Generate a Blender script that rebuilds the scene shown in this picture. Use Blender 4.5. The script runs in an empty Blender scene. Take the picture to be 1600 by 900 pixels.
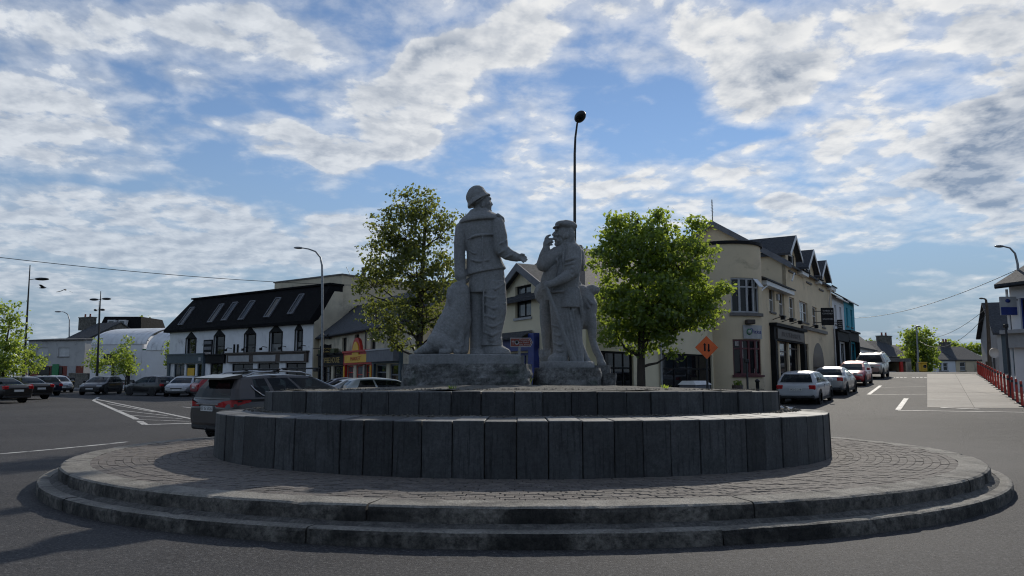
import bpy, bmesh, math, random
from mathutils import Vector, Matrix, noise as mnoise
random.seed(7)
scene = bpy.context.scene
COL = scene.collection

# ---------------------------------------------------------------- camera
F = 1155.0                       # focal length in pixels of the 1600 px wide photograph
PITCH = math.radians(6.62)
EYE = 1.6
cam_data = bpy.data.cameras.new("camera")
cam_data.sensor_width = 36.0
cam_data.lens = 36.0 * F / 1600.0
cam_data.clip_start = 0.05
cam_data.clip_end = 3000.0
cam = bpy.data.objects.new("camera", cam_data)
COL.objects.link(cam)
cam.location = (0, 0, EYE)
cam.rotation_euler = (math.pi / 2 + PITCH, 0, 0)
scene.camera = cam
CP, SP = math.cos(PITCH), math.sin(PITCH)


def ray(px, py):
    x = (px - 800.0) / F
    y = (450.0 - py) / F
    return Vector((x, CP - y * SP, SP + y * CP))


def at(px, py, Y):
    """world point seen at a pixel of the photograph, Y metres ahead"""
    r = ray(px, py)
    return Vector((r.x * Y / r.y, Y, EYE + r.z * Y / r.y))


# ---------------------------------------------------------------- sun + exposure
SUN_AZ = math.radians(22.5)      # to the right of straight ahead
SUN_EL = math.radians(28.5)
sun_dir = Vector((math.sin(SUN_AZ) * math.cos(SUN_EL), math.cos(SUN_AZ) * math.cos(SUN_EL), math.sin(SUN_EL)))
sd = bpy.data.lights.new("sun", 'SUN')
sd.energy = 3.4
sd.angle = math.radians(0.6)
sd.color = (1.0, 0.93, 0.82)
sun = bpy.data.objects.new("sun", sd)
COL.objects.link(sun)
sun.rotation_euler = sun_dir.to_track_quat('Z', 'Y').to_euler()
sun.location = (20, 30, 40)

cy = scene.cycles
cy.use_adaptive_sampling = True
cy.adaptive_threshold = 0.015
cy.adaptive_min_samples = 8
cy.use_denoising = True
cy.pixel_filter_type = 'BLACKMAN_HARRIS'
cy.filter_width = 1.15
cy.max_bounces = 5
cy.diffuse_bounces = 2
cy.glossy_bounces = 2
cy.transmission_bounces = 3
cy.transparent_max_bounces = 6
cy.caustics_reflective = False
cy.caustics_refractive = False
scene.view_settings.view_transform = 'Standard'
scene.view_settings.look = 'None'
scene.view_settings.exposure = 0.0
scene.view_settings.gamma = 1.0
scene.view_settings.use_curve_mapping = False

# ---------------------------------------------------------------- sky
world = bpy.data.worlds.new("World")
scene.world = world
world.use_nodes = True
world.cycles.sampling_method = 'MANUAL'
world.cycles.sample_map_resolution = 512
wt = world.node_tree
for n in list(wt.nodes):
    wt.nodes.remove(n)


class NT:
    """tiny helper to write node trees as expressions"""

    def __init__(self, tree):
        self.t = tree

    def node(self, typ, **kw):
        n = self.t.nodes.new(typ)
        for k, v in kw.items():
            setattr(n, k, v)
        return n

    def put(self, sock, val):
        if isinstance(val, bpy.types.NodeSocket):
            self.t.links.new(val, sock)
        elif val is not None:
            sock.default_value = val

    def math(self, op, a, b=None, c=None, clamp=False):
        n = self.node('ShaderNodeMath', operation=op, use_clamp=clamp)
        self.put(n.inputs[0], a)
        if b is not None:
            self.put(n.inputs[1], b)
        if c is not None:
            self.put(n.inputs[2], c)
        return n.outputs[0]

    def vmath(self, op, a, b=None, scale=None):
        n = self.node('ShaderNodeVectorMath', operation=op)
        self.put(n.inputs[0], a)
        if b is not None:
            self.put(n.inputs[1], b)
        if scale is not None:
            self.put(n.inputs['Scale'], scale)
        return n.outputs['Value'] if op in ('LENGTH', 'DOT_PRODUCT', 'DISTANCE') else n.outputs['Vector']

    def smooth(self, v, a, b, lo=0.0, hi=1.0):
        n = self.node('ShaderNodeMapRange', interpolation_type='SMOOTHSTEP')
        self.put(n.inputs['Value'], v)
        n.inputs['From Min'].default_value = a
        n.inputs['From Max'].default_value = b
        n.inputs['To Min'].default_value = lo
        n.inputs['To Max'].default_value = hi
        return n.outputs['Result']

    def lin(self, v, a, b, lo=0.0, hi=1.0):
        n = self.node('ShaderNodeMapRange')
        self.put(n.inputs['Value'], v)
        n.inputs['From Min'].default_value = a
        n.inputs['From Max'].default_value = b
        n.inputs['To Min'].default_value = lo
        n.inputs['To Max'].default_value = hi
        return n.outputs['Result']

    def mix(self, fac, a, b, blend='MIX'):
        n = self.node('ShaderNodeMix', data_type='RGBA', blend_type=blend)
        self.put(n.inputs[0], fac)
        for s, v in ((n.inputs[6], a), (n.inputs[7], b)):
            if isinstance(v, (tuple, list)) and len(v) == 3:
                v = (v[0], v[1], v[2], 1)
            self.put(s, v)
        return n.outputs[2]

    def noise(self, vec, scale, detail=4, rough=0.55, dist=0.0, lac=2.0, color=False):
        n = self.node('ShaderNodeTexNoise')
        self.put(n.inputs['Vector'], vec)
        n.inputs['Scale'].default_value = scale
        n.inputs['Detail'].default_value = detail
        n.inputs['Roughness'].default_value = rough
        n.inputs['Lacunarity'].default_value = lac
        n.inputs['Distortion'].default_value = dist
        return n.outputs['Color' if color else 'Fac']

    def xyz(self, x, y, z):
        n = self.node('ShaderNodeCombineXYZ')
        self.put(n.inputs[0], x)
        self.put(n.inputs[1], y)
        self.put(n.inputs[2], z)
        return n.outputs[0]

    def mapping(self, vec, loc=(0, 0, 0), rot=(0, 0, 0), scale=(1, 1, 1), typ='POINT'):
        n = self.node('ShaderNodeMapping', vector_type=typ)
        self.put(n.inputs['Vector'], vec)
        n.inputs['Location'].default_value = loc
        n.inputs['Rotation'].default_value = rot
        n.inputs['Scale'].default_value = scale
        return n.outputs[0]


def build_sky():
    w = NT(wt)
    STRENGTH = 0.106
    tc = w.node('ShaderNodeTexCoord')
    d = tc.outputs['Generated']
    sep = w.node('ShaderNodeSeparateXYZ')
    w.put(sep.inputs[0], d)
    X, Y, Z = sep.outputs
    az = w.math('ARCTAN2', X, Y)
    el = w.math('ARCSINE', w.math('MINIMUM', w.math('MAXIMUM', Z, -1.0), 1.0))
    # cloud-deck coordinates: flatten towards the horizon like a real layer
    zz = w.math('ADD', w.math('MAXIMUM', Z, 0.0), 0.20)
    deck = w.xyz(w.math('DIVIDE', X, zz), w.math('DIVIDE', Y, zz), 0.0)
    warp = w.vmath('SCALE', w.vmath('SUBTRACT', w.noise(deck, 2.4, 2, 0.6, color=True), (0.5, 0.5, 0.5)), scale=0.20)
    ae = w.vmath('ADD', w.vmath('MULTIPLY', warp, (1, 1, 0)), w.xyz(az, el, 1.0))

    def direction(px, py):
        r = ray(px, py).normalized()
        return math.atan2(r.x, r.y), math.asin(r.z)

    def blobs(lst):
        tot = None
        for (cx, cy, hw, hh, ang, wgt) in lst:
            a, e = direction(cx, cy)
            hw, hh = hw / F, hh / F
            c, s = math.cos(math.radians(ang)), math.sin(math.radians(ang))
            u = w.vmath('DOT_PRODUCT', ae, (c / hw, s / hw, -(a * c + e * s) / hw))
            v = w.vmath('DOT_PRODUCT', ae, (-s / hh, c / hh, -(-a * s + e * c) / hh))
            g = w.smooth(w.math('MULTIPLY_ADD', u, u, w.math('MULTIPLY', v, v)), 1.8, 0.0, 0.0, wgt)
            tot = g if tot is None else w.math('ADD', tot, g)
        return tot

    cover = blobs(CLOUDS)
    dark = blobs(DARK)
    deck2 = w.vmath('ADD', deck, w.vmath('SCALE', warp, scale=0.5))
    big = w.noise(deck2, 2.8, 1, 0.5)
    fine = w.noise(deck2, 9.0, 7, 0.60)
    fine_s = w.noise(w.vmath('ADD', deck2, (0.012, 0.034, 0.0)), 9.0, 4, 0.60)
    vo = w.node('ShaderNodeTexVoronoi')
    w.put(vo.inputs['Vector'], w.vmath('ADD', deck2, w.vmath('SCALE', warp, scale=0.3)))
    vo.inputs['Scale'].default_value = 11.0
    vo.inputs['Detail'].default_value = 1.6
    vo.inputs['Roughness'].default_value = 0.55
    puff = w.math('SUBTRACT', 0.42, vo.outputs['Distance'])
    D = w.math('MULTIPLY_ADD', big, 0.55, w.math('MULTIPLY', fine, 1.45))
    D = w.math('MULTIPLY_ADD', puff, 0.34, D)
    D = w.math('ADD', D, w.math('MULTIPLY_ADD', cover, 1.12, -(0.275 + 0.725 + 0.035)))
    alpha = w.smooth(D, -0.08, 0.34)
    veil = w.smooth(D, -0.55, 0.22, 0.0, 0.58)
    alpha = w.math('MAXIMUM', alpha, veil)
    thick = w.smooth(D, 0.15, 0.8)
    relief = w.math('MULTIPLY_ADD', puff, 1.1, w.lin(w.math('SUBTRACT', fine, fine_s), -0.13, 0.13, -1.0, 1.0))
    sunv = w.vmath('DOT_PRODUCT', d, tuple(sun_dir))
    glow = w.smooth(sunv, 0.75, 1.0)
    tone = w.math('MULTIPLY_ADD', relief, 0.24, 0.86)
    tone = w.math('SUBTRACT', tone, w.math('MULTIPLY', thick, 0.16))
    tone = w.math('SUBTRACT', tone, w.math('MULTIPLY', w.math('MULTIPLY_ADD', thick, 0.36, 0.24), dark))
    tone = w.math('MINIMUM', w.math('MAXIMUM', tone, w.math('MULTIPLY_ADD', relief, 0.20, 0.20)), 1.0)
    cloud = w.mix(tone, CLOUD_DARK, CLOUD_LIGHT)
    cloud = w.mix(w.math('MULTIPLY', glow, w.math('MULTIPLY', tone, 0.6)), cloud, CLOUD_SUN)
    sky = w.node('ShaderNodeTexSky', sky_type='NISHITA', sun_disc=False)
    sky.sun_elevation = SUN_EL
    sky.sun_rotation = SUN_AZ
    sky.altitude = 60
    sky.air_density = 1.0
    sky.dust_density = SKY_DUST
    sky.ozone_density = 2.2
    base = w.mix(1.0, sky.outputs[0], SKY_TINT, 'MULTIPLY')
    hz = w.math('MULTIPLY', w.smooth(Z, 0.34, 0.0), 0.94)
    base = w.mix(hz, base, HORIZON)
    alpha = w.math('MULTIPLY', alpha, w.math('MULTIPLY_ADD', hz, -0.45, 1.0))
    col = w.mix(alpha, base, cloud)
    bg = w.node('ShaderNodeBackground')
    w.put(bg.inputs['Color'], col)
    bg.inputs['Strength'].default_value = STRENGTH
    out = w.node('ShaderNodeOutputWorld')
    wt.links.new(bg.outputs[0], out.inputs[0])


SKY_DUST = 0.0
SKY_TINT = (0.86, 0.87, 0.92)
CLOUD_DARK = (2.3, 2.9, 3.9)
CLOUD_LIGHT = (7.0, 7.35, 7.8)
CLOUD_SUN = (9.6, 9.3, 8.8)
HORIZON = (2.25, 3.1, 4.15)
# cloud masses: direction given by the pixel they are seen at, half sizes, tilt, weight
CLOUDS = [
    (160, 10, 300, 50, 0, 0.36), (60, 75, 120, 55, -10, 0.30), (420, 40, 130, 40, 0, 0.22), (130, 110, 60, 22, 0, 0.2),
    (85, 205, 170, 52, -8, 0.55),
    (640, 155, 220, 78, 22, 0.52), (800, 60, 230, 60, 20, 0.44), (430, 195, 120, 22, -14, 0.46),
    (620, 235, 70, 32, 10, 0.36), (870, 225, 80, 50, 0, 0.26), (870, 285, 120, 26, 0, 0.26),
    (250, 380, 340, 42, 2, 0.46), (520, 375, 110, 32, 0, 0.32), (130, 430, 200, 26, 0, 0.3), (380, 420, 260, 34, 0, 0.3), (150, 325, 120, 16, 0, 0.2),
    (1090, 262, 170, 20, 8, 0.36), (1060, 305, 210, 18, 4, 0.36), (1220, 365, 220, 24, -8, 0.44),
    (1110, 65, 160, 76, -20, 0.42), (1330, 50, 190, 70, 5, 0.44),
    (1390, 180, 110, 42, 12, 0.42), (1430, 290, 120, 46, -5, 0.44), (1575, 190, 90, 190, 0, 0.6),
    (1235, 300, 40, 34, 0, 0.36), (1500, 462, 260, 14, 0, 0.24),
    (340, 270, 240, 46, 0, -0.40), (300, 130, 190, 34, -6, -0.26), (1000, 190, 190, 42, -8, -0.36), (1350, 428, 300, 44, 0, -0.60),
    (560, 305, 200, 18, 0, -0.22), (1460, 110, 60, 34, 0, -0.24), (960, 345, 80, 24, 0, 0.24)]
DARK = [
    (1575, 210, 80, 170, 8, 0.75), (1500, 260, 90, 50, 20, 0.45), (1235, 75, 46, 66, 10, 0.6), (1110, 125, 130, 26, -10, 0.45),
    (1235, 302, 26, 24, 0, 0.6), (960, 100, 130, 26, 8, 0.35), (640, 110, 160, 34, 18, 0.28), (1450, 288, 36, 16, 0, 0.5), (860, 20, 200, 22, 5, 0.22)]
build_sky()

# ---------------------------------------------------------------- helpers: names, labels, meshes
def tag(o, label=None, cat=None, group=None, kind=None):
    if label:
        o["label"] = label
    if cat:
        o["category"] = cat
    if group:
        o["group"] = group
    if kind:
        o["kind"] = kind
    return o


def empty(name, loc=(0, 0, 0), rz=0.0, label=None, cat=None, group=None):
    o = bpy.data.objects.new(name, None)
    o.empty_display_size = 0.2
    COL.objects.link(o)
    o.location = loc
    o.rotation_euler = (0, 0, rz)
    return tag(o, label, cat, group)


def copy_tree(o, parent=None):
    c = o.copy()
    COL.objects.link(c)
    c.parent = parent
    for ch in list(o.children):
        if ch is not c:
            copy_tree(ch, c)
    return c


def smoothstep(a, b, x):
    t = max(0.0, min(1.0, (x - a) / (b - a)))
    return t * t * (3 - 2 * t)


class MB:
    """collects simple shapes into ONE mesh object"""

    def __init__(self, M=None):
        self.v, self.f, self.m, self.s = [], [], [], []
        self.M = M

    def add(self, vs, fs, mi=0, smooth=False):
        b = len(self.v)
        for p in vs:
            p = Vector(p)
            self.v.append(self.M @ p if self.M else p)
        for f in fs:
            self.f.append([b + i for i in f])
            self.m.append(mi)
            self.s.append(smooth)
        return self

    def quad(self, a, b, c, d, mi=0):
        return self.add([a, b, c, d], [(0, 1, 2, 3)], mi)

    def box(self, x0, x1, y0, y1, z0, z1, mi=0, M=None):
        vs = [Vector(p) for p in ((x0, y0, z0), (x1, y0, z0), (x1, y1, z0), (x0, y1, z0), (x0, y0, z1), (x1, y0, z1), (x1, y1, z1), (x0, y1, z1))]
        if M:
            vs = [M @ p for p in vs]
        return self.add(vs, [(0, 3, 2, 1), (4, 5, 6, 7), (0, 1, 5, 4), (1, 2, 6, 5), (2, 3, 7, 6), (3, 0, 4, 7)], mi)

    def rbox(self, x0, x1, y0, y1, z0, z1, c=0.01, mi=0, M=None):
        """box with chamfered edges"""
        cx, cy, cz = (x0 + x1) / 2, (y0 + y1) / 2, (z0 + z1) / 2
        hx, hy, hz = (x1 - x0) / 2, (y1 - y0) / 2, (z1 - z0) / 2
        vs, idx = [], {}
        for sx in (-1, 1):
            for sy in (-1, 1):
                for sz in (-1, 1):
                    for ax in range(3):
                        p = [hx - c, hy - c, hz - c]
                        p[ax] += c
                        idx[(sx, sy, sz, ax)] = len(vs)
                        q = Vector((cx + sx * p[0], cy + sy * p[1], cz + sz * p[2]))
                        vs.append(M @ q if M else q)
        fs = []
        g = lambda *k: idx[k]
        for s in (-1, 1):
            fs.append([g(s, -1, -1, 0), g(s, 1, -1, 0), g(s, 1, 1, 0), g(s, -1, 1, 0)][::s])
            fs.append([g(-1, s, -1, 1), g(-1, s, 1, 1), g(1, s, 1, 1), g(1, s, -1, 1)][::s])
            fs.append([g(-1, -1, s, 2), g(1, -1, s, 2), g(1, 1, s, 2), g(-1, 1, s, 2)][::s])
        for a in (-1, 1):
            for b in (-1, 1):
                fs.append([g(a, b, -1, 0), g(a, b, 1, 0), g(a, b, 1, 1), g(a, b, -1, 1)])
                fs.append([g(a, -1, b, 0), g(a, 1, b, 0), g(a, 1, b, 2), g(a, -1, b, 2)])
                fs.append([g(-1, a, b, 1), g(1, a, b, 1), g(1, a, b, 2), g(-1, a, b, 2)])
                for d in (-1, 1):
                    fs.append([g(a, b, d, 0), g(a, b, d, 1), g(a, b, d, 2)])
        return self.add(vs, fs, mi)

    def prism(self, poly, y0, y1, mi=0, M=None):
        """polygon of (x, z) extruded from y0 to y1"""
        n = len(poly)
        vs = [Vector((p[0], y0, p[1])) for p in poly] + [Vector((p[0], y1, p[1])) for p in poly]
        if M:
            vs = [M @ p for p in vs]
        fs = [tuple(range(n)), tuple(range(2 * n - 1, n - 1, -1))]
        fs += [(i, (i + 1) % n + 0, (i + 1) % n + n, i + n) for i in range(n)]
        return self.add(vs, fs, mi)

    def tube(self, pts, rad, n=8, mi=0, cap=True, smooth=True):
        pts = [Vector(p) for p in pts]
        if not isinstance(rad, (list, tuple)):
            rad = [rad] * len(pts)
        vs, fs = [], []
        u = None
        for i, p in enumerate(pts):
            t = (pts[min(i + 1, len(pts) - 1)] - pts[max(i - 1, 0)])
            t = t.normalized() if t.length > 1e-9 else Vector((0, 0, 1))
            if u is None:
                u = t.orthogonal().normalized()
            else:
                u = u - t * u.dot(t)
                u = u.normalized() if u.length > 1e-6 else t.orthogonal().normalized()
            w = t.cross(u)
            for k in range(n):
                a = 2 * math.pi * k / n
                vs.append(p + (u * math.cos(a) + w * math.sin(a)) * rad[i])
        for i in range(len(pts) - 1):
            for k in range(n):
                k2 = (k + 1) % n
                fs.append((i * n + k, i * n + k2, (i + 1) * n + k2, (i + 1) * n + k))
        self.add(vs, fs, mi, smooth)
        if cap:
            self.add(vs[:n], [tuple(range(n - 1, -1, -1))], mi)
            self.add(vs[-n:], [tuple(range(n))], mi)
        return self

    def lathe(self, prof, n=16, c=(0, 0, 0), mi=0, axis='z', smooth=True, M=None):
        vs, fs = [], []
        c = Vector(c)
        for (r, z) in prof:
            for k in range(n):
                a = 2 * math.pi * k / n
                p = Vector((r * math.cos(a), r * math.sin(a), z))
                if axis == 'y':
                    p = Vector((p.x, p.z, p.y))
                elif axis == 'x':
                    p = Vector((p.z, p.x, p.y))
                p = c + p
                vs.append(M @ p if M else p)
        for i in range(len(prof) - 1):
            for k in range(n):
                k2 = (k + 1) % n
                fs.append((i * n + k, i * n + k2, (i + 1) * n + k2, (i + 1) * n + k))
        fs.append(tuple(range(n)))
        fs.append(tuple(range((len(prof) - 1) * n, len(prof) * n)))
        return self.add(vs, fs, mi, smooth)

    def ball(self, c, r, n=12, m=8, R=None, mi=0, smooth=True):
        """ellipsoid: centre, radii (3), optional rotation matrix"""
        c = Vector(c)
        if not isinstance(r, (list, tuple)):
            r = (r, r, r)
        vs, fs = [], []
        for i in range(1, m):
            th = math.pi * i / m
            for k in range(n):
                ph = 2 * math.pi * k / n
                p = Vector((r[0] * math.sin(th) * math.cos(ph), r[1] * math.sin(th) * math.sin(ph), r[2] * math.cos(th)))
                vs.append(c + (R @ p if R else p))
        top = Vector((0, 0, r[2]))
        vs += [c + (R @ top if R else top), c - (R @ top if R else top)]
        for i in range(m - 2):
            for k in range(n):
                k2 = (k + 1) % n
                fs.append((i * n + k, (i + 1) * n + k, (i + 1) * n + k2, i * n + k2))
        T, B = len(vs) - 2, len(vs) - 1
        for k in range(n):
            k2 = (k + 1) % n
            fs.append((T, k, k2))
            fs.append((B, (m - 2) * n + k2, (m - 2) * n + k))
        return self.add(vs, fs, mi, smooth)

    def limb(self, pts, rad, n=12, flat=1.0):
        """closed rounded chain of joints (for figures that are fused afterwards)"""
        P, Rr = [], []
        k = len(pts)
        for i in range(k):
            p, r = Vector(pts[i]), rad[i]
            if i == 0:
                d = (Vector(pts[1]) - p).normalized()
                for q in (0.97, 0.7, 0.35):
                    P.append(p - d * r * q)
                    Rr.append(r * math.sqrt(1 - q * q))
            P.append(p)
            Rr.append(r)
            if i < k - 1:
                p2, r2 = Vector(pts[i + 1]), rad[i + 1]
                for t in (0.33, 0.67):
                    P.append(p.lerp(p2, t))
                    Rr.append(r + (r2 - r) * t)
            else:
                d = (p - Vector(pts[i - 1])).normalized()
                for q in (0.35, 0.7, 0.97):
                    P.append(p + d * r * q)
                    Rr.append(r * math.sqrt(1 - q * q))
        return self.tube(P, Rr, n)

    def build(self, name, mats, parent=None, world=False):
        me = bpy.data.meshes.new(name)
        vs = self.v
        if world and parent is not None:
            inv = parent.matrix_basis.inverted()
            vs = [inv @ p for p in vs]
        me.from_pydata([tuple(p) for p in vs], [], self.f)
        if not isinstance(mats, (list, tuple)):
            mats = [mats]
        for m in mats:
            me.materials.append(m)
        me.polygons.foreach_set('material_index', self.m)
        me.polygons.foreach_set('use_smooth', self.s)
        me.update()
        o = bpy.data.objects.new(name, me)
        COL.objects.link(o)
        if parent is not None:
            o.parent = parent
        return o


def fix_normals(o):
    bm = bmesh.new()
    bm.from_mesh(o.data)
    bmesh.ops.recalc_face_normals(bm, faces=bm.faces)
    bm.to_mesh(o.data)
    bm.free()
    return o


# ---------------------------------------------------------------- materials
MATS = {}


def mat(name, c1, c2=None, scale=3.0, rough=0.8, bump=0.0, bscale=40.0, metal=0.0, spec=0.5, stretch=(1, 1, 1), vary=0.0, dirt=None, detail=5, coat=0.0, world_co=False):
    m = bpy.data.materials.new(name)
    m.use_nodes = True
    t = NT(m.node_tree)
    b = m.node_tree.nodes['Principled BSDF']
    if world_co:
        co = t.node('ShaderNodeNewGeometry').outputs['Position']
    else:
        co = t.node('ShaderNodeTexCoord').outputs['Object']
    if stretch != (1, 1, 1):
        co = t.mapping(co, scale=stretch)
    oi = t.node('ShaderNodeObjectInfo')
    if vary:
        co = t.vmath('ADD', co, t.vmath('SCALE', (13.0, 7.0, 5.0), scale=t.math('MULTIPLY', oi.outputs['Random'], 9.0)))
    if c2 is None:
        c2 = tuple(x * 0.82 for x in c1)
    n = t.noise(co, scale, detail, 0.6)
    col = t.mix(t.smooth(n, 0.32, 0.68), c1, c2)
    if dirt:   # (colour, scale, lo, hi)
        dn = t.noise(co, dirt[1], 6, 0.65, 0.4)
        col = t.mix(t.smooth(dn, dirt[2], dirt[3]), col, dirt[0])
    if vary:
        v = t.lin(oi.outputs['Random'], 0, 1, 1 - vary, 1 + vary)
        col = t.mix(1.0, col, t.xyz(v, v, v), 'MULTIPLY')
    t.put(b.inputs['Base Color'], col)
    b.inputs['Roughness'].default_value = rough
    b.inputs['Metallic'].default_value = metal
    b.inputs['Specular IOR Level'].default_value = spec
    b.inputs['Coat Weight'].default_value = coat
    b.inputs['Coat Roughness'].default_value = 0.06
    if bump:
        bn = t.noise(co, bscale, 4, 0.6)
        bp = t.node('ShaderNodeBump')
        bp.inputs['Strength'].default_value = min(1.0, bump)
        bp.inputs['Distance'].default_value = 0.02 * max(1.0, bump)
        t.put(bp.inputs['Height'], bn)
        m.node_tree.links.new(bp.outputs[0], b.inputs['Normal'])
    MATS[name] = m
    return m


def speckle(name, scale, amount, lo=0.35, hi=0.68):
    """granular light and dark flecks over an existing material"""
    m = MATS[name]
    t = NT(m.node_tree)
    b = m.node_tree.nodes['Principled BSDF']
    src = b.inputs['Base Color'].links[0].from_socket
    P = t.node('ShaderNodeNewGeometry').outputs['Position']
    n = t.noise(P, scale, 5, 0.75)
    v = t.lin(n, lo, hi, 1 - amount, 1 + amount)
    t.put(b.inputs['Base Color'], t.mix(1.0, src, t.xyz(v, v, v), 'MULTIPLY'))


def glass(name, tint=(0.02, 0.025, 0.03), see=0.0, spec=0.5):
    m = bpy.data.materials.new(name)
    m.use_nodes = True
    t = NT(m.node_tree)
    b = m.node_tree.nodes['Principled BSDF']
    co = t.node('ShaderNodeTexCoord').outputs['Object']
    n = t.noise(co, 0.9, 2, 0.5)
    t.put(b.inputs['Base Color'], t.mix(n, tint, tuple(x * 0.5 for x in tint)))
    b.inputs['Roughness'].default_value = 0.04
    b.inputs['Specular IOR Level'].default_value = spec
    bp = t.node('ShaderNodeBump')
    bp.inputs['Strength'].default_value = 0.05
    t.put(bp.inputs['Height'], t.noise(co, 1.6, 1, 0.5))
    m.node_tree.links.new(bp.outputs[0], b.inputs['Normal'])
    if see:
        tr = t.node('ShaderNodeBsdfTransparent')
        tr.inputs[0].default_value = (0.55, 0.62, 0.6, 1)
        mx = t.node('ShaderNodeMixShader')
        mx.inputs[0].default_value = see
        m.node_tree.links.new(b.outputs[0], mx.inputs[1])
        m.node_tree.links.new(tr.outputs[0], mx.inputs[2])
        m.node_tree.links.new(mx.outputs[0], m.node_tree.nodes['Material Output'].inputs[0])
    MATS[name] = m
    return m


def leaf_mat(name, c1, c2, trans=0.45, through=(0.55, 0.68, 0.09)):
    m = bpy.data.materials.new(name)
    m.use_nodes = True
    t = NT(m.node_tree)
    nt = m.node_tree
    nt.nodes.remove(nt.nodes['Principled BSDF'])
    co = t.node('ShaderNodeTexCoord').outputs['Object']
    rnd = t.node('ShaderNodeNewGeometry').outputs['Random Per Island']
    col = t.mix(t.math('MULTIPLY_ADD', rnd, 0.6, t.math('MULTIPLY', t.noise(co, 0.7, 2), 0.45)), c1, c2)
    d = t.node('ShaderNodeBsdfDiffuse')
    tr = t.node('ShaderNodeBsdfTranslucent')
    gl = t.node('ShaderNodeBsdfGlossy')
    gl.inputs['Roughness'].default_value = 0.4
    t.put(d.inputs[0], col)
    t.put(tr.inputs[0], t.mix(0.7, col, through, 'MIX'))
    m1 = t.node('ShaderNodeMixShader')
    m1.inputs[0].default_value = trans
    nt.links.new(d.outputs[0], m1.inputs[1])
    nt.links.new(tr.outputs[0], m1.inputs[2])
    m2 = t.node('ShaderNodeMixShader')
    m2.inputs[0].default_value = 0.05
    nt.links.new(m1.outputs[0], m2.inputs[1])
    nt.links.new(gl.outputs[0], m2.inputs[2])
    nt.links.new(m2.outputs[0], nt.nodes['Material Output'].inputs[0])
    MATS[name] = m
    return m


def asphalt_mat():
    m = bpy.data.materials.new('asphalt')
    m.use_nodes = True
    t = NT(m.node_tree)
    b = m.node_tree.nodes['Principled BSDF']
    P = t.node('ShaderNodeNewGeometry').outputs['Position']
    big = t.noise(P, 0.16, 4, 0.6)
    mid = t.noise(t.mapping(P, rot=(0, 0, 0.6), scale=(0.35, 1.2, 1)), 1.4, 5, 0.65)
    grain = t.noise(P, 34.0, 6, 0.82)
    stones = t.node('ShaderNodeTexVoronoi')
    t.put(stones.inputs['Vector'], P)
    stones.inputs['Scale'].default_value = 85.0
    col = t.mix(t.smooth(big, 0.35, 0.65), (0.036, 0.036, 0.038), (0.056, 0.055, 0.056))
    col = t.mix(t.smooth(mid, 0.45, 0.72, 0, 0.55), col, (0.060, 0.058, 0.057))
    col = t.mix(t.smooth(grain, 0.51, 0.64, 0, 0.8), col, (0.150, 0.146, 0.140))
    col = t.mix(t.smooth(grain, 0.48, 0.36, 0, 0.8), col, (0.010, 0.010, 0.011))
    stain = t.noise(P, 0.55, 6, 0.7)
    col = t.mix(t.smooth(stain, 0.58, 0.78, 0, 0.6), col, (0.022, 0.022, 0.023))
    col = t.mix(t.smooth(stones.outputs['Distance'], 0.18, 0.02, 0, 0.35), col, (0.15, 0.146, 0.14))
    # long trench repair, a little darker and smoother than the rest
    t.put(b.inputs['Base Color'], col)
    b.inputs['Roughness'].default_value = 0.85
    b.inputs['Specular IOR Level'].default_value = 0.2
    bp = t.node('ShaderNodeBump')
    bp.inputs['Strength'].default_value = 0.55
    bp.inputs['Distance'].default_value = 0.008
    t.put(bp.inputs['Height'], t.math('ADD', grain, t.math('MULTIPLY', stones.outputs['Distance'], -0.8)))
    m.node_tree.links.new(bp.outputs[0], b.inputs['Normal'])
    MATS['asphalt'] = m
    return m


def slab_mat(name, base, streak, moss):
    """upright stone slabs: rain streaks, blotches, one tone per slab"""
    m = bpy.data.materials.new(name)
    m.use_nodes = True
    t = NT(m.node_tree)
    b = m.node_tree.nodes['Principled BSDF']
    co = t.node('ShaderNodeTexCoord').outputs['Object']
    oi = t.node('ShaderNodeObjectInfo').outputs['Random']
    co = t.vmath('ADD', co, t.vmath('SCALE', (31.0, 17.0, 9.0), scale=t.math('MULTIPLY', oi, 7.0)))
    blot = t.noise(co, 3.2, 6, 0.65)
    st = t.noise(t.mapping(co, scale=(1, 9, 0.6)), 2.4, 6, 0.68)
    speck = t.noise(co, 60, 3, 0.6)
    col = t.mix(t.smooth(blot, 0.3, 0.7), base, tuple(x * 0.62 for x in base))
    col = t.mix(t.smooth(st, 0.50, 0.68, 0, 0.75), col, streak)
    col = t.mix(t.smooth(t.noise(co, 1.7, 5, 0.6), 0.55, 0.75, 0, 0.5), col, moss)
    col = t.mix(t.smooth(speck, 0.55, 0.8, 0, 0.4), col, tuple(x * 1.7 for x in base))
    v = t.lin(oi, 0, 1, 0.65, 1.4)
    col = t.mix(1.0, col, t.xyz(v, v, v), 'MULTIPLY')
    t.put(b.inputs['Base Color'], col)
    b.inputs['Roughness'].default_value = 0.72
    b.inputs['Specular IOR Level'].default_value = 0.35
    bp = t.node('ShaderNodeBump')
    bp.inputs['Strength'].default_value = 0.5
    bp.inputs['Distance'].default_value = 0.012
    t.put(bp.inputs['Height'], t.math('ADD', t.math('MULTIPLY', st, 0.7), t.math('MULTIPLY', speck, 0.35)))
    m.node_tree.links.new(bp.outputs[0], b.inputs['Normal'])
    MATS[name] = m
    return m


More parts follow.
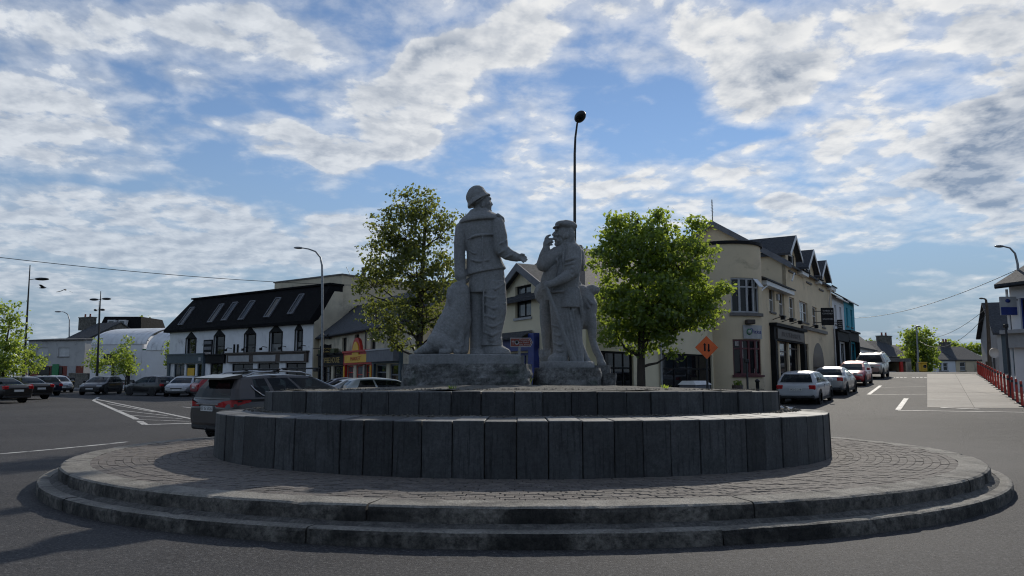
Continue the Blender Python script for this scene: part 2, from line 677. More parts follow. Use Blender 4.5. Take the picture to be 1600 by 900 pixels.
asphalt_mat()
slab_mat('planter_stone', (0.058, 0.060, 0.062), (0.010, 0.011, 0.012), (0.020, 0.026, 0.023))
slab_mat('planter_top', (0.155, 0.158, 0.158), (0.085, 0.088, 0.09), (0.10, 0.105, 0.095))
mat('earth', (0.06, 0.075, 0.03), (0.09, 0.085, 0.05), 0.4, 0.95)
mat('statue_stone', (0.265, 0.27, 0.272), (0.215, 0.22, 0.222), 1.1, 0.85, 0.75, 85, spec=0.3, dirt=((0.11, 0.115, 0.115), 1.6, 0.56, 0.82), world_co=True)
mat('statue_rock', (0.19, 0.19, 0.185), (0.09, 0.092, 0.09), 2.6, 0.9, 1.0, 26, spec=0.3, dirt=((0.06, 0.08, 0.06), 1.5, 0.54, 0.74), world_co=True)
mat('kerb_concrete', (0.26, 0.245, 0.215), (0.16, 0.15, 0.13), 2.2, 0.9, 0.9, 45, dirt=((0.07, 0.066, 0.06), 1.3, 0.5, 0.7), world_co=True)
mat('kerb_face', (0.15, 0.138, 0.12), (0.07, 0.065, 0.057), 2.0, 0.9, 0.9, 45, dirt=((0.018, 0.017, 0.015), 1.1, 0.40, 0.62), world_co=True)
mat('ledge_grit', (0.13, 0.125, 0.115), (0.07, 0.068, 0.065), 6, 0.95, 1.0, 60, world_co=True)
mat('paver', (0.155, 0.135, 0.118), (0.105, 0.095, 0.088), 9, 0.88, 0.7, 90, vary=0.28, world_co=False, dirt=((0.06, 0.065, 0.04), 5, 0.6, 0.8))
mat('paver_joint', (0.045, 0.043, 0.035), (0.075, 0.072, 0.06), 20, 1.0, 0.6, 90)
mat('gravel', (0.17, 0.16, 0.14), (0.08, 0.075, 0.06), 14, 1.0, 1.0, 60, world_co=True)
mat('paint_white', (0.58, 0.57, 0.54), (0.36, 0.35, 0.33), 4, 0.7, 0.3, 70, dirt=((0.08, 0.08, 0.08), 5, 0.50, 0.66), world_co=True)
mat('concrete_road', (0.30, 0.272, 0.235), (0.235, 0.214, 0.186), 0.5, 0.85, 0.25, 60, vary=0.06, dirt=((0.24, 0.225, 0.20), 0.8, 0.52, 0.75), world_co=True)
mat('pavement', (0.22, 0.215, 0.205), (0.16, 0.155, 0.15), 1.2, 0.9, 0.3, 50, world_co=True)
speckle('statue_stone', 22.0, 0.2)
speckle('statue_rock', 14.0, 0.5)
speckle('kerb_concrete', 30.0, 0.4)
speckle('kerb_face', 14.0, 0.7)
speckle('paver', 30.0, 0.35)
speckle('gravel', 22.0, 0.5)
speckle('planter_stone', 24.0, 0.3)
speckle('planter_top', 26.0, 0.3)
speckle('ledge_grit', 26.0, 0.5)
speckle('concrete_road', 6.0, 0.14)
mat('white_litter', (0.75, 0.75, 0.75), None, 9, 0.7)


# ---------------------------------------------------------------- ground
def gz(x, y):
    """height of the ground: flat square, street climbing away to the right"""
    s = 0.542 * x + 0.84 * y
    t = max(0.0, min(1.0, (s - 27.0) / 47.0))
    near = 0.153 - 0.022 * max(-5.0, min(y, 24.5))
    near *= 1 - smoothstep(16, 27, y)
    return near + 1.75 * (0.65 * t + 0.35 * t * t * (3 - 2 * t)) * smoothstep(-4, 8, x)


def gp(px, py):
    """ground point seen at a pixel"""
    r = ray(px, py)
    t, prev = 3.0, None
    while t < 400:
        p = Vector((0, 0, EYE)) + r * t
        if p.z < gz(p.x, p.y):
            lo, hi = t - 0.5, t
            for _ in range(24):
                mid = (lo + hi) / 2
                q = Vector((0, 0, EYE)) + r * mid
                if q.z < gz(q.x, q.y):
                    hi = mid
                else:
                    lo = mid
            q = Vector((0, 0, EYE)) + r * hi
            return Vector((q.x, q.y, gz(q.x, q.y)))
        t += 0.5
    return Vector((r.x * 100, r.y * 100, gz(r.x * 100, r.y * 100)))


def sheet(name, xs, ys, dz, material):
    mb = MB()
    nx = len(xs)
    mb.add([(x, y, gz(x, y) + dz) for y in ys for x in xs],
           [(j * nx + i, j * nx + i + 1, (j + 1) * nx + i + 1, (j + 1) * nx + i) for j in range(len(ys) - 1) for i in range(nx - 1)], 0, True)
    return mb.build(name, material)


gx = [-1500, -500, -200, -110, -80] + [k * 2.0 for k in range(-34, 45)] + [96, 120, 200, 500, 1500]
gy = [-600, -200, -60, -30] + [k * 2.0 for k in range(-10, 62)] + [130, 150, 200, 400, 900, 2000]
tag(sheet('ground', gx, gy, -0.01, MATS['earth']), kind='structure')
rx = [-75 + k * 1.0 for k in range(156)]
ry = [-12 + k * 1.0 for k in range(128)]
tag(sheet('road', rx, ry, 0.004, MATS['asphalt']), kind='structure')


# newer, darker tarmac laid round the island
m2 = MATS['asphalt'].copy()
m2.name = 'asphalt_new'
MATS['asphalt_new'] = m2
for nd in m2.node_tree.nodes:
    if nd.type == 'BSDF_PRINCIPLED':
        lk = nd.inputs['Base Color'].links[0]
        src = lk.from_socket
        t_ = NT(m2.node_tree)
        t_.put(nd.inputs['Base Color'], t_.mix(1.0, src, (0.98, 0.98, 1.0), 'MULTIPLY'))
        break
mb = MB()
nx, ny = 66, 22
vs = []
for j in range(ny + 1):
    for i in range(nx + 1):
        x = -72 + 144 * i / nx
        top = 31.5 + 2.0 * math.sin(x * .06) + .12 * math.sin(x * 2.3) - max(0, x - 4) * .30
        y = -12 + (max(top, 14) + 12) * j / ny
        vs.append((x, y, gz(x, y) + .0085))
mb.add(vs, [(j * (nx + 1) + i, j * (nx + 1) + i + 1, (j + 1) * (nx + 1) + i + 1, (j + 1) * (nx + 1) + i) for j in range(ny) for i in range(nx)], 0, True)
tag(mb.build('road_resurfacing', m2), kind='structure')


def ground_strip(pts, dz, mb, width=None):
    """thin painted sheet through ground points (list of (left, right) pairs)"""
    vs, fs = [], []
    for (a, b) in pts:
        vs += [(a.x, a.y, gz(a.x, a.y) + dz), (b.x, b.y, gz(b.x, b.y) + dz)]
    for i in range(len(pts) - 1):
        fs.append((2 * i, 2 * i + 1, 2 * i + 3, 2 * i + 2))
    mb.add(vs, fs)


def ground_quad(mb, a, b, c, d, dz, n=10, m=4):
    """quad a b c d on the ground, subdivided so that it follows the slope"""
    rows = []
    for i in range(n + 1):
        t = i / n
        l, r = a.lerp(d, t), b.lerp(c, t)
        rows.append([l.lerp(r, k / m) for k in range(m + 1)])
    vs = [(p.x, p.y, gz(p.x, p.y) + dz) for row in rows for p in row]
    fs = [(i * (m + 1) + k, i * (m + 1) + k + 1, (i + 1) * (m + 1) + k + 1, (i + 1) * (m + 1) + k) for i in range(n) for k in range(m)]
    mb.add(vs, fs)


def ground_line(mb, p, q, w, dz=0.014):
    d = (q - p)
    d.z = 0
    s = Vector((-d.y, d.x, 0)).normalized() * (w / 2)
    ground_quad(mb, p - s, p + s, q + s, q - s, dz, 8, 1)


# concrete carriageway slab and its painted markings on the right
ca, cb, cc, cd_ = gp(1448.5, 637), gp(1600, 638), gp(1537, 584.5), gp(1448.5, 584.5)
cwy = tag(empty('concrete_carriageway', (0, 0, 0)), kind='structure')
cuts = [0.0, 0.115, 0.30, 0.53, 0.76, 1.0]
for k in range(5):
    for (l, r) in ((0.0, 0.5), (0.5, 1.0)):
        t0, t1 = cuts[k] + (0.0012 if k else 0), cuts[k + 1] - 0.0012
        P_ = lambda t, s_: ca.lerp(cd_, t).lerp(cb.lerp(cc, t), s_)
        e = 0.0025
        mb = MB()
        ground_quad(mb, P_(t0, l + e), P_(t0, r - e), P_(t1, r - e), P_(t1, l + e), 0.013, 14, 8)
        mb.build('concrete_slab', MATS['concrete_road'], cwy)
mb = MB()
mb2 = mb
for (x0, y0, x1, y1, w) in [
        (1416, 623, 1403, 641, 0.20), (1376, 603, 1357, 617, 0.18), (1357, 617, 1447, 616.5, 0.14), (1372, 606, 1446, 604.5, 0.08),
        (1403, 642, 1600, 645, 0.16), (1470, 637.5, 1530, 640, 0.20), (1450, 625, 1480, 624.8, 0.06)]:
    ground_line(mb, gp(x0, y0), gp(x1, y1), w, 0.020)
for i in range(9):
    x = 1394 + i * 6.2
    if i in (4,):
        continue
    ground_line(mb, gp(x, 590), gp(x + 4.4, 590), 0.7, 0.020)
tag(mb.build('road_marking', MATS['paint_white']), kind='structure')
# hatched island and lines on the left
mb = MB()
for (x0, y0, x1, y1, w) in [
        (154, 621, 146, 626, 0.18), (146, 626, 227, 664, 0.2), (150, 624, 300, 655, 0.16), (227, 664, 300, 662, 0.2),
        (168, 631, 240, 644, 0.10), (182, 641, 262, 650, 0.10), (197, 649, 285, 655, 0.10), (212, 656, 296, 659, 0.10),
        (285, 636, 300, 638, 0.12)]:
    ground_line(mb, gp(x0, y0), gp(x1, y1), w, 0.014)
a, b = gp(0, 710), gp(200, 691)
ground_line(mb, a + (a - b) * 0.6, b, 0.16, 0.014)
tag(mb.build('road_marking', MATS['paint_white']), kind='structure')

# ---------------------------------------------------------------- traffic island with its planter
IC = Vector((0.18, 15.15, -0.18))
TILT = math.atan(0.022)          # the island follows the fall of the road
RO, RI, RP, RW, RU = 8.22, 7.96, 7.56, 5.75, 4.94
ZL, ZK, ZP, ZW, ZU = 0.162, 0.353, 0.350, 1.062, 1.43


def isl_z(z, x, y):
    """world height of a level of the tilted island"""
    return IC.z + z - 0.022 * (y - IC.y)




def arc_piece(prof, a0, a1, n, jit=0.0, seed=0):
    """curved stone: closed profile of (radius, z) swept from angle a0 to a1"""
    mb = MB()
    k = len(prof)
    vs = []
    for i in range(n + 1):
        a = a0 + (a1 - a0) * i / n
        for j, (r, z) in enumerate(prof):
            if jit and z > 0.02:
                ca, sa = math.cos(a) * r, math.sin(a) * r
                q = mnoise.noise(Vector((ca * 2.6, sa * 2.6, z * 6 + seed))) + 0.7 * mnoise.noise(Vector((ca * 9, sa * 9, z * 9)))
                ch = mnoise.noise(Vector((ca * 3.7, sa * 3.7, seed + 5))) - 0.32
                if ch > 0 and r > RP + 0.1:
                    q -= ch * 7.0        # chipped arrises
                r2, z2 = r + q * jit, z + q * jit * 0.5
            else:
                r2, z2 = r, z
            vs.append((r2 * math.cos(a), r2 * math.sin(a), z2))
    fs = [(i * k + j, i * k + (j + 1) % k, (i + 1) * k + (j + 1) % k, (i + 1) * k + j) for i in range(n) for j in range(k)]
    fs += [tuple(range(k - 1, -1, -1)), tuple(n * k + j for j in range(k))]
    mb.add(vs, fs)
    return mb


isl = empty('traffic_island', IC)
tag(isl, kind='structure')
isl.rotation_euler = (-TILT, 0, 0)
# low outer kerb, gritty ledge, tall inner kerb: each in long cast lengths
for (nm, n, prof, mtl, jit, off) in [
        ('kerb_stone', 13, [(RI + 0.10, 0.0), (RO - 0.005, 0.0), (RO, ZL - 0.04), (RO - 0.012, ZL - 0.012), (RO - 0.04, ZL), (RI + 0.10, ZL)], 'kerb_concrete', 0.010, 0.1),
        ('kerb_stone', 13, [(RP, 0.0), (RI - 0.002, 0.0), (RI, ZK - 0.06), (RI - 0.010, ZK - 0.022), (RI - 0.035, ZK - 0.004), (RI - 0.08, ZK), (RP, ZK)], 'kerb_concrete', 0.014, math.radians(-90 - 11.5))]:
    for i in range(n):
        a0 = off + 2 * math.pi * i / n
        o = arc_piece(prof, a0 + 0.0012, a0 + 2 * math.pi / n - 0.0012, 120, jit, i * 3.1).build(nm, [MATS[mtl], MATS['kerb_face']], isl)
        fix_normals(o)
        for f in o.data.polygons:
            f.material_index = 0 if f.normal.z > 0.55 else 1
mb = MB()
n = 240
vs, fs = [], []
for i in range(n):
    a = 2 * math.pi * i / n
    for j, r in enumerate((RI - 0.02, RI + 0.03, RI + 0.07, RI + 0.12)):
        q = mnoise.noise(Vector((math.cos(a) * r * 3, math.sin(a) * r * 3, 1)))
        z = (ZL + 0.035, ZL + 0.028, ZL + 0.012, ZL - 0.02)[j] + 0.018 * q
        vs.append((r * math.cos(a), r * math.sin(a), z))
for i in range(n):
    for j in range(3):
        fs.append((i * 4 + j, i * 4 + j + 1, ((i + 1) % n) * 4 + j + 1, ((i + 1) % n) * 4 + j))
mb.add(vs, fs, 0, True)
fix_normals(mb.build('ledge', MATS['ledge_grit'], isl))

# block paving in rings: a joint bed, then the blocks standing proud of it
mb = MB()
mb.lathe([(RW - 0.2, 0.05), (RP + 0.02, 0.05), (RP + 0.02, ZP - 0.008), (RW - 0.2, ZP - 0.008)], 160)
mb.build('paving_bed', MATS['paver_joint'], isl)
rows = []
ROWS = 16
dr = (RP - RW) / ROWS
blocks = []
for k in range(ROWS):
    r = RP - dr * (k + 0.5)
    nb = int(2 * math.pi * r / 0.205)
    for i in range(nb):
        a = 2 * math.pi * (i + 0.5 * (k % 2) + random.uniform(-0.03, 0.03)) / nb
        p = Vector((r * math.cos(a), r * math.sin(a), 0))
        dist = (IC + p).length
        blocks.append((dist + (0 if p.y < 0 else 50), p, a, r))
blocks.sort(key=lambda b: b[0])
bm_ = MB().rbox(-dr / 2 + 0.004, dr / 2 - 0.004, -0.097, 0.097, -0.05, 0.0, 0.005)
pav0 = None
for (dist, p, a, r) in blocks[:300]:
    if pav0 is None:
        pav0 = bm_.build('paving_block', MATS['paver'], isl)
        o = pav0
    else:
        o = bpy.data.objects.new('paving_block', pav0.data)
        COL.objects.link(o)
        o.parent = isl
    o.location = (p.x, p.y, ZP + random.uniform(-0.004, 0.004))
    o.rotation_euler = (random.uniform(-.012, .012), random.uniform(-.012, .012), a)
mb = MB()
for (dist, p, a, r) in blocks[300:]:
    M = Matrix.Translation((p.x, p.y, ZP + random.uniform(-0.004, 0.004))) @ Matrix.Rotation(a, 4, 'Z') @ Matrix.Rotation(random.uniform(-.012, .012), 4, 'X')
    mb.box(-dr / 2 + 0.004, dr / 2 - 0.004, -0.097, 0.097, -0.05, 0.0, 0, M)
tag(mb.build('paving_blocks', MATS['paver'], isl), kind='stuff')

# ---- planter: two tiers of upright stone slabs
pl = empty('stone_planter', IC + Vector((0, 0, ZP)), 0, 'two-tier round planter of upright dark stone slabs carrying the statues', 'planter')
pl.rotation_euler = (-TILT, 0, 0)
zp = ZP


def slab_ring(name, N, R, zb, zt0, zt1, thick, gap, mtl, off):
    """irregular upright slabs standing side by side round a circle"""
    ws = [random.choice((0.9, 1.0, 1.0, 1.0, 1.06, 1.12)) * random.uniform(0.97, 1.03) for _ in range(N)]
    k_ = 2 * math.pi / sum(ws)
    ang = off
    for wd in ws:
        da = wd * k_ / 2
        g = gap / R * random.uniform(0.6, 1.3)
        a0, a1 = -da + g / 2, da - g / 2
        c = random.uniform(0.006, 0.012)
        dz = random.uniform(-0.006, 0.006)
        sec = [(R, zb), (R, zt0 - c + dz), (R - c, zt0 + dz), (R - thick, zt1 + dz), (R - thick, zb)]
        vs = []
        for a in (a0, a0 + c / R, a1 - c / R, a1):
            e = 0.006 if a in (a0, a1) else 0.0
            for (r, z) in sec:
                rr = r - e if r > R - 0.02 else r
                zz = z - (e if z > zb + 0.01 else 0)
                vs.append((rr * math.cos(a) - R, rr * math.sin(a), zz))
        k = len(sec)
        fs = [(i * k + j, i * k + (j + 1) % k, (i + 1) * k + (j + 1) % k, (i + 1) * k + j) for i in range(3) for j in range(k)]
        fs += [tuple(range(k - 1, -1, -1)), tuple(3 * k + j for j in range(k))]
        mb = MB()
        mb.add(vs, fs)
        o = mb.build(name, mtl, pl)
        fix_normals(o)
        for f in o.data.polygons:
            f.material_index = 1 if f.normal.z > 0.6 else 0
        a = ang + da
        ang += 2 * da
        rr = R + random.uniform(-0.012, 0.010)
        o.location = (rr * math.cos(a), rr * math.sin(a), 0)
        o.rotation_euler = (0, random.uniform(-0.008, 0.008), a + random.uniform(-0.004, 0.004))


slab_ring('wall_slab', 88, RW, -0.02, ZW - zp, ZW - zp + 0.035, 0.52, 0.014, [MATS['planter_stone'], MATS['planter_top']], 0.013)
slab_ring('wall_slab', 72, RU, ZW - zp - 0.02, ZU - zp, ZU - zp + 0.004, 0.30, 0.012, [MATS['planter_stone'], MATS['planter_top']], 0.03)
mb = MB()
mb.lathe([(0.01, -0.05), (RW - 0.05, -0.05), (RW - 0.05, ZW - zp - 0.06), (RU - 0.04, ZW - zp - 0.04), (RU - 0.04, ZU - zp - 0.05), (0.01, ZU - zp - 0.05)], 120)
mb.build('core', MATS['paver_joint'], pl)


def pebbles(mb, n, r0, r1, zf, s0, s1):
    for i in range(n):
        r = math.sqrt(random.uniform(r0 * r0, r1 * r1))
        a = random.uniform(0, 2 * math.pi)
        s = random.uniform(s0, s1)
        c = Vector((r * math.cos(a), r * math.sin(a), zf + s * 0.2))
        R = Matrix.Rotation(random.uniform(0, 6), 3, 'Z')
        vs = [c + R @ Vector(q) * s for q in ((1, 0, 0), (0, .8, 0), (-1, 0, .1), (0, -.8, 0), (.1, 0, .6), (0, .1, -.5))]
        mb.add(vs, [(0, 1, 4), (1, 2, 4), (2, 3, 4), (3, 0, 4), (1, 0, 5), (2, 1, 5), (3, 2, 5), (0, 3, 5)])


mb = MB()
vs, fs = [], []
NR, NA = 22, 80
for i in range(NR + 1):
    r = (RU - 0.27) * i / NR
    for k in range(NA):
        a = 2 * math.pi * k / NA
        x, y = r * math.cos(a), r * math.sin(a)
        q = mnoise.noise(Vector((x * 1.3, y * 1.3, 2))) * 0.03 + mnoise.noise(Vector((x * 5, y * 5, 2))) * 0.015
        vs.append((x, y, ZU - zp - 0.01 + q + 0.12 * (1 - (r / RU) ** 2)))
for i in range(NR):
    for k in range(NA):
        fs.append((i * NA + k, i * NA + (k + 1) % NA, (i + 1) * NA + (k + 1) % NA, (i + 1) * NA + k))
mb.add(vs, fs, 0, True)
pebbles(mb, 1500, RU - 1.6, RU - 0.25, ZU - zp + 0.03, 0.008, 0.024)
o = mb.build('gravel_bed', MATS['gravel'], pl)
tag(o, kind='stuff')
mb = MB()
mb.lathe([(RU - 0.05, ZW - zp - 0.05), (RW - 0.5, ZW - zp - 0.05), (RW - 0.5, ZW - zp + 0.028), (RU - 0.05, ZW - zp + 0.04)], 120)
pebbles(mb, 900, RU, RW - 0.45, ZW - zp + 0.035, 0.01, 0.03)
tag(mb.build('gravel_strip', MATS['gravel'], pl), kind='stuff')

# ---------------------------------------------------------------- statues (carved stone, over life size)
def catmull(vals, t):
    """vals: list of equal length tuples, t in 0..len-1"""
    n = len(vals)
    i = min(int(t), n - 2)
    f = t - i
    p0, p1, p2, p3 = vals[max(i - 1, 0)], vals[i], vals[i + 1], vals[min(i + 2, n - 1)]
    return tuple(0.5 * (2 * b + (c - a) * f + (2 * a - 5 * b + 4 * c - d) * f * f + (3 * b - a - 3 * c + d) * f ** 3) for a, b, c, d in zip(p0, p1, p2, p3))


class Carve(MB):
    """control points are read off the photograph, Y metres away; radii in photo pixels"""

    def __init__(self, Y):
        super().__init__()
        self.Y, self.S = Y, Y / F

    def A(self, p):
        return at(p[0], p[1], self.Y + (p[2] if len(p) > 2 else 0.0))

    def L(self, pts, rad, n=12):
        return self.limb([self.A(p) for p in pts], [r * self.S for r in rad], n)

    def B(self, p, r, rot=0.0, rotz=0.0, n=20, m=14):
        r = (r, r, r) if not isinstance(r, (tuple, list)) else r
        R = (Matrix.Rotation(rotz, 3, 'Z') @ Matrix.Rotation(-rot, 3, 'Y'))
        return self.ball(self.A(p), tuple(q * self.S for q in r), n, m, R)

    def slices(self, rows, n=28, sub=4):
        """rows: (px, py, dy, rx, ry, tilt) top to bottom; tilt = rise of the right side in px per px"""
        vs, fs = [], []
        N = (len(rows) - 1) * sub + 1
        for k in range(N):
            cx, cy, dy, rx, ry, tl = catmull(rows, k / sub)
            c = self.A((cx, cy, dy))
            for j in range(n):
                a = 2 * math.pi * j / n
                vs.append(c + Vector((math.cos(a) * rx, math.sin(a) * ry, math.cos(a) * rx * tl)) * self.S)
        for k in range(N - 1):
            for j in range(n):
                j2 = (j + 1) % n
                fs.append((k * n + j, (k + 1) * n + j, (k + 1) * n + j2, k * n + j2))
        fs.append(tuple(range(n)))
        fs.append(tuple((N - 1) * n + j for j in range(n - 1, -1, -1)))
        return self.add(vs, fs, 0, True)

    def fuse(self, name, material, parent, voxel=0.014, smooth=2, rough=0.004, rscale=9.0, fur=None):
        """fuse all shapes into one continuous carved surface"""
        o = self.build(name, material, None)
        fix_normals(o)
        m = o.modifiers.new('r', 'REMESH')
        m.mode = 'VOXEL'
        m.voxel_size = voxel
        s = o.modifiers.new('s', 'SMOOTH')
        s.factor = 0.5
        s.iterations = smooth
        dg = bpy.context.evaluated_depsgraph_get()
        me = bpy.data.meshes.new_from_object(o.evaluated_get(dg))
        old = o.data
        o.modifiers.clear()
        o.data = me
        bpy.data.meshes.remove(old)
        me.name = name
        nrm = [v.normal.copy() for v in me.vertices]
        for v, nn in zip(me.vertices, nrm):
            q = v.co
            d = mnoise.noise(q * rscale) * rough + mnoise.noise(q * rscale * 3.1) * rough * 0.5
            if fur:
                w = q + Vector((mnoise.noise(q * 3.0), mnoise.noise(q * 3.0 + Vector((9, 0, 0))), mnoise.noise(q * 3.0 + Vector((0, 9, 0))))) * 0.16
                d += math.sin((w.x * fur[0] + w.z * fur[1]) * fur[2]) * fur[3] * (0.6 + 0.8 * mnoise.noise(q * 5))
            v.co = q + nn * d
        if not me.materials:
            me.materials.append(material)
        for p in me.polygons:
            p.use_smooth = True
        if parent:
            inv = parent.matrix_basis.inverted()
            me.transform(inv)
            o.parent = parent
        me.update()
        return o


def rock(name, c, hx, hy, z0, z1, material, parent, seed=0, power=4.0, amp=0.05):
    """rough hewn boulder with a flat top and bottom"""
    mb = MB()
    n, m = 84, 10
    vs, fs = [], []
    for k in range(m + 1):
        t = k / m
        z = z0 + (z1 - z0) * t
        for j in range(n):
            a = 2 * math.pi * j / n
            ca, sa = math.cos(a), math.sin(a)
            rr = (abs(ca) ** power + abs(sa) ** power) ** (-1 / power)
            p = Vector((ca * hx * rr, sa * hy * rr, z))
            q = Vector((p.x * 3.3, p.y * 3.3, z * 5 + seed))
            cell = mnoise.cell(q * 1.3) - 0.5
            d = mnoise.noise(q) * amp + abs(mnoise.noise(q * 2.3)) * amp * 0.9 + cell * amp * 0.35 - amp * 0.4 * (t ** 4)
            nrm = Vector((ca, sa, 0))
            vs.append(Vector((c.x, c.y, 0)) + p + nrm * d)
    for k in range(m):
        for j in range(n):
            j2 = (j + 1) % n
            fs.append((k * n + j, k * n + j2, (k + 1) * n + j2, (k + 1) * n + j))
    fs.append(tuple(m * n + j for j in range(n)))
    mb.add(vs, fs, 0, False)
    return mb.build(name, material, parent, True)


SY1, SY2 = 15.6, 16.2
zr = isl_z(ZU, 0, 15.6) + 0.05
s1 = empty('stone_statue', at(728, 600, SY1 + 0.1) * Vector((1, 1, 0)) if False else Vector((at(728, 580, SY1).x, SY1, zr)), 0,
           'grey stone statue of a man in brimmed hat holding out a hand, dog beside him', 'statue')
STONE, ROCK = MATS['statue_stone'], MATS['statue_rock']
g = Carve(SY1)
S1 = g.S
# coat
g.slices([(748, 331, 0.0, 12, 11, 0), (750, 338, 0, 18, 14, 0), (750, 345, 0, 29, 17, 0), (751, 356, 0, 32, 19, 0), (752, 374, 0, 28, 18.5, 0),
          (755, 394, 0, 26.5, 18.5, 0), (757, 412, 0, 28.5, 20, 0.12), (759, 423, 0, 31.5, 21.5, 0.18), (759, 426, 0, 31.5, 21.5, 0.18)])
# wide collar standing off the shoulders
g.slices([(748, 327, 0.0, 13, 12, 0.1), (749, 333, 0, 20, 15, 0.1), (750.5, 340, 0, 31, 22, 0.10), (750.5, 344.5, 0, 34, 24, 0.10), (750.5, 347, 0, 33.5, 23.5, 0.10)])
g.L([(778, 336, -0.18), (785, 342, -0.05), (786, 346, 0.1)], [3, 3.5, 3])
# yoke seam, vent and pleats on the back
g.L([(731, 374, -0.24), (740, 369, -0.265), (752, 367, -0.27), (766, 366.5, -0.255), (772, 366, -0.22)], [1.3, 1.9, 2.0, 1.9, 1.2])
g.L([(754, 370, -0.265), (754, 392, -0.265), (756, 418, -0.28)], [1.1, 1.4, 1.6])
g.L([(734, 405, -0.22), (748, 409, -0.27), (764, 406, -0.28)], [1.2, 1.8, 1.2])
g.L([(733, 392, -0.21), (741, 396, -0.25)], [1.2, 1.4])
# hips and trousers
g.slices([(760, 415, 0, 27, 17, 0), (761, 435, 0, 28, 18, 0), (761, 452, 0, 28, 18, 0), (761, 458, 0, 27, 17, 0)])
g.slices([(772, 440, -0.05, 18, 16, 0), (773, 465, -0.06, 18.5, 16, 0), (774, 485, -0.06, 18, 16, 0), (771, 505, -0.06, 16.5, 15, 0), (769, 522, -0.06, 15.5, 14.5, 0),
          (768.5, 534, -0.06, 16.5, 15.5, 0), (768.5, 540, -0.06, 17, 16, 0)])
g.slices([(747, 440, 0.08, 15, 14, 0), (746, 470, 0.1, 13.5, 13, 0), (746, 505, 0.1, 13, 13, 0), (747, 535, 0.1, 13, 13, 0), (747, 553, 0.1, 13, 13, 0)])
for (x0, y0, x1, y1, x2, y2, r) in [(756, 462, 770, 466, 788, 458, 2.2), (758, 476, 772, 482, 790, 474, 2.4), (757, 492, 771, 497, 788, 488, 2.2), (757, 505, 770, 511, 785, 503, 2.4),
                                    (756, 519, 769, 524, 783, 517, 2.2), (757, 530, 768, 533, 782, 529, 2.0), (760, 447, 774, 452, 789, 443, 1.8)]:
    g.L([(x0, y0, -0.18), (x1, y1, -0.285), (x2, y2, -0.17)], [r * 0.7, r, r * 0.6])
g.L([(757, 432, -0.27), (755, 470, -0.22), (756, 520, -0.17)], [1.0, 1.6, 1.2])
# shoes
g.slices([(768, 537, -0.06, 13, 12, 0), (771, 541, -0.06, 16, 13, 0), (775, 546, -0.06, 20.5, 14, 0), (776, 550, -0.06, 21.5, 14.5, 0), (776, 553.5, -0.06, 21.5, 14.5, 0)])
g.slices([(747, 545, 0.06, 13, 14, 0), (748, 554, 0.04, 14, 17, 0)])
# left arm down to the dog, cuff and hand
g.L([(720.5, 356, 0.0), (718.5, 376, -0.03), (718, 398, -0.06), (718.5, 420, -0.1), (719.5, 431, -0.12)], [9.2, 9.4, 8.8, 8.8, 9.6], 16)
g.L([(720, 430, -0.1), (721.5, 438, -0.12), (723, 443, -0.13)], [6.5, 6.8, 5.5])
for k in range(4):
    g.L([(716.5 + k * 3.0, 438, -0.17), (717 + k * 3.0, 444, -0.2), (718 + k * 2.8, 448, -0.19)], [1.8, 1.8, 1.5], 8)
for y in (385, 400, 412):
    g.L([(711.5, y, -0.06), (719, y + 3, -0.145), (727, y - 1, -0.07)], [1.1, 1.7, 1.0], 8)
# right arm reaching out
g.L([(777, 350, -0.10), (781, 370, -0.17), (783, 389, -0.20)], [11.5, 11.8, 11.2], 16)
g.L([(783, 389, -0.20), (793, 397, -0.20), (807, 402, -0.22)], [11.2, 9.8, 7.2], 16)
g.L([(805, 402, -0.2), (813, 403, -0.22)], [5.6, 5.4])
for (x, y, x2, y2, dz) in [(818, 399.5, 822, 402, -0.22), (818, 402.5, 823, 405.5, -0.25), (816, 405, 821, 408, -0.27), (815, 406, 818, 409.5, -0.3)]:
    g.L([(812, 403, -0.22), (x, y, dz), (x2, y2, dz)], [2.6, 2.1, 1.7], 8)
g.L([(811, 400, -0.25), (815, 397.5, -0.27), (819, 398, -0.27)], [2.4, 2.0, 1.7], 8)
for (x, y) in ((784, 380), (787, 392), (797, 399)):
    g.L([(x - 8, y + 4, -0.30), (x, y, -0.35), (x + 8, y - 5, -0.28)], [1.2, 2.0, 1.2], 8)
# neck, head, face turned to the right
g.L([(748, 332, 0.0), (752, 322, 0.0)], [10.5, 10.5])
g.B((754, 316, 0.02), (13.2, 13, 15.5), 0.12)
g.B((759, 321, 0.03), (9.5, 10, 9.5))
g.L([(765, 313, 0.04), (768.2, 319.5, 0.05)], [1.8, 2.3], 8)
g.B((765, 310.5, 0.03), (3, 8, 2.2))
g.B((765.6, 325, 0.04), (2.6, 4.5, 1.5))
g.B((764.5, 329.3, 0.04), (4.2, 5.5, 3.4))
g.B((765, 318, -0.07), (2.2, 2.5, 3.0))
g.B((754.5, 319.5, -0.17), (3.2, 2.2, 4.8), -0.2)
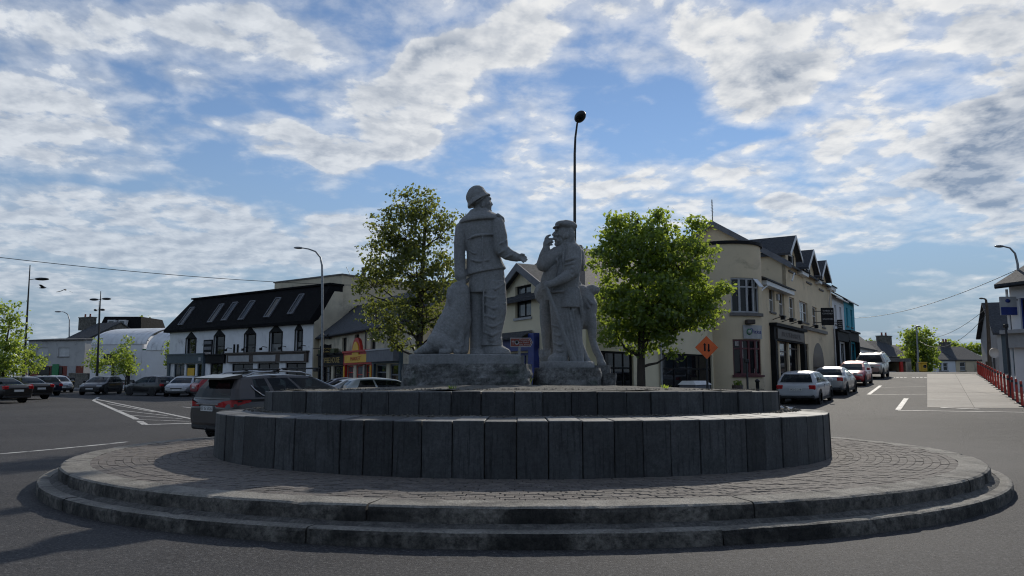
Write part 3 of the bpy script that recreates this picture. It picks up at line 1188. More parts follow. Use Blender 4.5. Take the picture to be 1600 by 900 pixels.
# hat: crown, band, turned down brim tipped back
tl = math.radians(31)
g.B((744.5, 307, 0.0), (17.4, 17, 15.5), tl)
g.B((744, 303, 0.0), (15.5, 15.5, 13.0), tl)
R = Matrix.Rotation(-tl, 3, 'Y')
c = g.A((747.2, 312.2, 0.0))
vs, fs = [], []
prof = [(14.5, 5.6), (17, 4.2), (20.6, -1.6), (21.2, -3.6), (20.0, -3.8), (15, 0.2), (11, -1)]
n = 36
for (r, z) in prof:
    for j in range(n):
        a = 2 * math.pi * j / n
        vs.append(c + R @ Vector((r * math.cos(a), r * math.sin(a) * 0.98, z)) * S1)
for i in range(len(prof) - 1):
    for j in range(n):
        j2 = (j + 1) % n
        fs.append((i * n + j, i * n + j2, (i + 1) * n + j2, (i + 1) * n + j))
fs += [tuple(range(n)), tuple((len(prof) - 1) * n + j for j in range(n))]
g.add(vs, fs)
g.L([(744, 316, -0.2), (752, 311, -0.205), (759, 305, -0.17)], [1.2, 1.4, 1.2], 8)
g.fuse('figure', STONE, s1, 0.0125, 1, 0.0045, 12)
# dog sitting beside him, head up under the hand
d = Carve(SY1 - 0.12)
d.B((717.5, 458, 0), (17.0, 18, 19))
d.B((722, 466, 0.16), (11, 14, 11))
d.L([(717, 463, 0), (715, 482, 0), (711, 500, 0), (701, 520, 0), (690, 534, 0)], [18, 20.5, 24, 24.5, 21], 18)
d.L([(723, 480, 0.02), (724, 500, 0.02), (722, 515, 0.0)], [12, 13, 12])
d.B((690, 533, -0.13), (23, 17, 18), 0.15)
d.B((699, 540, -0.2), (17, 11, 12))
d.L([(726, 500, 0.04), (726.5, 525, 0.04), (726, 545, 0.0)], [9.5, 7.5, 7], 14)
d.L([(726, 547, -0.02), (722, 549, -0.1)], [6.5, 5.5])
d.L([(718, 505, -0.15), (718.5, 530, -0.16), (718, 547, -0.18)], [8.5, 7, 6], 14)
d.L([(718, 548, -0.18), (713, 550, -0.24)], [6, 5])
d.L([(700, 549, -0.28), (690, 550, -0.3)], [5.5, 5])
d.L([(683, 540, -0.05), (672, 543, -0.1), (661, 547, -0.1), (650, 550.5, -0.1)], [14, 11, 7, 3.5], 14)
d.L([(703, 452, -0.16), (702, 464, -0.2), (704, 474, -0.2)], [4, 5.5, 3.5])
for i in range(46):      # locks of the coat
    t = random.random()
    x = 700 + random.uniform(-26, 26) * (0.4 + 0.6 * t) + 14 * (1 - t)
    y = 478 + 66 * t
    dy = -0.26 + 0.05 * random.random()
    d.L([(x, y, dy), (x - 3, y + 5, dy - 0.01), (x - 7, y + 9, dy + 0.02)], [0.8, 1.9, 0.6], 7)
d.fuse('dog', STONE, s1, 0.0145, 1, 0.006, 8, (1.0, 0.75, 62.0, 0.0055))
# oval plinth on a rough boulder
mb = MB()
pc = Vector((at(727, 560, SY1).x, SY1 - 0.02, 0))
zt, zb = at(727, 553, SY1 - 0.75).z, at(727, 569, SY1 - 0.75).z
prof = [(0.97, zb - 0.05), (1.0, zb), (1.0, zt - 0.025), (0.985, zt), (0.01, zt)]
vs, fs = [], []
n = 72
for (r, z) in prof:
    for j in range(n):
        a = 2 * math.pi * j / n
        q = (abs(math.cos(a)) ** 2.8 + abs(math.sin(a)) ** 2.8) ** (-1 / 2.8)
        vs.append((pc.x + 1.17 * r * q * math.cos(a), pc.y + 0.78 * r * q * math.sin(a), z + 0.0))
for i in range(len(prof) - 1):
    for j in range(n):
        fs.append((i * n + j, i * n + (j + 1) % n, (i + 1) * n + (j + 1) % n, (i + 1) * n + j))
mb.add(vs, fs)
mb.build('plinth', STONE, s1, True)
rc = Vector((at(727.5, 585, SY1 - 0.8).x, SY1 + 0.0, 0))
rock('boulder_base', rc, 1.33, 0.9, zr - 0.2, zb + 0.01, ROCK, s1, 3.0, 5.0, 0.06)
ZF1 = zt

# ---- second statue: man in a flat cap with stick, calf behind him
s2 = empty('stone_statue', Vector((at(885, 580, SY2).x, SY2, zr)), 0, 'grey stone statue of a man in flat cap with stick, calf standing behind', 'statue')
g = Carve(SY2)
# torso in shirt and open waistcoat, leaning back over a round belly
g.slices([(889, 380, 0, 12, 11, 0), (889, 388, 0, 20, 15, 0), (888, 396, 0, 25, 17, 0), (884, 410, 0, 27, 19, 0), (878, 425, 0, 29.5, 22, 0), (875, 440, 0, 30.5, 22, 0),
          (875, 452, 0, 29.5, 20, 0), (876, 462, 0, 27, 18, 0), (877, 470, 0, 25, 17, 0)])
# waistcoat fronts and coat slung over the shoulder
g.slices([(888, 452, -0.03, 17, 17, 0), (888, 464, -0.05, 18, 18.5, 0), (888, 476, -0.06, 18.5, 19, 0), (888, 481, -0.06, 18.5, 19, 0)])
g.slices([(902, 384, 0.1, 8, 12, 0), (906, 398, 0.1, 7.5, 14, 0), (907, 412, 0.12, 6, 13, 0), (906, 422, 0.12, 5, 11, 0)])
g.L([(884, 381, -0.15), (893, 383, -0.22), (903, 392, -0.2), (910, 408, -0.08), (911, 422, -0.02)], [2.4, 2.6, 2.6, 2.4, 2.0])
g.L([(868, 392, -0.2), (872, 412, -0.31), (866, 438, -0.31), (862, 452, -0.27)], [1.5, 1.9, 2.0, 1.6])
g.L([(882, 385, -0.24), (880, 405, -0.30), (882, 425, -0.32)], [1.5, 2.0, 1.6])
g.L([(848, 452, -0.2), (862, 456, -0.29), (880, 455, -0.33)], [1.8, 2.2, 1.8])
# arm raised to the mouth
g.L([(872, 397, -0.1), (859, 406, -0.14), (848.5, 414, -0.17)], [13, 12, 10.5], 16)
g.L([(848.5, 414, -0.17), (850.5, 400, -0.17), (853.5, 388, -0.15)], [10.5, 8.2, 6.0], 16)
g.L([(853.5, 388, -0.15), (854, 380, -0.14)], [5.6, 5.6])
for (x, y, x2, y2, x3, y3, r) in [(852.5, 373, 855, 369.5, 859.5, 367.5, 2.1), (854, 376, 858, 373.5, 863, 373.5, 2.1), (855, 379.5, 859.5, 378, 863.5, 378, 2.0), (856, 382.5, 860, 382, 862.5, 382.5, 1.9)]:
    g.L([(853.5, 381, -0.14), (x, y, -0.16), (x2, y2, -0.16), (x3, y3, -0.13)], [3.2, r, r, r * 0.85], 8)
g.L([(853, 383, -0.2), (857, 379, -0.22), (860.5, 376.5, -0.2)], [2.4, 2.2, 1.8], 8)
# arm with rolled sleeve resting on the stick
g.L([(896, 393, -0.18), (896, 408, -0.26), (894, 424, -0.32)], [13.5, 13.2, 12.0], 16)
for y in (404, 411, 418, 425):
    g.L([(883, y + 3, -0.38), (894, y, -0.47), (905, y - 3, -0.36)], [1.6, 2.6, 1.5], 8)
g.L([(884, 430, -0.38), (893, 432, -0.44), (902, 426, -0.36)], [2.4, 3.2, 2.4], 8)
g.L([(892, 427, -0.33), (880, 435, -0.42), (866, 442, -0.46)], [9.6, 8.0, 6.0], 16)
g.L([(866, 442, -0.46), (857, 445, -0.46)], [5.8, 6.0])
for k in range(4):
    g.L([(858 - k * 2.2, 442.0 + k * 1.2, -0.46), (853 - k * 0.6, 444 + k * 2, -0.48), (852.5, 448.5 + k * 1.3, -0.45)], [2.3, 2.2, 1.8], 8)
g.L([(858, 441, -0.44), (852, 440.5, -0.44), (848.5, 443, -0.43)], [2.3, 2.1, 1.8], 8)
# legs: near leg with boot, far leg behind long folds of the coat
g.slices([(872, 462, -0.05, 15, 15, 0), (873, 485, -0.06, 13.5, 14, 0), (874, 505, -0.06, 13, 13.5, 0), (875, 525, -0.06, 12.5, 13, 0), (876, 545, -0.06, 12, 12.5, 0), (876, 556, -0.06, 12.5, 13, 0)])
g.slices([(874, 553, -0.06, 12, 12, 0), (872.5, 558, -0.08, 15.5, 13, 0), (872, 562, -0.08, 16.5, 13.5, 0), (872, 566, -0.08, 16.5, 13.5, 0)])
g.slices([(893, 478, 0.02, 12, 14, 0), (896, 500, 0.03, 11, 12, 0), (899, 525, 0.03, 10.5, 11, 0), (902, 550, 0.02, 10, 11, 0), (903, 567, 0.0, 9.5, 12, 0)])
for (x0, x1, r) in [(884, 899, 2.6), (889, 905, 2.4), (894, 909, 2.2), (881, 893, 2.0)]:
    g.L([(x0, 482, -0.22), ((x0 + x1) / 2 - 1, 520, -0.19), (x1, 565, -0.16)], [r * 0.8, r, r * 1.3], 10)
for (x0, y0, x1, y1) in [(862, 492, 884, 486), (862, 508, 885, 503), (864, 522, 885, 517), (865, 536, 886, 532), (866, 546, 886, 543)]:
    g.L([(x0, y0, -0.15), ((x0 + x1) / 2, y0 + 3, -0.26), (x1, y1, -0.14)], [1.2, 2.0, 1.2], 8)
# drapery to the right of the hip
g.L([(902, 452, -0.12), (907, 475, -0.12), (909, 492, -0.1)], [4, 4.5, 2.5])
g.L([(897, 455, -0.2), (900, 475, -0.22), (897, 484, -0.2)], [3, 3.5, 2.5])
# head: face to the left, moustache, side hair, flat cap
g.L([(890, 386, 0.0), (887, 375, 0.0)], [11.5, 12])
g.B((884, 366, 0.0), (14.5, 13.5, 16.5), -0.1)
g.B((877, 376, 0.0), (9, 10, 9))
g.L([(869.5, 361, -0.01), (864.8, 367.2, -0.01), (868, 369.5, -0.01)], [1.9, 3.0, 2.4], 10)
g.B((869.5, 360, 0.0), (3, 9, 2.2))
g.L([(864.5, 373, -0.03), (869, 372.5, -0.1), (872, 377, -0.14)], [2.2, 2.6, 1.6], 8)
g.B((868.5, 376.8, 0.0), (2.4, 4.5, 1.6))
g.B((870.5, 381.5, 0.0), (4.5, 6, 3.6))
g.B((870, 367.5, -0.12), (3.0, 3.0, 3.2))
g.B((885.5, 368, -0.185), (3.4, 2.4, 5.0), 0.15)
g.L([(891, 358, -0.12), (894, 368, -0.13), (892, 377, -0.12)], [4.5, 5, 3.5])
g.L([(880, 361, -0.165), (880.5, 372, -0.16)], [2.2, 2.0], 8)
g.B((884.5, 352.5, 0.0), (17.8, 17, 7.6), -0.14)
g.B((888, 351.0, 0.0), (14.5, 15, 6.6), -0.2)
g.L([(870, 354.5, 0.0), (866.5, 356, 0.0)], [3.4, 2.2])
g.B((869, 355.3, 0.0), (6.0, 11.5, 1.9), 0.18)
g.fuse('figure', STONE, s2, 0.0125, 1, 0.0045, 12)
# stick
mb = MB()
P = [g.A(p) for p in ((849.5, 443, -0.47), (855, 452, -0.48), (864, 476, -0.47), (880, 520, -0.44), (897.5, 566, -0.40))]
mb.tube(P, [0.040, 0.042, 0.042, 0.045, 0.056], 10)
o = mb.build('walking_stick', STONE, s2, True)
# calf behind him
c = Carve(SY2 + 0.55)
c.L([(855, 458, 0.1), (872, 464, 0.1), (892, 468, 0.02), (908, 472, -0.05)], [21, 26, 26, 23], 20)
c.L([(908, 462, -0.05), (914, 478, -0.08), (914, 498, -0.08)], [18, 20, 17], 18)
c.B((917, 485, -0.15), (13, 14, 22), 0.1)
c.L([(921, 496, -0.18), (925, 512, -0.18), (926, 532, -0.16), (931, 547, -0.2), (937, 558, -0.22)], [11, 7.8, 5.6, 5.8, 5.4], 14)
c.L([(937, 558, -0.22), (939, 566, -0.26), (941, 570, -0.3)], [5.6, 6.0, 6.4], 12)
c.L([(902, 494, -0.30), (902, 514, -0.32), (904, 534, -0.3), (910, 549, -0.34), (914, 558, -0.38)], [12, 8, 5.6, 5.8, 5.4], 14)
c.L([(914, 558, -0.38), (916, 563, -0.4), (918, 567, -0.42)], [5.4, 6.0, 6.2], 12)
c.L([(857, 458, 0.0), (853, 482, -0.05), (853.5, 508, -0.05), (852.5, 527, -0.05), (853.5, 545, -0.05), (852, 566, -0.05)], [13, 10.5, 9.5, 6.4, 5.4, 6.0], 14)
c.L([(862, 500, 0.1), (863, 530, 0.1), (863, 566, 0.1)], [9, 6, 6], 12)
c.L([(910, 452, -0.02), (917, 453.5, -0.06), (927, 453, -0.08), (931, 453, -0.08)], [7, 7.6, 8.6, 6.5], 14)
c.L([(904, 442, -0.02), (908, 452, -0.1), (914, 466, -0.2)], [4, 3.6, 3])
for (x0, y0, x1, y1) in [(908, 462, 920, 480), (904, 470, 912, 490), (912, 460, 924, 474), (900, 478, 906, 492)]:
    c.L([(x0, y0, -0.3), (x1, y1, -0.36)], [2.2, 2.8], 8)
c.fuse('calf', STONE, s2, 0.0145, 2, 0.005, 9)
# rushes carved at the calf's forefoot
w = Carve(SY2 + 0.35)
for k in range(9):
    x = 844 + k * 1.9
    w.L([(850 + (k - 4) * 0.5, 568, -0.1), (x, 556, -0.12 - 0.02 * (k % 3)), (x - 2 + k * 0.4, 545 + 3 * (k % 2), -0.1)], [3, 2.4, 1.0], 7)
w.fuse('carved_rushes', STONE, s2, 0.016, 1, 0.006, 14)
zt2, zb2 = at(885, 564.5, SY2 - 0.55).z, at(885, 575, SY2 - 0.55).z
pc2 = Vector((at(886, 570, SY2).x, SY2 + 0.05, 0))
mb = MB()
mb.lathe([(0.585, zb2 - 0.05), (0.60, zb2), (0.60, zt2 - 0.02), (0.588, zt2), (0.01, zt2)], 48, (pc2.x, pc2.y, 0))
mb.build('plinth', STONE, s2, True)
rock('boulder_base', Vector((at(889, 590, SY2 - 0.5).x, SY2 + 0.05, 0)), 0.72, 0.66, zr - 0.2, zb2 + 0.01, ROCK, s2, 8.0, 4.0, 0.045)
zs = at(940, 571, SY2 + 0.3).z
rock('stone_block', Vector((at(934, 576, SY2 + 0.5).x, SY2 + 0.5, 0)), 0.26, 0.42, zr - 0.2, zs, ROCK, s2, 21.0, 6.0, 0.03)
rock('stone_block', Vector((at(949, 590, SY2 + 0.35).x, SY2 + 0.35, 0)), 0.18, 0.34, zr - 0.2, at(950, 583, SY2).z, ROCK, s2, 31.0, 6.0, 0.03)

# ---------------------------------------------------------------- building materials
mat('cream_render', (0.76, 0.67, 0.48), (0.68, 0.6, 0.43), 0.6, 0.9, 0.25, 60, dirt=((0.22, 0.20, 0.15), 0.45, 0.56, 0.8))
mat('tan_render', (0.68, 0.56, 0.385), (0.6, 0.495, 0.34), 0.6, 0.9, 0.25, 60, dirt=((0.20, 0.17, 0.12), 0.5, 0.56, 0.8))
mat('old_cream', (0.62, 0.54, 0.4), (0.48, 0.42, 0.31), 0.7, 0.9, 0.3, 50, dirt=((0.13, 0.12, 0.10), 0.5, 0.5, 0.78))
mat('white_render', (0.82, 0.82, 0.82), (0.72, 0.72, 0.72), 0.8, 0.9, 0.6, 9, dirt=((0.20, 0.20, 0.20), 0.6, 0.56, 0.78))
mat('grey_render', (0.46, 0.455, 0.44), (0.4, 0.395, 0.385), 0.8, 0.9, 0.2, 40, dirt=((0.15, 0.15, 0.15), 0.5, 0.55, 0.8))
mat('pale_render', (0.76, 0.76, 0.77), (0.68, 0.68, 0.69), 0.5, 0.85, 0.1, 40)
mat('teal_render', (0.03, 0.32, 0.42), (0.025, 0.26, 0.35), 1.0, 0.8, 0.1, 40)
mat('slate', (0.078, 0.082, 0.090), (0.042, 0.045, 0.05), 6, 0.85, 0.9, 14, spec=0.2, stretch=(1, 1, 4), dirt=((0.11, 0.11, 0.10), 1.2, 0.6, 0.8))
mat('black_tile', (0.014, 0.014, 0.015), (0.008, 0.008, 0.009), 5, 0.9, 0.9, 12, spec=0.1, stretch=(1, 1, 4))
mat('black_paint', (0.008, 0.008, 0.009), (0.013, 0.013, 0.014), 3, 0.7, 0.1, 30, spec=0.2)
mat('brown_paint', (0.055, 0.035, 0.025), (0.04, 0.026, 0.02), 3, 0.5, 0.1, 30)
mat('maroon_paint', (0.10, 0.016, 0.022), (0.075, 0.014, 0.018), 3, 0.5)
mat('red_paint', (0.50, 0.022, 0.014), (0.40, 0.018, 0.012), 3, 0.5)
mat('yellow_paint', (0.78, 0.46, 0.035), (0.70, 0.40, 0.03), 3, 0.5)
mat('blue_paint', (0.016, 0.036, 0.20), (0.013, 0.028, 0.16), 3, 0.45)
mat('slate_blue_paint', (0.055, 0.085, 0.105), (0.042, 0.066, 0.083), 3, 0.5)
mat('grey_paint', (0.15, 0.155, 0.17), (0.11, 0.115, 0.13), 3, 0.6)
mat('white_paint', (0.66, 0.66, 0.66), (0.58, 0.58, 0.58), 3, 0.5, dirt=((0.35, 0.34, 0.32), 2.0, 0.58, 0.8))
mat('dim_white', (0.40, 0.40, 0.40), (0.33, 0.33, 0.33), 3, 0.6)
mat('stone_sill', (0.17, 0.16, 0.15), (0.12, 0.115, 0.11), 4, 0.9, 0.3, 40)
mat('green_paint', (0.02, 0.20, 0.07), None, 3, 0.5)
mat('brick_red', (0.24, 0.07, 0.05), (0.17, 0.05, 0.04), 5, 0.9, 0.4, 30)
mat('metal_roof', (0.78, 0.80, 0.82), (0.66, 0.68, 0.70), 1.0, 0.45, 0.1, 10, metal=0.0, dirt=((0.45, 0.46, 0.48), 0.8, 0.5, 0.75))
mat('rubble', (0.17, 0.16, 0.14), (0.08, 0.075, 0.065), 4, 0.95, 1.0, 10)
mat('gold_letter', (0.55, 0.38, 0.10), None, 8, 0.5)
mat('brown_sign', (0.20, 0.035, 0.018), None, 5, 0.45)
mat('orange_sign', (0.72, 0.12, 0.012), (0.62, 0.10, 0.01), 5, 0.45)
mat('poster', (0.42, 0.40, 0.38), (0.22, 0.16, 0.15), 6, 0.6)
mat('galvanised', (0.30, 0.31, 0.32), (0.22, 0.23, 0.24), 6, 0.5, metal=0.7)
mat('dark_steel', (0.025, 0.026, 0.028), None, 6, 0.5, metal=0.3)
glass('window_glass', (0.012, 0.014, 0.017), spec=0.3)
glass('pale_glass', (0.12, 0.135, 0.145))
glass('net_glass', (0.16, 0.165, 0.165), spec=0.3)
glass('roof_glass', (0.05, 0.055, 0.06), spec=0.2)
mat('blind', (0.55, 0.55, 0.54), (0.48, 0.48, 0.47), 3, 0.7)
m_ = MATS


def text_mesh(s, size, material, parent, M, name='lettering', align='CENTER', depth=0.004):
    cu = bpy.data.curves.new(name, 'FONT')
    cu.body = s
    cu.size = size
    cu.align_x = align
    cu.align_y = 'CENTER'
    cu.extrude = depth
    cu.resolution_u = 2
    o = bpy.data.objects.new(name, cu)
    COL.objects.link(o)
    dg = bpy.context.evaluated_depsgraph_get()
    me = bpy.data.meshes.new_from_object(o.evaluated_get(dg))
    bpy.data.objects.remove(o)
    bpy.data.curves.remove(cu)
    me.transform(M)
    me.materials.clear()
    me.materials.append(material)
    t = bpy.data.objects.new(name, me)
    COL.objects.link(t)
    t.parent = parent
    return t


FACE = Matrix.Rotation(math.pi / 2, 4, 'X')      # text lying in XY -> standing, facing -y


def fit_text(s, w, h, material, parent, x, y, z, name='lettering'):
    """lettering of width w and height about h, on a face looking to -y, centred at x, z"""
    o = text_mesh(s, h * 1.35, material, parent, FACE, name)
    xs = [v.co.x for v in o.data.vertices]
    k = w / max(0.01, max(xs) - min(xs))
    o.data.transform(Matrix.Translation((x, y, z)) @ Matrix.Diagonal((k, 1, 1, 1)))
    return o


class House:
    """a building with a street front: local x runs along the front, y goes into the building"""

    def __init__(self, name, P0, P1, label, cat='building', group=None):
        self.P0, self.P1 = Vector((P0[0], P0[1], 0)), Vector((P1[0], P1[1], 0))
        d = self.P1 - self.P0
        self.L = d.length
        self.d = d.normalized()
        self.n = Vector((-self.d.y, self.d.x, 0))
        self.z0 = min(gz(P0[0], P0[1]), gz(P1[0], P1[1]))
        self.e = empty(name, (P0[0], P0[1], self.z0), math.atan2(d.y, d.x), label, cat, group)

    def hit(self, px, py, y=0.0):
        """local (x, z) of the point of the front (pushed y inwards) seen at a pixel"""
        r = ray(px, py)
        q = self.P0 + self.n * y
        t = (q - Vector((0, 0, EYE))).dot(self.n) / r.dot(self.n)
        p = Vector((0, 0, EYE)) + r * t
        return (p - self.P0).dot(self.d), p.z - self.z0

    def rect(self, x0, y0, x1, y1, y=0.0):
        """pixel box -> local u0, u1, z0, z1 (heights read at the middle)"""
        xm, ym = (x0 + x1) / 2, (y0 + y1) / 2
        u0, u1 = self.hit(x0, ym, y)[0], self.hit(x1, ym, y)[0]
        return u0, u1, self.hit(xm, y1, y)[1], self.hit(xm, y0, y)[1]

    def front(self, u0, u1, z0, z1, holes, material, y=0.0, th=0.22, name='front_wall'):
        mb = MB()
        us = sorted(set([u0, u1] + [max(u0, min(u1, h[i])) for h in holes for i in (0, 1)]))
        zs = sorted(set([z0, z1] + [max(z0, min(z1, h[i])) for h in holes for i in (2, 3)]))
        for i in range(len(us) - 1):
            for k in range(len(zs) - 1):
                cu, cz = (us[i] + us[i + 1]) / 2, (zs[k] + zs[k + 1]) / 2
                if any(h[0] < cu < h[1] and h[2] < cz < h[3] for h in holes):
                    continue
                mb.quad((us[i], y, zs[k]), (us[i + 1], y, zs[k]), (us[i + 1], y, zs[k + 1]), (us[i], y, zs[k + 1]))
        for (a, b, c, d) in holes:
            mb.quad((a, y, c), (a, y + th, c), (a, y + th, d), (a, y, d))
            mb.quad((b, y, d), (b, y + th, d), (b, y + th, c), (b, y, c))
            mb.quad((a, y, d), (a, y + th, d), (b, y + th, d), (b, y, d))
            mb.quad((b, y, c), (b, y + th, c), (a, y + th, c), (a, y, c))
        mb.quad((u0, y + th, z0), (u0, y, z0), (u0, y, z1), (u0, y + th, z1))
        mb.quad((u1, y, z0), (u1, y + th, z0), (u1, y + th, z1), (u1, y, z1))
        mb.quad((u0, y, z1), (u1, y, z1), (u1, y + th, z1), (u0, y + th, z1))
        return mb.build(name, material, self.e)

    def part(self, name, material):
        return _Part(self, name, material)

    def box(self, name, material, x0, x1, y0, y1, z0, z1, parent=None):
        return MB().box(x0, x1, y0, y1, z0, z1).build(name, material, parent or self.e)

    def window(self, a, b, c, d, nx=1, nz=2, frame=None, pane=None, y=0.10, bar=0.055, sill=None, name='window', split=None):
        frame = frame or m_['white_paint']
        pane = pane or m_['window_glass']
        net = pane is m_['window_glass'] and name == 'window' and random.random() < 0.4
        mb = MB()
        mb.box(a, a + bar, y, y + 0.06, c, d)
        mb.box(b - bar, b, y, y + 0.06, c, d)
        mb.box(a + bar, b - bar, y, y + 0.06, c, c + bar)
        mb.box(a + bar, b - bar, y, y + 0.06, d - bar, d)
        zc = [c + bar] + [c + (d - c) * k / nz for k in range(1, nz)] + [d - bar]
        if split:
            zc = [c + bar, c + (d - c) * split, d - bar]
        xc = [a + bar] + [a + (b - a) * k / nx for k in range(1, nx)] + [b - bar]
        hb = bar * 0.42
        for z in zc[1:-1]:
            mb.box(a + bar, b - bar, y + 0.005, y + 0.055, z - hb, z + hb)
        for i, x in enumerate(xc[1:-1]):
            for k in range(len(zc) - 1):
                mb.box(x - hb, x + hb, y + 0.003, y + 0.057, zc[k] + (hb if k else 0), zc[k + 1] - (hb if k < len(zc) - 2 else 0))
        w = mb.build(name, frame, self.e)
        for i in range(len(xc) - 1):
            for k in range(len(zc) - 1):
                MB().box(xc[i] - 0.01, xc[i + 1] + 0.01, y + 0.028, y + 0.04, zc[k] - 0.01, zc[k + 1] + 0.01).build('pane', m_['net_glass'] if net and k == 0 else pane, w)
        if sill:
            MB().box(a - 0.08, b + 0.08, -0.07, y + 0.05, c - 0.11, c - 0.001).build('sill', sill, w)
        return w

    def gable_roof(self, u0, u1, y0, y1, ze, zr, over=0.25, material=None, name='roof', th=0.12, verge=0.12, gable=None):
        ym = (y0 + y1) / 2
        if gable:
            for u in (u0 + 0.02, u1 - 0.26):
                MB().add([(u, y0 + .1, ze - .05), (u, y1 - .1, ze - .05), (u, ym, zr - .02), (u + .24, y0 + .1, ze - .05), (u + .24, y1 - .1, ze - .05), (u + .24, ym, zr - .02)],
                         [(0, 2, 1), (3, 4, 5), (0, 3, 5, 2), (1, 2, 5, 4)]).build('gable_wall', gable, self.e)
        k = (zr - ze) / (ym - y0)
        mb = MB()
        poly = [(y0 - over, ze - over * k), (ym, zr), (y1 + over, ze - over * k), (y1 + over, ze - over * k + th), (ym, zr + th * 1.2), (y0 - over, ze - over * k + th)]
        n = len(poly)
        vs = [(u0 - verge, p[0], p[1]) for p in poly] + [(u1 + verge, p[0], p[1]) for p in poly]
        fs = [tuple(range(n)), tuple(range(2 * n - 1, n - 1, -1))] + [(i, i + n, (i + 1) % n + n, (i + 1) % n) for i in range(n)]
        mb.add(vs, fs)
        return fix_normals(mb.build(name, material or m_['slate'], self.e))

    def gutter(self, u0, u1, y, z, material=None, parent=None):
        return MB().tube([(u0, y, z), (u1, y, z)], 0.06, 8).build('gutter', material or m_['black_paint'], parent or self.e)

    def chimney(self, u, y, w, d, z0, z1, material, pots=2, parent=None):
        o = MB().box(u - w / 2, u + w / 2, y - d / 2, y + d / 2, z0, z1).box(u - w / 2 - 0.06, u + w / 2 + 0.06, y - d / 2 - 0.06, y + d / 2 + 0.06, z1, z1 + 0.12).build('chimney', material, parent or self.e)
        for k in range(pots):
            x = u + (k - (pots - 1) / 2) * w / max(1, pots) * 0.8
            MB().lathe([(0.13, z1 + 0.12), (0.10, z1 + 0.5), (0.13, z1 + 0.55), (0.09, z1 + 0.56)], 10, (x, y, 0)).build('chimney_pot', m_['brick_red'], o)
        return o


# ======================================================================= pub with the black mansard roof
pub = House('mansard_pub', (at(262, 590, 69.6).x, 69.6), (at(487, 590, 57.0).x, 57.0), 'white pub with black mansard roof and pointed window heads', 'pub')
E, L = pub.e, pub.L
ZE = 5.45
wins = [pub.rect(*r) for r in [(291, 529, 305.5, 558), (335, 525, 350, 557), (382.5, 522, 398.5, 556), (422, 519, 440, 554), (462, 516, 471.5, 551)]]
shop_holes = []
ZF = 3.15
sx = [pub.hit(x, 580)[0] for x in (268, 288, 305, 321, 330, 352, 362, 395, 402, 436, 446, 478)]
shop_holes = [(sx[0] + .4, sx[1], 0.55, 2.5), (sx[1] + .25, sx[2], 0.0, 2.5), (sx[2] + .25, sx[3] - .3, 0.55, 2.5),
              (sx[4] - .2, sx[5] - .4, 0.0, 2.5), (sx[6], sx[7], 0.6, 2.45), (sx[8], sx[9], 0.6, 2.45), (sx[10], sx[11], 0.0, 2.45)]
pub.front(0, L, -0.2, ZE, wins + shop_holes, m_['white_render'])
pub.box('body_wall', m_['old_cream'], 0.02, L - 0.004, 0.22, 2.6, -0.2, ZE + 0.02)
for (a, b, c, d) in wins:
    w = pub.window(a, b, c, d, 1, 2, m_['black_paint'], m_['window_glass'], 0.12, 0.07, m_['stone_sill'])
    um = (a + b) / 2
    hw = (b - a) / 2 + 0.14
    MB().prism([(um - hw, d), (um + hw, d), (um, d + 0.62)], -0.06, 0.12).build('window_head', m_['black_paint'], w)
    MB().box(a - 0.12, a - 0.002, -0.04, 0.1, c - 0.05, d).box(b + 0.002, b + 0.12, -0.04, 0.1, c - 0.05, d).build('surround', m_['black_paint'], w)
for i, (a, b, c, d) in enumerate(shop_holes):
    fr = m_['slate_blue_paint'] if i < 3 else m_['black_paint']
    pub.window(a, b, c, d, 2 if b - a > 1.6 else 1, 1, fr, m_['window_glass'], 0.1, 0.09, None, 'shop_window' if c > 0.2 else 'shop_door')
# yellow panel in the doorway of the blue-grey shop
u0, u1, z0, z1 = pub.rect(292, 575, 302.5, 592)
pub.box('yellow_panel', m_['yellow_paint'], u0, u1, 0.04, 0.09, z0, z1)
# shop fascias
us = [pub.hit(x, 565)[0] for x in (264, 321, 324, 353, 357, 482)]
f = MB().box(us[0], us[1], -0.22, -0.002, 2.55, 3.3).box(us[0] - .1, us[1] + .05, -0.32, -0.002, 3.3, 3.42).box(us[0], us[0] + .35, -0.16, -0.002, -0.1, 2.55).box(us[1] - .3, us[1], -0.16, -0.002, -0.1, 2.55).build('shop_fascia', m_['slate_blue_paint'], E)
MB().box(us[1] - 0.75, us[1] - 0.4, -0.24, -0.22, 2.75, 3.05).build('notice', m_['dim_white'], f)
f = MB().box(us[2], us[3], -0.20, -0.002, 2.5, 3.2).box(us[2] - .05, us[3] + .05, -0.3, -0.002, 3.2, 3.3).build('shop_fascia', m_['black_paint'], E)
f = MB().box(us[4], us[5], -0.20, -0.002, 2.5, 3.25).box(us[4] - .05, us[5] + .1, -0.34, -0.002, 3.25, 3.38).build('shop_fascia', m_['brown_paint'], E)
n = 3
seg = (us[5] - us[4]) / n
for k in range(n):
    p = MB().box(us[4] + k * seg + 0.3, us[4] + (k + 1) * seg - 0.3, -0.23, -0.2, 2.6, 3.12).build('sign_panel', m_['dim_white'], f)
for k in range(5):
    u = us[4] + 0.4 + k * (us[5] - us[4] - 0.8) / 4
    MB().tube([(u, 0, 3.75), (u - 0.05, -0.35, 3.8), (u - 0.1, -0.5, 3.66)], 0.03, 6).box(u - 0.2, u - 0.02, -0.58, -0.42, 3.5, 3.68).build('floodlight', m_['black_paint'], E)
u0, u1, z0, z1 = pub.rect(319, 531, 332.5, 557)
o = MB().box(u0, u1, -0.08, -0.002, z0, z1).build('notice_board', m_['black_paint'], E)
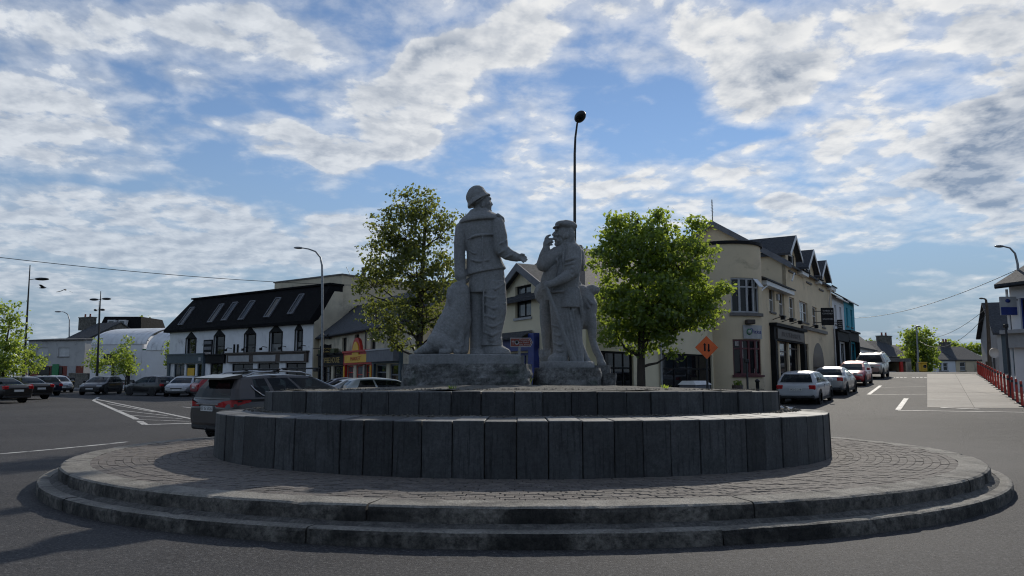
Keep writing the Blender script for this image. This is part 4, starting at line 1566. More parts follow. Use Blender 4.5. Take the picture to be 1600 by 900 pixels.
for k in range(3):
    hh = (z1 - z0) / 3
    MB().box(u0 + 0.12, u1 - 0.12, -0.10, -0.08, z0 + k * hh + 0.1, z0 + (k + 1) * hh - 0.12).build('poster', m_['poster'] if k == 0 else m_['grey_paint'], o)
for px in (366.5, 372):
    u0, u1, z0, z1 = pub.rect(px - 0.8, 538, px + 0.8, 556)
    pub.box('banner_rail', m_['black_paint'], u0, u1, -0.09, -0.002, z0, z1)
# mansard
ZT, SET, OV = 8.62, 1.55, 0.42
RT = L - 0.02
bot = [(-OV, -OV, ZE - 0.02), (RT + 0.1, -OV, ZE - 0.02), (RT + 0.1, 2.75, ZE - 0.02), (-OV, 2.75, ZE - 0.02)]
mid = [(-OV, -OV, ZE + 0.22), (RT + 0.1, -OV, ZE + 0.22), (RT + 0.1, 2.75, ZE + 0.22), (-OV, 2.75, ZE + 0.22)]
top = [(1.1, SET, ZT), (RT + 0.1, SET, ZT), (RT + 0.1, 2.75, ZT), (1.1, 2.75, ZT)]
mb = MB()
mb.add(bot + mid + top, [(3, 2, 1, 0), (8, 9, 10, 11)] + [(a, (a + 1) % 4, (a + 1) % 4 + 4, a + 4) for a in range(4)] + [(a + 4, (a + 1) % 4 + 4, (a + 1) % 4 + 8, a + 8) for a in range(4)])
roof = mb.build('mansard_roof', m_['black_tile'], E)
MB().add([(RT + .1 + q, y, z) for q in (0.004, .06) for (y, z) in ((-.002, -.2), (2.75, -.2), (2.75, ZT - .5), (SET + .35, ZT - .5), (.42, ZE + .35), (-.002, ZE + .1))],
         [(0, 1, 2, 3, 4, 5), (11, 10, 9, 8, 7, 6)] + [(i, i + 6, (i + 1) % 6 + 6, (i + 1) % 6) for i in range(6)]).build('gable_wall', m_['old_cream'], E)
slope = Vector((0, SET + OV, ZT - ZE - 0.22))
for (x0, y0, x1, y1) in [(287, 480, 303, 509), (332, 475, 349, 505), (353, 472, 369.5, 502), (380, 470, 397, 501), (419.5, 465, 437, 497), (457, 459, 470, 492)]:
    zc = [pub.hit((x0 + x1) / 2, y, 0.6)[1] for y in (y1, y0)]
    um = pub.hit((x0 + x1) / 2, (y0 + y1) / 2, 0.6)[0]
    hw = 0.40 if x0 < 450 else 0.34
    org = Vector((um, -OV, ZE + 0.22))
    sl = slope.normalized()
    nn = Vector((0, -sl.z, sl.y))
    t0, t1 = (zc[0] - ZE - 0.22) / sl.z, (zc[1] - ZE - 0.22) / sl.z
    M = Matrix((Vector((1, 0, 0)), sl, nn)).transposed().to_4x4()
    M.translation = org
    mb = MB(M)
    for (a, b, c, d) in [(-hw, -hw + .1, t0, t1), (hw - .1, hw, t0, t1), (-hw + .1, hw - .1, t0, t0 + .12), (-hw + .1, hw - .1, t1 - .1, t1)]:
        mb.box(a, b, c, d, -0.02, 0.10)
    w = mb.build('roof_window', m_['grey_paint'], E)
    MB(M).box(-hw + .09, hw - .09, t0 + .1, t1 - .09, 0.0, 0.05).build('pane', m_['roof_glass'], w)
MB().box(0.9, RT + 0.2, SET - 0.15, 2.8, ZT, ZT + 0.14).build('parapet', m_['black_tile'], E)

# cream block rising behind the pub's gable
blk = House('cream_gable_block', tuple((pub.P1 + pub.n * 2.75 - pub.d * 9.0).xy), tuple((pub.P1 + pub.n * 2.75).xy), 'weathered cream gable block with chimney pot behind the mansard pub', 'building')
zt = at(540, 430, 59.3).z
blk.box('gable_wall', m_['old_cream'], 0, blk.L - 0.03, 0.0, 9.5, -0.2, zt)
MB().box(-0.1, blk.L + 0.06, -0.08, 9.6, zt, zt + 0.12).build('coping', m_['stone_sill'], blk.e)
MB().lathe([(0.22, zt + .12), (0.17, zt + .75), (0.21, zt + .8), (0.2, zt + .95), (0.15, zt + .95)], 12, (blk.L - 0.4, 2.6, 0)).build('chimney_pot', m_['stone_sill'], blk.e)
MB().tube([(blk.L - .3, 3.3, zt), (blk.L - .3, 3.3, zt + 2.4)], 0.035, 6).tube([(blk.L - .35, 1.2, zt), (blk.L - 1.0, 1.2, zt + .9)], 0.02, 5).build('aerial', m_['dark_steel'], blk.e)

# ======================================================================= low row of shops
row = House('shop_row', (-15.6, 58.5), (-5.1, 39.1), 'low cream row of three shops, black, red and grey, under slate', 'building')
E, L = row.e, row.L
ZE = 4.45
wins = [row.rect(*r) for r in [(534.5, 527.5, 541.5, 551), (554, 522.5, 561, 547.5), (579, 518, 587, 547.5)]]
wins.append((L - 4.2, L - 3.3, 2.9, 4.1))
g0, g1, g2, g3 = row.hit(500, 575)[0], row.hit(540.5, 570)[0], row.hit(585, 565)[0], row.hit(630, 560)[0]
holes = []
for (a, b, dn) in ((g0, g1, 2), (g1, g2, 3), (g2, g3, 2)):
    w_ = (b - a) / dn
    for k in range(dn):
        holes.append((a + k * w_ + 0.28, a + (k + 1) * w_ - 0.28, 0.5 if k != dn // 2 else 0.0, 2.15))
row.front(0, L, -0.2, ZE, wins + holes, m_['old_cream'])
row.box('body_wall', m_['old_cream'], 0.02, L - 0.02, 0.22, 6.5, -0.2, ZE - 0.02)
for (a, b, c, d) in wins:
    row.window(a, b, c, d, 1, 2, m_['black_paint'], m_['window_glass'], 0.13, 0.06, m_['stone_sill'])
hm = [m_['black_paint']] * 2 + [m_['red_paint']] * 3 + [m_['grey_paint']] * 2
for (a, b, c, d), fm in zip(holes, hm):
    row.window(a, b, c, d, 1, 1, fm, m_['pale_glass'] if fm is m_['red_paint'] else m_['window_glass'], 0.1, 0.08, None, 'shop_window' if c > 0.2 else 'shop_door', 0.72)
for (a, b, fm, zt_) in ((g0, g1, m_['black_paint'], 2.95), (g1, g2, m_['red_paint'], 2.98), (g2, g3, m_['slate_blue_paint'], 2.95)):
    mb = MB().box(a + .02, b - .02, -0.18, -0.002, 2.2, zt_).box(a + .01, b - .01, -0.30, -0.002, zt_, zt_ + 0.12)
    for u in (a + .02, b - .32):
        mb.box(u, u + .3, -0.15, -0.002, -0.1, 2.2)
    f = mb.build('shop_fascia', fm, E)
    if fm is m_['black_paint']:
        fit_text('COFFEE HOUSE', (b - a) * 0.72, 0.42, m_['gold_letter'], f, (a + b) / 2, -0.19, 2.55)
        for k in (0.25, 0.75):
            MB().box(a + (b - a) * k - .5, a + (b - a) * k + .5, -0.5, -0.18, zt_ + .1, zt_ + .4).build('window_box', m_['earth'], f)
    elif fm is m_['red_paint']:
        um = (a + b) / 2
        s = MB().box(a + .45, b - .3, -0.24, -0.18, 2.32, 2.82).build('sign_panel', m_['yellow_paint'], f)
        arch = [(um + 0.72 * math.cos(q) - 0.2, 2.82 + 0.85 * math.sin(q)) for q in [math.pi * k / 12 for k in range(13)]]
        MB().prism(arch, -0.235, -0.182).build('sign_arch', m_['yellow_paint'], f)
        arch2 = [(um + 0.95 * math.cos(q) - 0.2, 2.98 + 0.95 * math.sin(q)) for q in [math.pi * k / 12 for k in range(13)]]
        MB().prism(arch2, -0.18, 0.15).build('arched_pediment', m_['red_paint'], f)
        fit_text('MARKET', (b - a) * 0.36, 0.26, m_['red_paint'], f, um - .1, -0.25, 2.56)
        for u in (a + .06, b - .28):
            MB().box(u, u + .2, -0.2, -0.15, 0, 2.1).build('pilaster', m_['yellow_paint'], f)
    else:
        MB().box(a + .1, b - .1, -0.55, -0.18, 2.3, 2.95).build('fascia_board', m_['grey_paint'], f)
        MB().box(a + .05, b - .05, -0.6, -0.14, 2.95, 3.04).build('fascia_edge', m_['dim_white'], f)
row.gable_roof(0, L, 0, 7.0, ZE, ZE + 2.55, 0.25, m_['slate'], verge=0.3, gable=m_['old_cream'])
row.gutter(0, L, -0.3, ZE - 0.16)
MB().tube([(wins[2][0] - 0.8, -0.08, 0), (wins[2][0] - 0.8, -0.08, ZE - 0.2)], 0.05, 8).build('downpipe', m_['stone_sill'], E)
row.chimney(L - 0.6, 3.5, 0.7, 1.1, ZE + 1.6, ZE + 3.4, m_['old_cream'], 2)
MB().add([(-0.3, -0.35, ZE - .35), (-0.3, 3.5, ZE + 2.45), (-0.3, 3.5, ZE + 2.75), (-0.3, -0.35, ZE - .05), (-0.05, -0.35, ZE - .35), (-0.05, 3.5, ZE + 2.45), (-0.05, 3.5, ZE + 2.75), (-0.05, -0.35, ZE - .05)],
         [(0, 3, 2, 1), (4, 5, 6, 7), (0, 1, 5, 4), (1, 2, 6, 5), (2, 3, 7, 6), (3, 0, 4, 7)]).build('verge_board', m_['black_paint'], E)

# ======================================================================= corner building: dormer side (left) and long side (right)
CX = (2.94, 29.5)
cor = House('corner_building', (-1.6, 37.9), CX, 'cream corner building with gabled dormer over a blue shopfront', 'building')
E, L = cor.e, cor.L
ZE = 5.05
win = cor.rect(805, 446, 830, 496)
a_, b_ = cor.hit(779, 560)[0], cor.hit(843, 560)[0]
shop = (a_ + 0.4, b_ - 0.5, 0.0, 2.55)
low = (b_ + 0.6, L - 0.6, 0.9, 2.4)
wm = (win[0] + win[1]) / 2
hw = 1.75
cor.front(0, L, -0.2, ZE, [(win[0], win[1], win[2], ZE), shop, low], m_['cream_render'])
# gable of the dormer carries the wall up above the eaves
za = cor.hit(822, 411)[1] - 0.15
mb = MB()
mb.add([(wm - hw, 0, ZE), (win[0], 0, ZE), (win[0], 0, win[3]), (wm - hw, 0, ZE + 0.55)], [(0, 1, 2, 3)])
mb.add([(win[1], 0, ZE), (wm + hw, 0, ZE), (wm + hw, 0, ZE + 0.55), (win[1], 0, win[3])], [(0, 1, 2, 3)])
mb.add([(wm - hw, 0, ZE + 0.55), (win[0], 0, win[3]), (win[1], 0, win[3]), (wm + hw, 0, ZE + 0.55), (wm, 0, za)], [(0, 1, 2, 3, 4)])
for (x, s) in ((wm - hw, 1), (wm + hw, -1)):
    mb.quad((x, 0, ZE), (x, 2.2, ZE), (x, 2.2, ZE + .55), (x, 0, ZE + .55))
for (x0_, z0_, x1_, z1_) in ((win[0], ZE, win[0], win[3]), (win[1], ZE, win[1], win[3]), (win[0], win[3], win[1], win[3])):
    mb.quad((x0_, 0, z0_), (x1_, 0, z1_), (x1_, 0.22, z1_), (x0_, 0.22, z0_))
mb.build('dormer_wall', m_['cream_render'], E)
cor.window(win[0], win[1], win[2], win[3], 2, 2, m_['black_paint'], m_['pale_glass'], 0.12, 0.09, m_['dim_white'])
k = (za - ZE - .55) / hw
mb = MB()
for s in (-1, 1):
    x0_, x1_ = wm, wm + s * (hw + 0.35)
    z1_ = ZE + .55 - 0.35 * k
    mb.add([(x0_, -0.35, za + .16), (x1_, -0.35, z1_ + .16), (x1_, 3.6, z1_ + .16), (x0_, 3.6, za + .16), (x0_, -0.35, za - .08), (x1_, -0.35, z1_ - .08), (x1_, 3.6, z1_ - .08), (x0_, 3.6, za - .08)],
           [(0, 1, 2, 3), (7, 6, 5, 4), (0, 4, 5, 1), (1, 5, 6, 2), (2, 6, 7, 3)])
fix_normals(mb.build('dormer_roof', m_['slate'], E))
mb = MB()
for s in (-1, 1):
    x1_ = wm + s * (hw + 0.36)
    z1_ = ZE + .55 - 0.36 * k
    mb.add([(wm, -0.36, za + .17), (x1_, -0.36, z1_ + .17), (x1_, -0.36, z1_ - .2), (wm, -0.36, za - .2), (wm, -0.30, za + .17), (x1_, -0.30, z1_ + .17), (x1_, -0.30, z1_ - .2), (wm, -0.30, za - .2)],
           [(0, 3, 2, 1), (4, 5, 6, 7), (0, 1, 5, 4), (2, 3, 7, 6), (1, 2, 6, 5)])
fix_normals(mb.build('barge_board', m_['grey_paint'], E))
cor.box('dormer_backing', m_['black_paint'], wm - hw + .05, wm + hw - .05, 0.24, 2.0, ZE - 0.02, ZE + 0.5)
cor.window(*shop[:2], shop[2], shop[3], 3, 1, m_['blue_paint'], m_['window_glass'], 0.1, 0.1, None, 'shop_window')
cor.window(*low[:2], low[2], low[3], 2, 1, m_['black_paint'], m_['window_glass'], 0.1, 0.08, m_['stone_sill'])
zf = cor.hit(800, 546)[1]
zf1 = cor.hit(800, 521)[1]
f = MB().box(a_, b_, -0.25, -0.002, zf - .1, zf1 - .28).box(a_, a_ + .4, -0.2, -0.002, -0.1, zf - .1).box(b_ - .5, b_, -0.3, -0.002, -0.1, zf1 - 0.1).build('shop_fascia', m_['blue_paint'], E)
MB().add([(a_ - .1, -0.05, zf1 + .05), (b_ - .5, -0.05, zf1 + .05), (b_ - .5, -0.6, zf1 - .25), (a_ - .1, -0.6, zf1 - .25)], [(0, 1, 2, 3)]).add(
    [(a_ - .1, -0.6, zf1 - .25), (b_ - .5, -0.6, zf1 - .25), (b_ - .5, -0.6, zf1 - .34), (a_ - .1, -0.6, zf1 - .34)], [(0, 1, 2, 3)]).build('canopy', m_['slate'], f)
for ch, du, w_ in (('P', -.15, .42), ('r', .32, .26)):
    fit_text(ch, w_, 0.42, m_['dim_white'], f, cor.hit(790, 541)[0] + du, -0.26, (zf + zf1) / 2 - 0.30)

lng = House('corner_building', CX, (11.8, 40.0), 'long cream wall with dark shop windows behind the leafy maple tree', 'building')
E, L = lng.e, lng.L
ZE = 5.05
w1 = lng.rect(933, 549, 990, 605)
w2 = lng.rect(1035, 553, 1113, 605)
h1, h2 = (w1[0], w1[1], 0.35, w1[3]), (w2[0], w2[1], 0.35, w2[3])
lng.front(0, L, -0.2, ZE, [h1, h2], m_['cream_render'])
for h in (h1, h2):
    wn = lng.window(*h, 4, 1, m_['black_paint'], m_['window_glass'], 0.08, 0.09, m_['stone_sill'], 'shop_window', None)
    MB().box(h[0] + .09, h[1] - .09, 0.085, 0.135, h[2] + 1.45, h[2] + 1.53).build('transom', m_['black_paint'], wn)
C_ = lng.P0
A_, B_ = cor.P0, lng.P1
bis = ((A_ - C_).normalized() + (B_ - C_).normalized()).normalized()
half = math.acos((A_ - C_).normalized().dot(bis))
OFF = 3.6
H_ = C_ + bis * (OFF / math.sin(half))
up = lambda p, z: Vector((p.x, p.y, z))
inn = C_ + bis * (0.22 / math.sin(half))
Ai, Bi = A_ + cor.n * .22, B_ + lng.n * .22
Ab, Bb = A_ + cor.n * 6.5, B_ + lng.n * 6.5
mb = MB()
ring = [inn, Bi, Bb, Ab, Ai]
mb.add([up(p, -.3) for p in ring] + [up(p, 4.7) for p in ring], [(0, 1, 2, 3, 4), (9, 8, 7, 6, 5)] + [(i, (i + 1) % 5, (i + 1) % 5 + 5, i + 5) for i in range(5)])
fix_normals(mb.build('body_wall', m_['cream_render'], cor.e, True))
ec = 5.1
er = ec + 2.5
sl_ = 2.5 / OFF
ov = 0.32
Co = C_ - bis * (ov / math.sin(half))
Ao, Bo = A_ - cor.n * ov, B_ - lng.n * ov
Ar, Br = A_ + cor.n * OFF, B_ + lng.n * OFF
for (nm, a, ar, par) in (('roof', Ao, Ar, cor), ('roof', Bo, Br, lng)):
    lo_ = ec - ov * sl_
    mb = MB()
    mb.add([up(Co, lo_), up(a, lo_), up(ar, er), up(H_, er), up(Co, lo_ + .13), up(a, lo_ + .13), up(ar, er + .13), up(H_, er + .13)],
           [(0, 1, 2, 3), (7, 6, 5, 4), (0, 4, 5, 1), (1, 5, 6, 2), (2, 6, 7, 3), (3, 7, 4, 0)])
    fix_normals(mb.build(nm, m_['slate'], par.e, True))
mb = MB()
mb.add([up(Ar, er), up(H_, er), up(Br, er), up(Bb, 4.75), up(Ab, 4.75)], [(0, 1, 2), (0, 2, 3, 4)])
mb.build('roof', m_['slate'], cor.e, True)
mb = MB()
for (p0_, p1_, pb) in ((A_, Ar, Ab), (B_, Br, Bb)):
    mb.add([up(p0_, 4.6), up(p0_, ec), up(p1_, er), up(pb, 4.7)], [(0, 1, 2, 3)])
mb.build('gable_wall', m_['cream_render'], cor.e, True)
lng.gutter(0, L, -0.36, ZE - 0.22)
for px in (1123, 1030):
    u = lng.hit(px, 560)[0]
    MB().tube([(u, -0.09, 0), (u, -0.09, ZE - .2)], 0.055, 8).build('downpipe', m_['dim_white'], E)
for px in (1118.5, 1135):
    u, z = lng.hit(px, 559)
    MB().box(u - .05, u + .05, -0.05, -0.002, z - .1, z + .1).build('wall_light', m_['black_paint'], E)
# low white-topped cabinet beside the wall
p = at(1086, 598, 31.0)
cab = empty('utility_cabinet', (p.x, p.y, gz(p.x, p.y)), 0.9, 'grey utility cabinet with white sloping lid beside the orange sign', 'cabinet')
h = at(1086, 601, 31).z - gz(p.x, p.y)
MB().rbox(-0.75, 0.75, -0.35, 0.35, 0, h, 0.02).build('box', m_['grey_paint'], cab)
MB().add([(-.8, -.4, h), (.8, -.4, h), (.8, .4, h), (-.8, .4, h), (-.6, -.2, h + .16), (.6, -.2, h + .16), (.6, .3, h + .16), (-.6, .3, h + .16)], [(0, 3, 2, 1), (4, 5, 6, 7), (0, 1, 5, 4), (1, 2, 6, 5), (2, 3, 7, 6), (3, 0, 4, 7)]).build('lid', m_['white_paint'], cab)



def merge_into(host, other):
    """the parts of one wing become parts of the building they belong to"""
    M = host.matrix_basis.inverted() @ other.matrix_basis
    for ch in list(other.children):
        ch.parent = host
        ch.matrix_basis = M @ ch.matrix_basis
    bpy.data.objects.remove(other)


merge_into(cor.e, lng.e)
cor.e["label"] = 'cream corner building with gabled dormer, blue shopfront and long wall behind the maple'

# ======================================================================= three storey street building with wall dormers
FL0 = Vector((10.0, 34.7, 0))
FD = Vector((0.542, 0.84, 0)).normalized()
FN = Vector((-FD.y, FD.x, 0))


def on_line(px):
    k = (px - 800) / F * 1.006
    t = (k * FL0.y - FL0.x) / (FD.x - k * FD.y)
    return FL0 + FD * t


A0, A1, A2 = on_line(1187), on_line(1229), on_line(1299)
big = House('street_building', A0.xy, A2.xy, 'tan three-storey street building with slate wall dormers and round corner bay', 'building')
E, L = big.e, big.L
TAN = m_['tan_render']
Lw = (A1 - A0).length                # the lower wing
ZL1 = big.hit(1205, 452)[1]
ZE = big.hit(1232, 414)[1]
g = lambda u: gz(*(big.P0 + big.d * u).xy) - big.z0
wins = [big.rect(*r) for r in [(1202, 449, 1210.5, 487), (1217.5, 457, 1225.5, 492), (1233.5, 465, 1241.5, 497), (1249.5, 472, 1262, 503), (1269.5, 480, 1276.5, 507), (1284, 488, 1288.5, 511)]]
sh = [big.hit(x, 560)[0] for x in (1208, 1217, 1219, 1232, 1234, 1250)]
sd0, sd1 = big.hit(1253.5, 560)[0], big.hit(1264, 560)[0]
ar0, ar1 = big.hit(1270, 560)[0], big.hit(1287.5, 560)[0]
az = big.hit(1279, 536)[1]
holes = [(sh[0] + .2, sh[1], g(sh[0]) + .5, 2.85 + g(sh[0])), (sh[2], sh[3], g(sh[2]), 2.85 + g(sh[2])), (sh[4], sh[5] - .2, g(sh[4]) + .5, 2.9 + g(sh[4])),
         (sd0, sd1, g(sd0) + .6, g(sd0) + 2.7), (ar0, ar1, -0.2, az - (ar1 - ar0) * .42)]
dpx = [(1226, 1245, 1238, 370, 1231.5, 1240.5, 398, 424), (1254, 1272, 1264.5, 391, 1259, 1266, 419, 441), (1275, 1290, 1283, 407, 1279, 1284.5, 432, 452)]
dorm = []
for (x0, x1, xa, ya, wx0, wx1, wy0, wy1) in dpx:
    dorm.append((big.hit(x0, 415)[0], big.hit(x1, 415)[0], big.hit((x0 + x1) / 2, ya + 3)[1], big.rect(wx0, wy0, wx1, wy1)))
allw = wins + holes
lo = [h for h in allw if h[1] < Lw]
hi = [h for h in allw if h[1] >= Lw]
big.front(0, Lw, -0.3, ZL1, lo, TAN, name='wing_front_wall')
big.front(Lw, L, -0.3, ZE, hi, TAN)
big.box('body_wall', TAN, 0.02, Lw, 0.22, 9.0, -0.3, ZL1 - 0.02)
big.box('body_wall', TAN, Lw + 0.003, L - 0.02, 0.22, 9.0, -0.3, ZE - 0.02)
for i, (a, b, c, d) in enumerate(wins):
    big.window(a, b, c, d, 2 if i == 3 else 1, 2, m_['white_paint'], m_['window_glass'], 0.12, 0.07, m_['stone_sill'])
for (a, b, c, d) in holes[:4]:
    big.window(a, b, c, d, 1, 1, m_['brown_paint'], m_['window_glass'], 0.1, 0.1, None, 'shop_window' if c > g(a) + .2 else 'shop_door', 0.8)
# arched passage
arc = MB()
ra = (ar1 - ar0) / 2
zs_ = az - (ar1 - ar0) * .42
pts = [((ar0 + ar1) / 2 + ra * math.cos(q), zs_ + (az - zs_) * math.sin(q)) for q in [math.pi * k / 14 for k in range(15)]]
# spandrels above the spring line are masonry again: wall between arch and the square hole top is the hole edge itself
for i in range(14):
    arc.quad((pts[i][0], 0.0, pts[i][1]), (pts[i + 1][0], 0.0, pts[i + 1][1]), (pts[i + 1][0], 2.2, pts[i + 1][1]), (pts[i][0], 2.2, pts[i][1]))
arc.prism(pts, -0.012, -0.004)
arc.build('arch_head', m_['brown_paint'], E)
MB().box(ar0 + .05, ar1 - .05, 0.18, 0.21, -0.2, zs_).build('passage_gate', m_['brown_paint'], E)
# gable end and roof of the high part
zr_ = big.hit(1110, 349)[1]
rr = at(1110, 349, 47.6).z - big.z0
DW = 9.0
mb = MB()
mb.add([(Lw, 0.0, ZL1 - .3), (Lw, DW, ZL1 - .3), (Lw, DW, ZE), (Lw, DW / 2, rr), (Lw, 0.0, ZE)], [(0, 4, 3, 2, 1)])
mb.build('gable_wall', TAN, E)
big.gable_roof(Lw, L, 0, DW, ZE, rr + 0.05, 0.3, m_['slate'], verge=0.22, th=0.14)
mb = MB()
k = (rr - ZE) / (DW / 2)
for s in (-1, 1):
    y0_, y1_ = DW / 2, DW / 2 + s * (DW / 2 + 0.4)
    z1_ = ZE - 0.4 * k
    q = [(y0_, rr + .27), (y1_, z1_ + .27), (y1_, z1_ - .12), (y0_, rr - .12)]
    vs = [(Lw - 0.30, y, z) for y, z in q] + [(Lw - 0.235, y, z) for y, z in q]
    mb.add(vs, [(0, 1, 2, 3), (7, 6, 5, 4), (0, 4, 5, 1), (2, 6, 7, 3), (1, 5, 6, 2)])
fix_normals(mb.build('barge_board', m_['grey_paint'], E))
mb = MB()
zz = rr + 0.2
mb.tube([(Lw, DW / 2, zz), (Lw, DW / 2, zz + 1.5)], 0.03, 6)
for kq in range(4):
    mb.tube([(Lw - .3 + .04 * kq, DW / 2, zz + .7 + .2 * kq), (Lw + .3 - .04 * kq, DW / 2, zz + .7 + .2 * kq)], 0.015, 5)
mb.build('aerial', m_['dark_steel'], E)
# wall dormers
for (a, b, zt_, (wa, wb, wc, wd)) in dorm:
    um = (a + b) / 2
    hw = (b - a) / 2 * 0.82
    ze_ = wd - 0.05
    mb = MB()
    mb.add([(um - hw, -0.004, wc - .3), (wa, -0.004, wc - .3), (wa, -0.004, wd), (um - hw, -0.004, ze_)], [(0, 1, 2, 3)])
    mb.add([(wb, -0.004, wc - .3), (um + hw, -0.004, wc - .3), (um + hw, -0.004, ze_), (wb, -0.004, wd)], [(0, 1, 2, 3)])
    mb.add([(wa, -0.004, wc - .3), (wb, -0.004, wc - .3), (wb, -0.004, wc), (wa, -0.004, wc)], [(0, 1, 2, 3)])
    mb.add([(um - hw, -0.004, ze_), (wa, -0.004, wd), (wb, -0.004, wd), (um + hw, -0.004, ze_), (um, -0.004, zt_)], [(0, 1, 2, 3, 4)])
    for s in (-1, 1):
        mb.quad((um + s * hw, 0, wc - .3), (um + s * hw, 4.2, wc - .3), (um + s * hw, 4.2, ze_), (um + s * hw, 0, ze_))
    dw = mb.build('dormer', TAN, E)
    kk = (zt_ - ze_) / hw
    mb = MB()
    for s in (-1, 1):
        x1_ = um + s * (hw + .3)
        z1_ = ze_ - .3 * kk
        mb.add([(um, -.4, zt_ + .14), (x1_, -.4, z1_ + .14), (x1_, 4.4, z1_ + .14), (um, 4.4, zt_ + .14), (um, -.4, zt_), (x1_, -.4, z1_), (x1_, 4.4, z1_), (um, 4.4, zt_)],
               [(0, 1, 2, 3), (7, 6, 5, 4), (0, 4, 5, 1), (1, 5, 6, 2), (2, 6, 7, 3)])
    fix_normals(mb.build('dormer_roof', m_['slate'], dw))
    mb = MB()
    for s in (-1, 1):
        x1_ = um + s * (hw + .31)
        z1_ = ze_ - .31 * kk
        mb.add([(um, -.42, zt_ + .16), (x1_, -.42, z1_ + .16), (x1_, -.42, z1_ - .1), (um, -.42, zt_ - .1), (um, -.38, zt_ + .16), (x1_, -.38, z1_ + .16), (x1_, -.38, z1_ - .1), (um, -.38, zt_ - .1)],
               [(0, 3, 2, 1), (4, 5, 6, 7), (0, 1, 5, 4), (2, 3, 7, 6), (1, 2, 6, 5)])
    fix_normals(mb.build('barge_board', m_['white_paint'], dw))
    mb = MB()
    for (x0_, x1_, z0_, z1_) in ((wa, wa + .07, wc, wd), (wb - .07, wb, wc, wd), (wa + .07, wb - .07, wc, wc + .07), (wa + .07, wb - .07, wd - .07, wd), (wa + .07, wb - .07, (wc + wd) / 2 - .03, (wc + wd) / 2 + .03)):
        mb.box(x0_, x1_, 0.05, 0.1, z0_, z1_)
    mb.build('window_frame', m_['white_paint'], dw)
    MB().box(wa, wb, 0.11, 0.13, wc, wd).build('pane', m_['window_glass'], dw)
    MB().box(wa - .1, wb + .1, -0.09, 0.04, wc - .12, wc - .001).build('sill', m_['stone_sill'], dw)
# eaves, gutters and pipes
edges = [Lw] + [x for dd in dorm for x in (dd[0] + .1, dd[1] - .1)] + [L]
for i in range(0, len(edges), 2):
    if edges[i + 1] - edges[i] > 0.3:
        mb = MB().box(edges[i] + .02, edges[i + 1] - .02, -0.36, -0.008, ZE - .34, ZE - .12)
        mb.build('eaves_board', m_['white_paint'], E)
        big.gutter(edges[i], edges[i + 1], -0.42, ZE - 0.06)
MB().box(-0.1, Lw + .25, -0.42, -0.004, ZL1 - .02, ZL1 + .22).build('wing_eaves', m_['white_paint'], E)
MB().add([(-.3, -.5, ZL1 + .23), (Lw + .3, -.5, ZL1 + .23), (Lw + .02, 2.2, ZL1 + 1.3), (-.3, 2.2, ZL1 + 1.3), (-.3, -.5, ZL1 + .32), (Lw + .3, -.5, ZL1 + .32), (Lw + .02, 2.2, ZL1 + 1.4), (-.3, 2.2, ZL1 + 1.4)],
         [(3, 2, 1, 0), (4, 5, 6, 7), (0, 1, 5, 4), (3, 0, 4, 7), (1, 2, 6, 5)]).build('wing_roof', m_['slate'], E)
for (pts_) in ([(Lw + .25, -.3, ZL1 + .9), (dorm[0][0] + 1.4, -.25, ZE - .5)], [(dorm[2][1], -.3, ZE - .3), (dorm[2][1] + .1, -.1, ZE - 1.5), (L - .1, -.1, ZE - 2.2), (L - .1, -.1, 0.5)], [(-1.2, -.2, ZL1 - .6), (0.6, -.4, ZL1 + .1)]):
    MB().tube(pts_, 0.05, 7).build('downpipe', m_['white_paint'], E)
# shopfronts
ff = MB()
u0, u1 = big.hit(1204, 550)[0], big.hit(1252, 550)[0]
gm = g(u0)
ff.box(u0, u1, -0.25, -0.004, gm + 2.95, gm + 3.75).box(u0 - .1, u1 + .15, -0.42, -0.004, gm + 3.75, gm + 3.92)
for u in (u0, u1 - .4):
    ff.box(u, u + .4, -0.3, -0.004, -0.2, gm + 2.95)
f = ff.build('shop_fascia', m_['black_paint'], E)
MB().box(u0 + .5, u1 - .5, -0.32, -0.25, gm + 3.05, gm + 3.62).build('sign_board', m_['brown_paint'], f)
fit_text('BOOKMAKER', (u1 - u0) * .6, 0.3, m_['stone_sill'], f, (u0 + u1) / 2, -0.33, gm + 3.33)
u2 = big.hit(1291, 540)[0]
MB().box(u1 + .2, u2, -0.16, -0.004, gm + 4.0, gm + 4.22).build('string_course', m_['brown_paint'], E)
for px in (1208, 1222, 1236, 1262):
    u = big.hit(px, 515)[0]
    MB().tube([(u, 0, gm + 4.15), (u, -.5, gm + 4.3)], 0.025, 6).box(u - .12, u + .12, -.68, -.46, gm + 4.12, gm + 4.34).build('floodlight', m_['black_paint'], E)
u, z = big.hit(1214, 465)
MB().box(u - .16, u + .16, -0.12, -0.004, z - .16, z + .2).build('alarm_box', m_['dim_white'], E)

# ---- the rounded corner bay
bc = FL0 + FD * ((A0 - FL0).length - 1.35) + FN * 1.55
BR = 1.95
bz0 = gz(bc.x, bc.y)
bay = House('street_building', (bc.x, bc.y), (bc.x + 1, bc.y), 'rounded corner bay with curved upper window above a beauty shop sign', 'building')
bay.z0 = bz0
bay.e.location.z = bz0
BE = bay.e
am = math.atan2(-bc.y, -bc.x)            # towards the camera


def bpx(px):
    """angle on the bay's cylinder seen at a pixel column"""
    best = None
    for k in range(-90, 91):
        a = am + math.radians(k)
        p = bc + Vector((math.cos(a), math.sin(a), 0)) * BR
        e = abs(800 + (p.x / p.y) * F * 0.994 - px)
        if best is None or e < best[0]:
            best = (e, a)
    return best[1]


def bzz(py, Y=38.6):
    return at(1165, py, Y).z - bz0


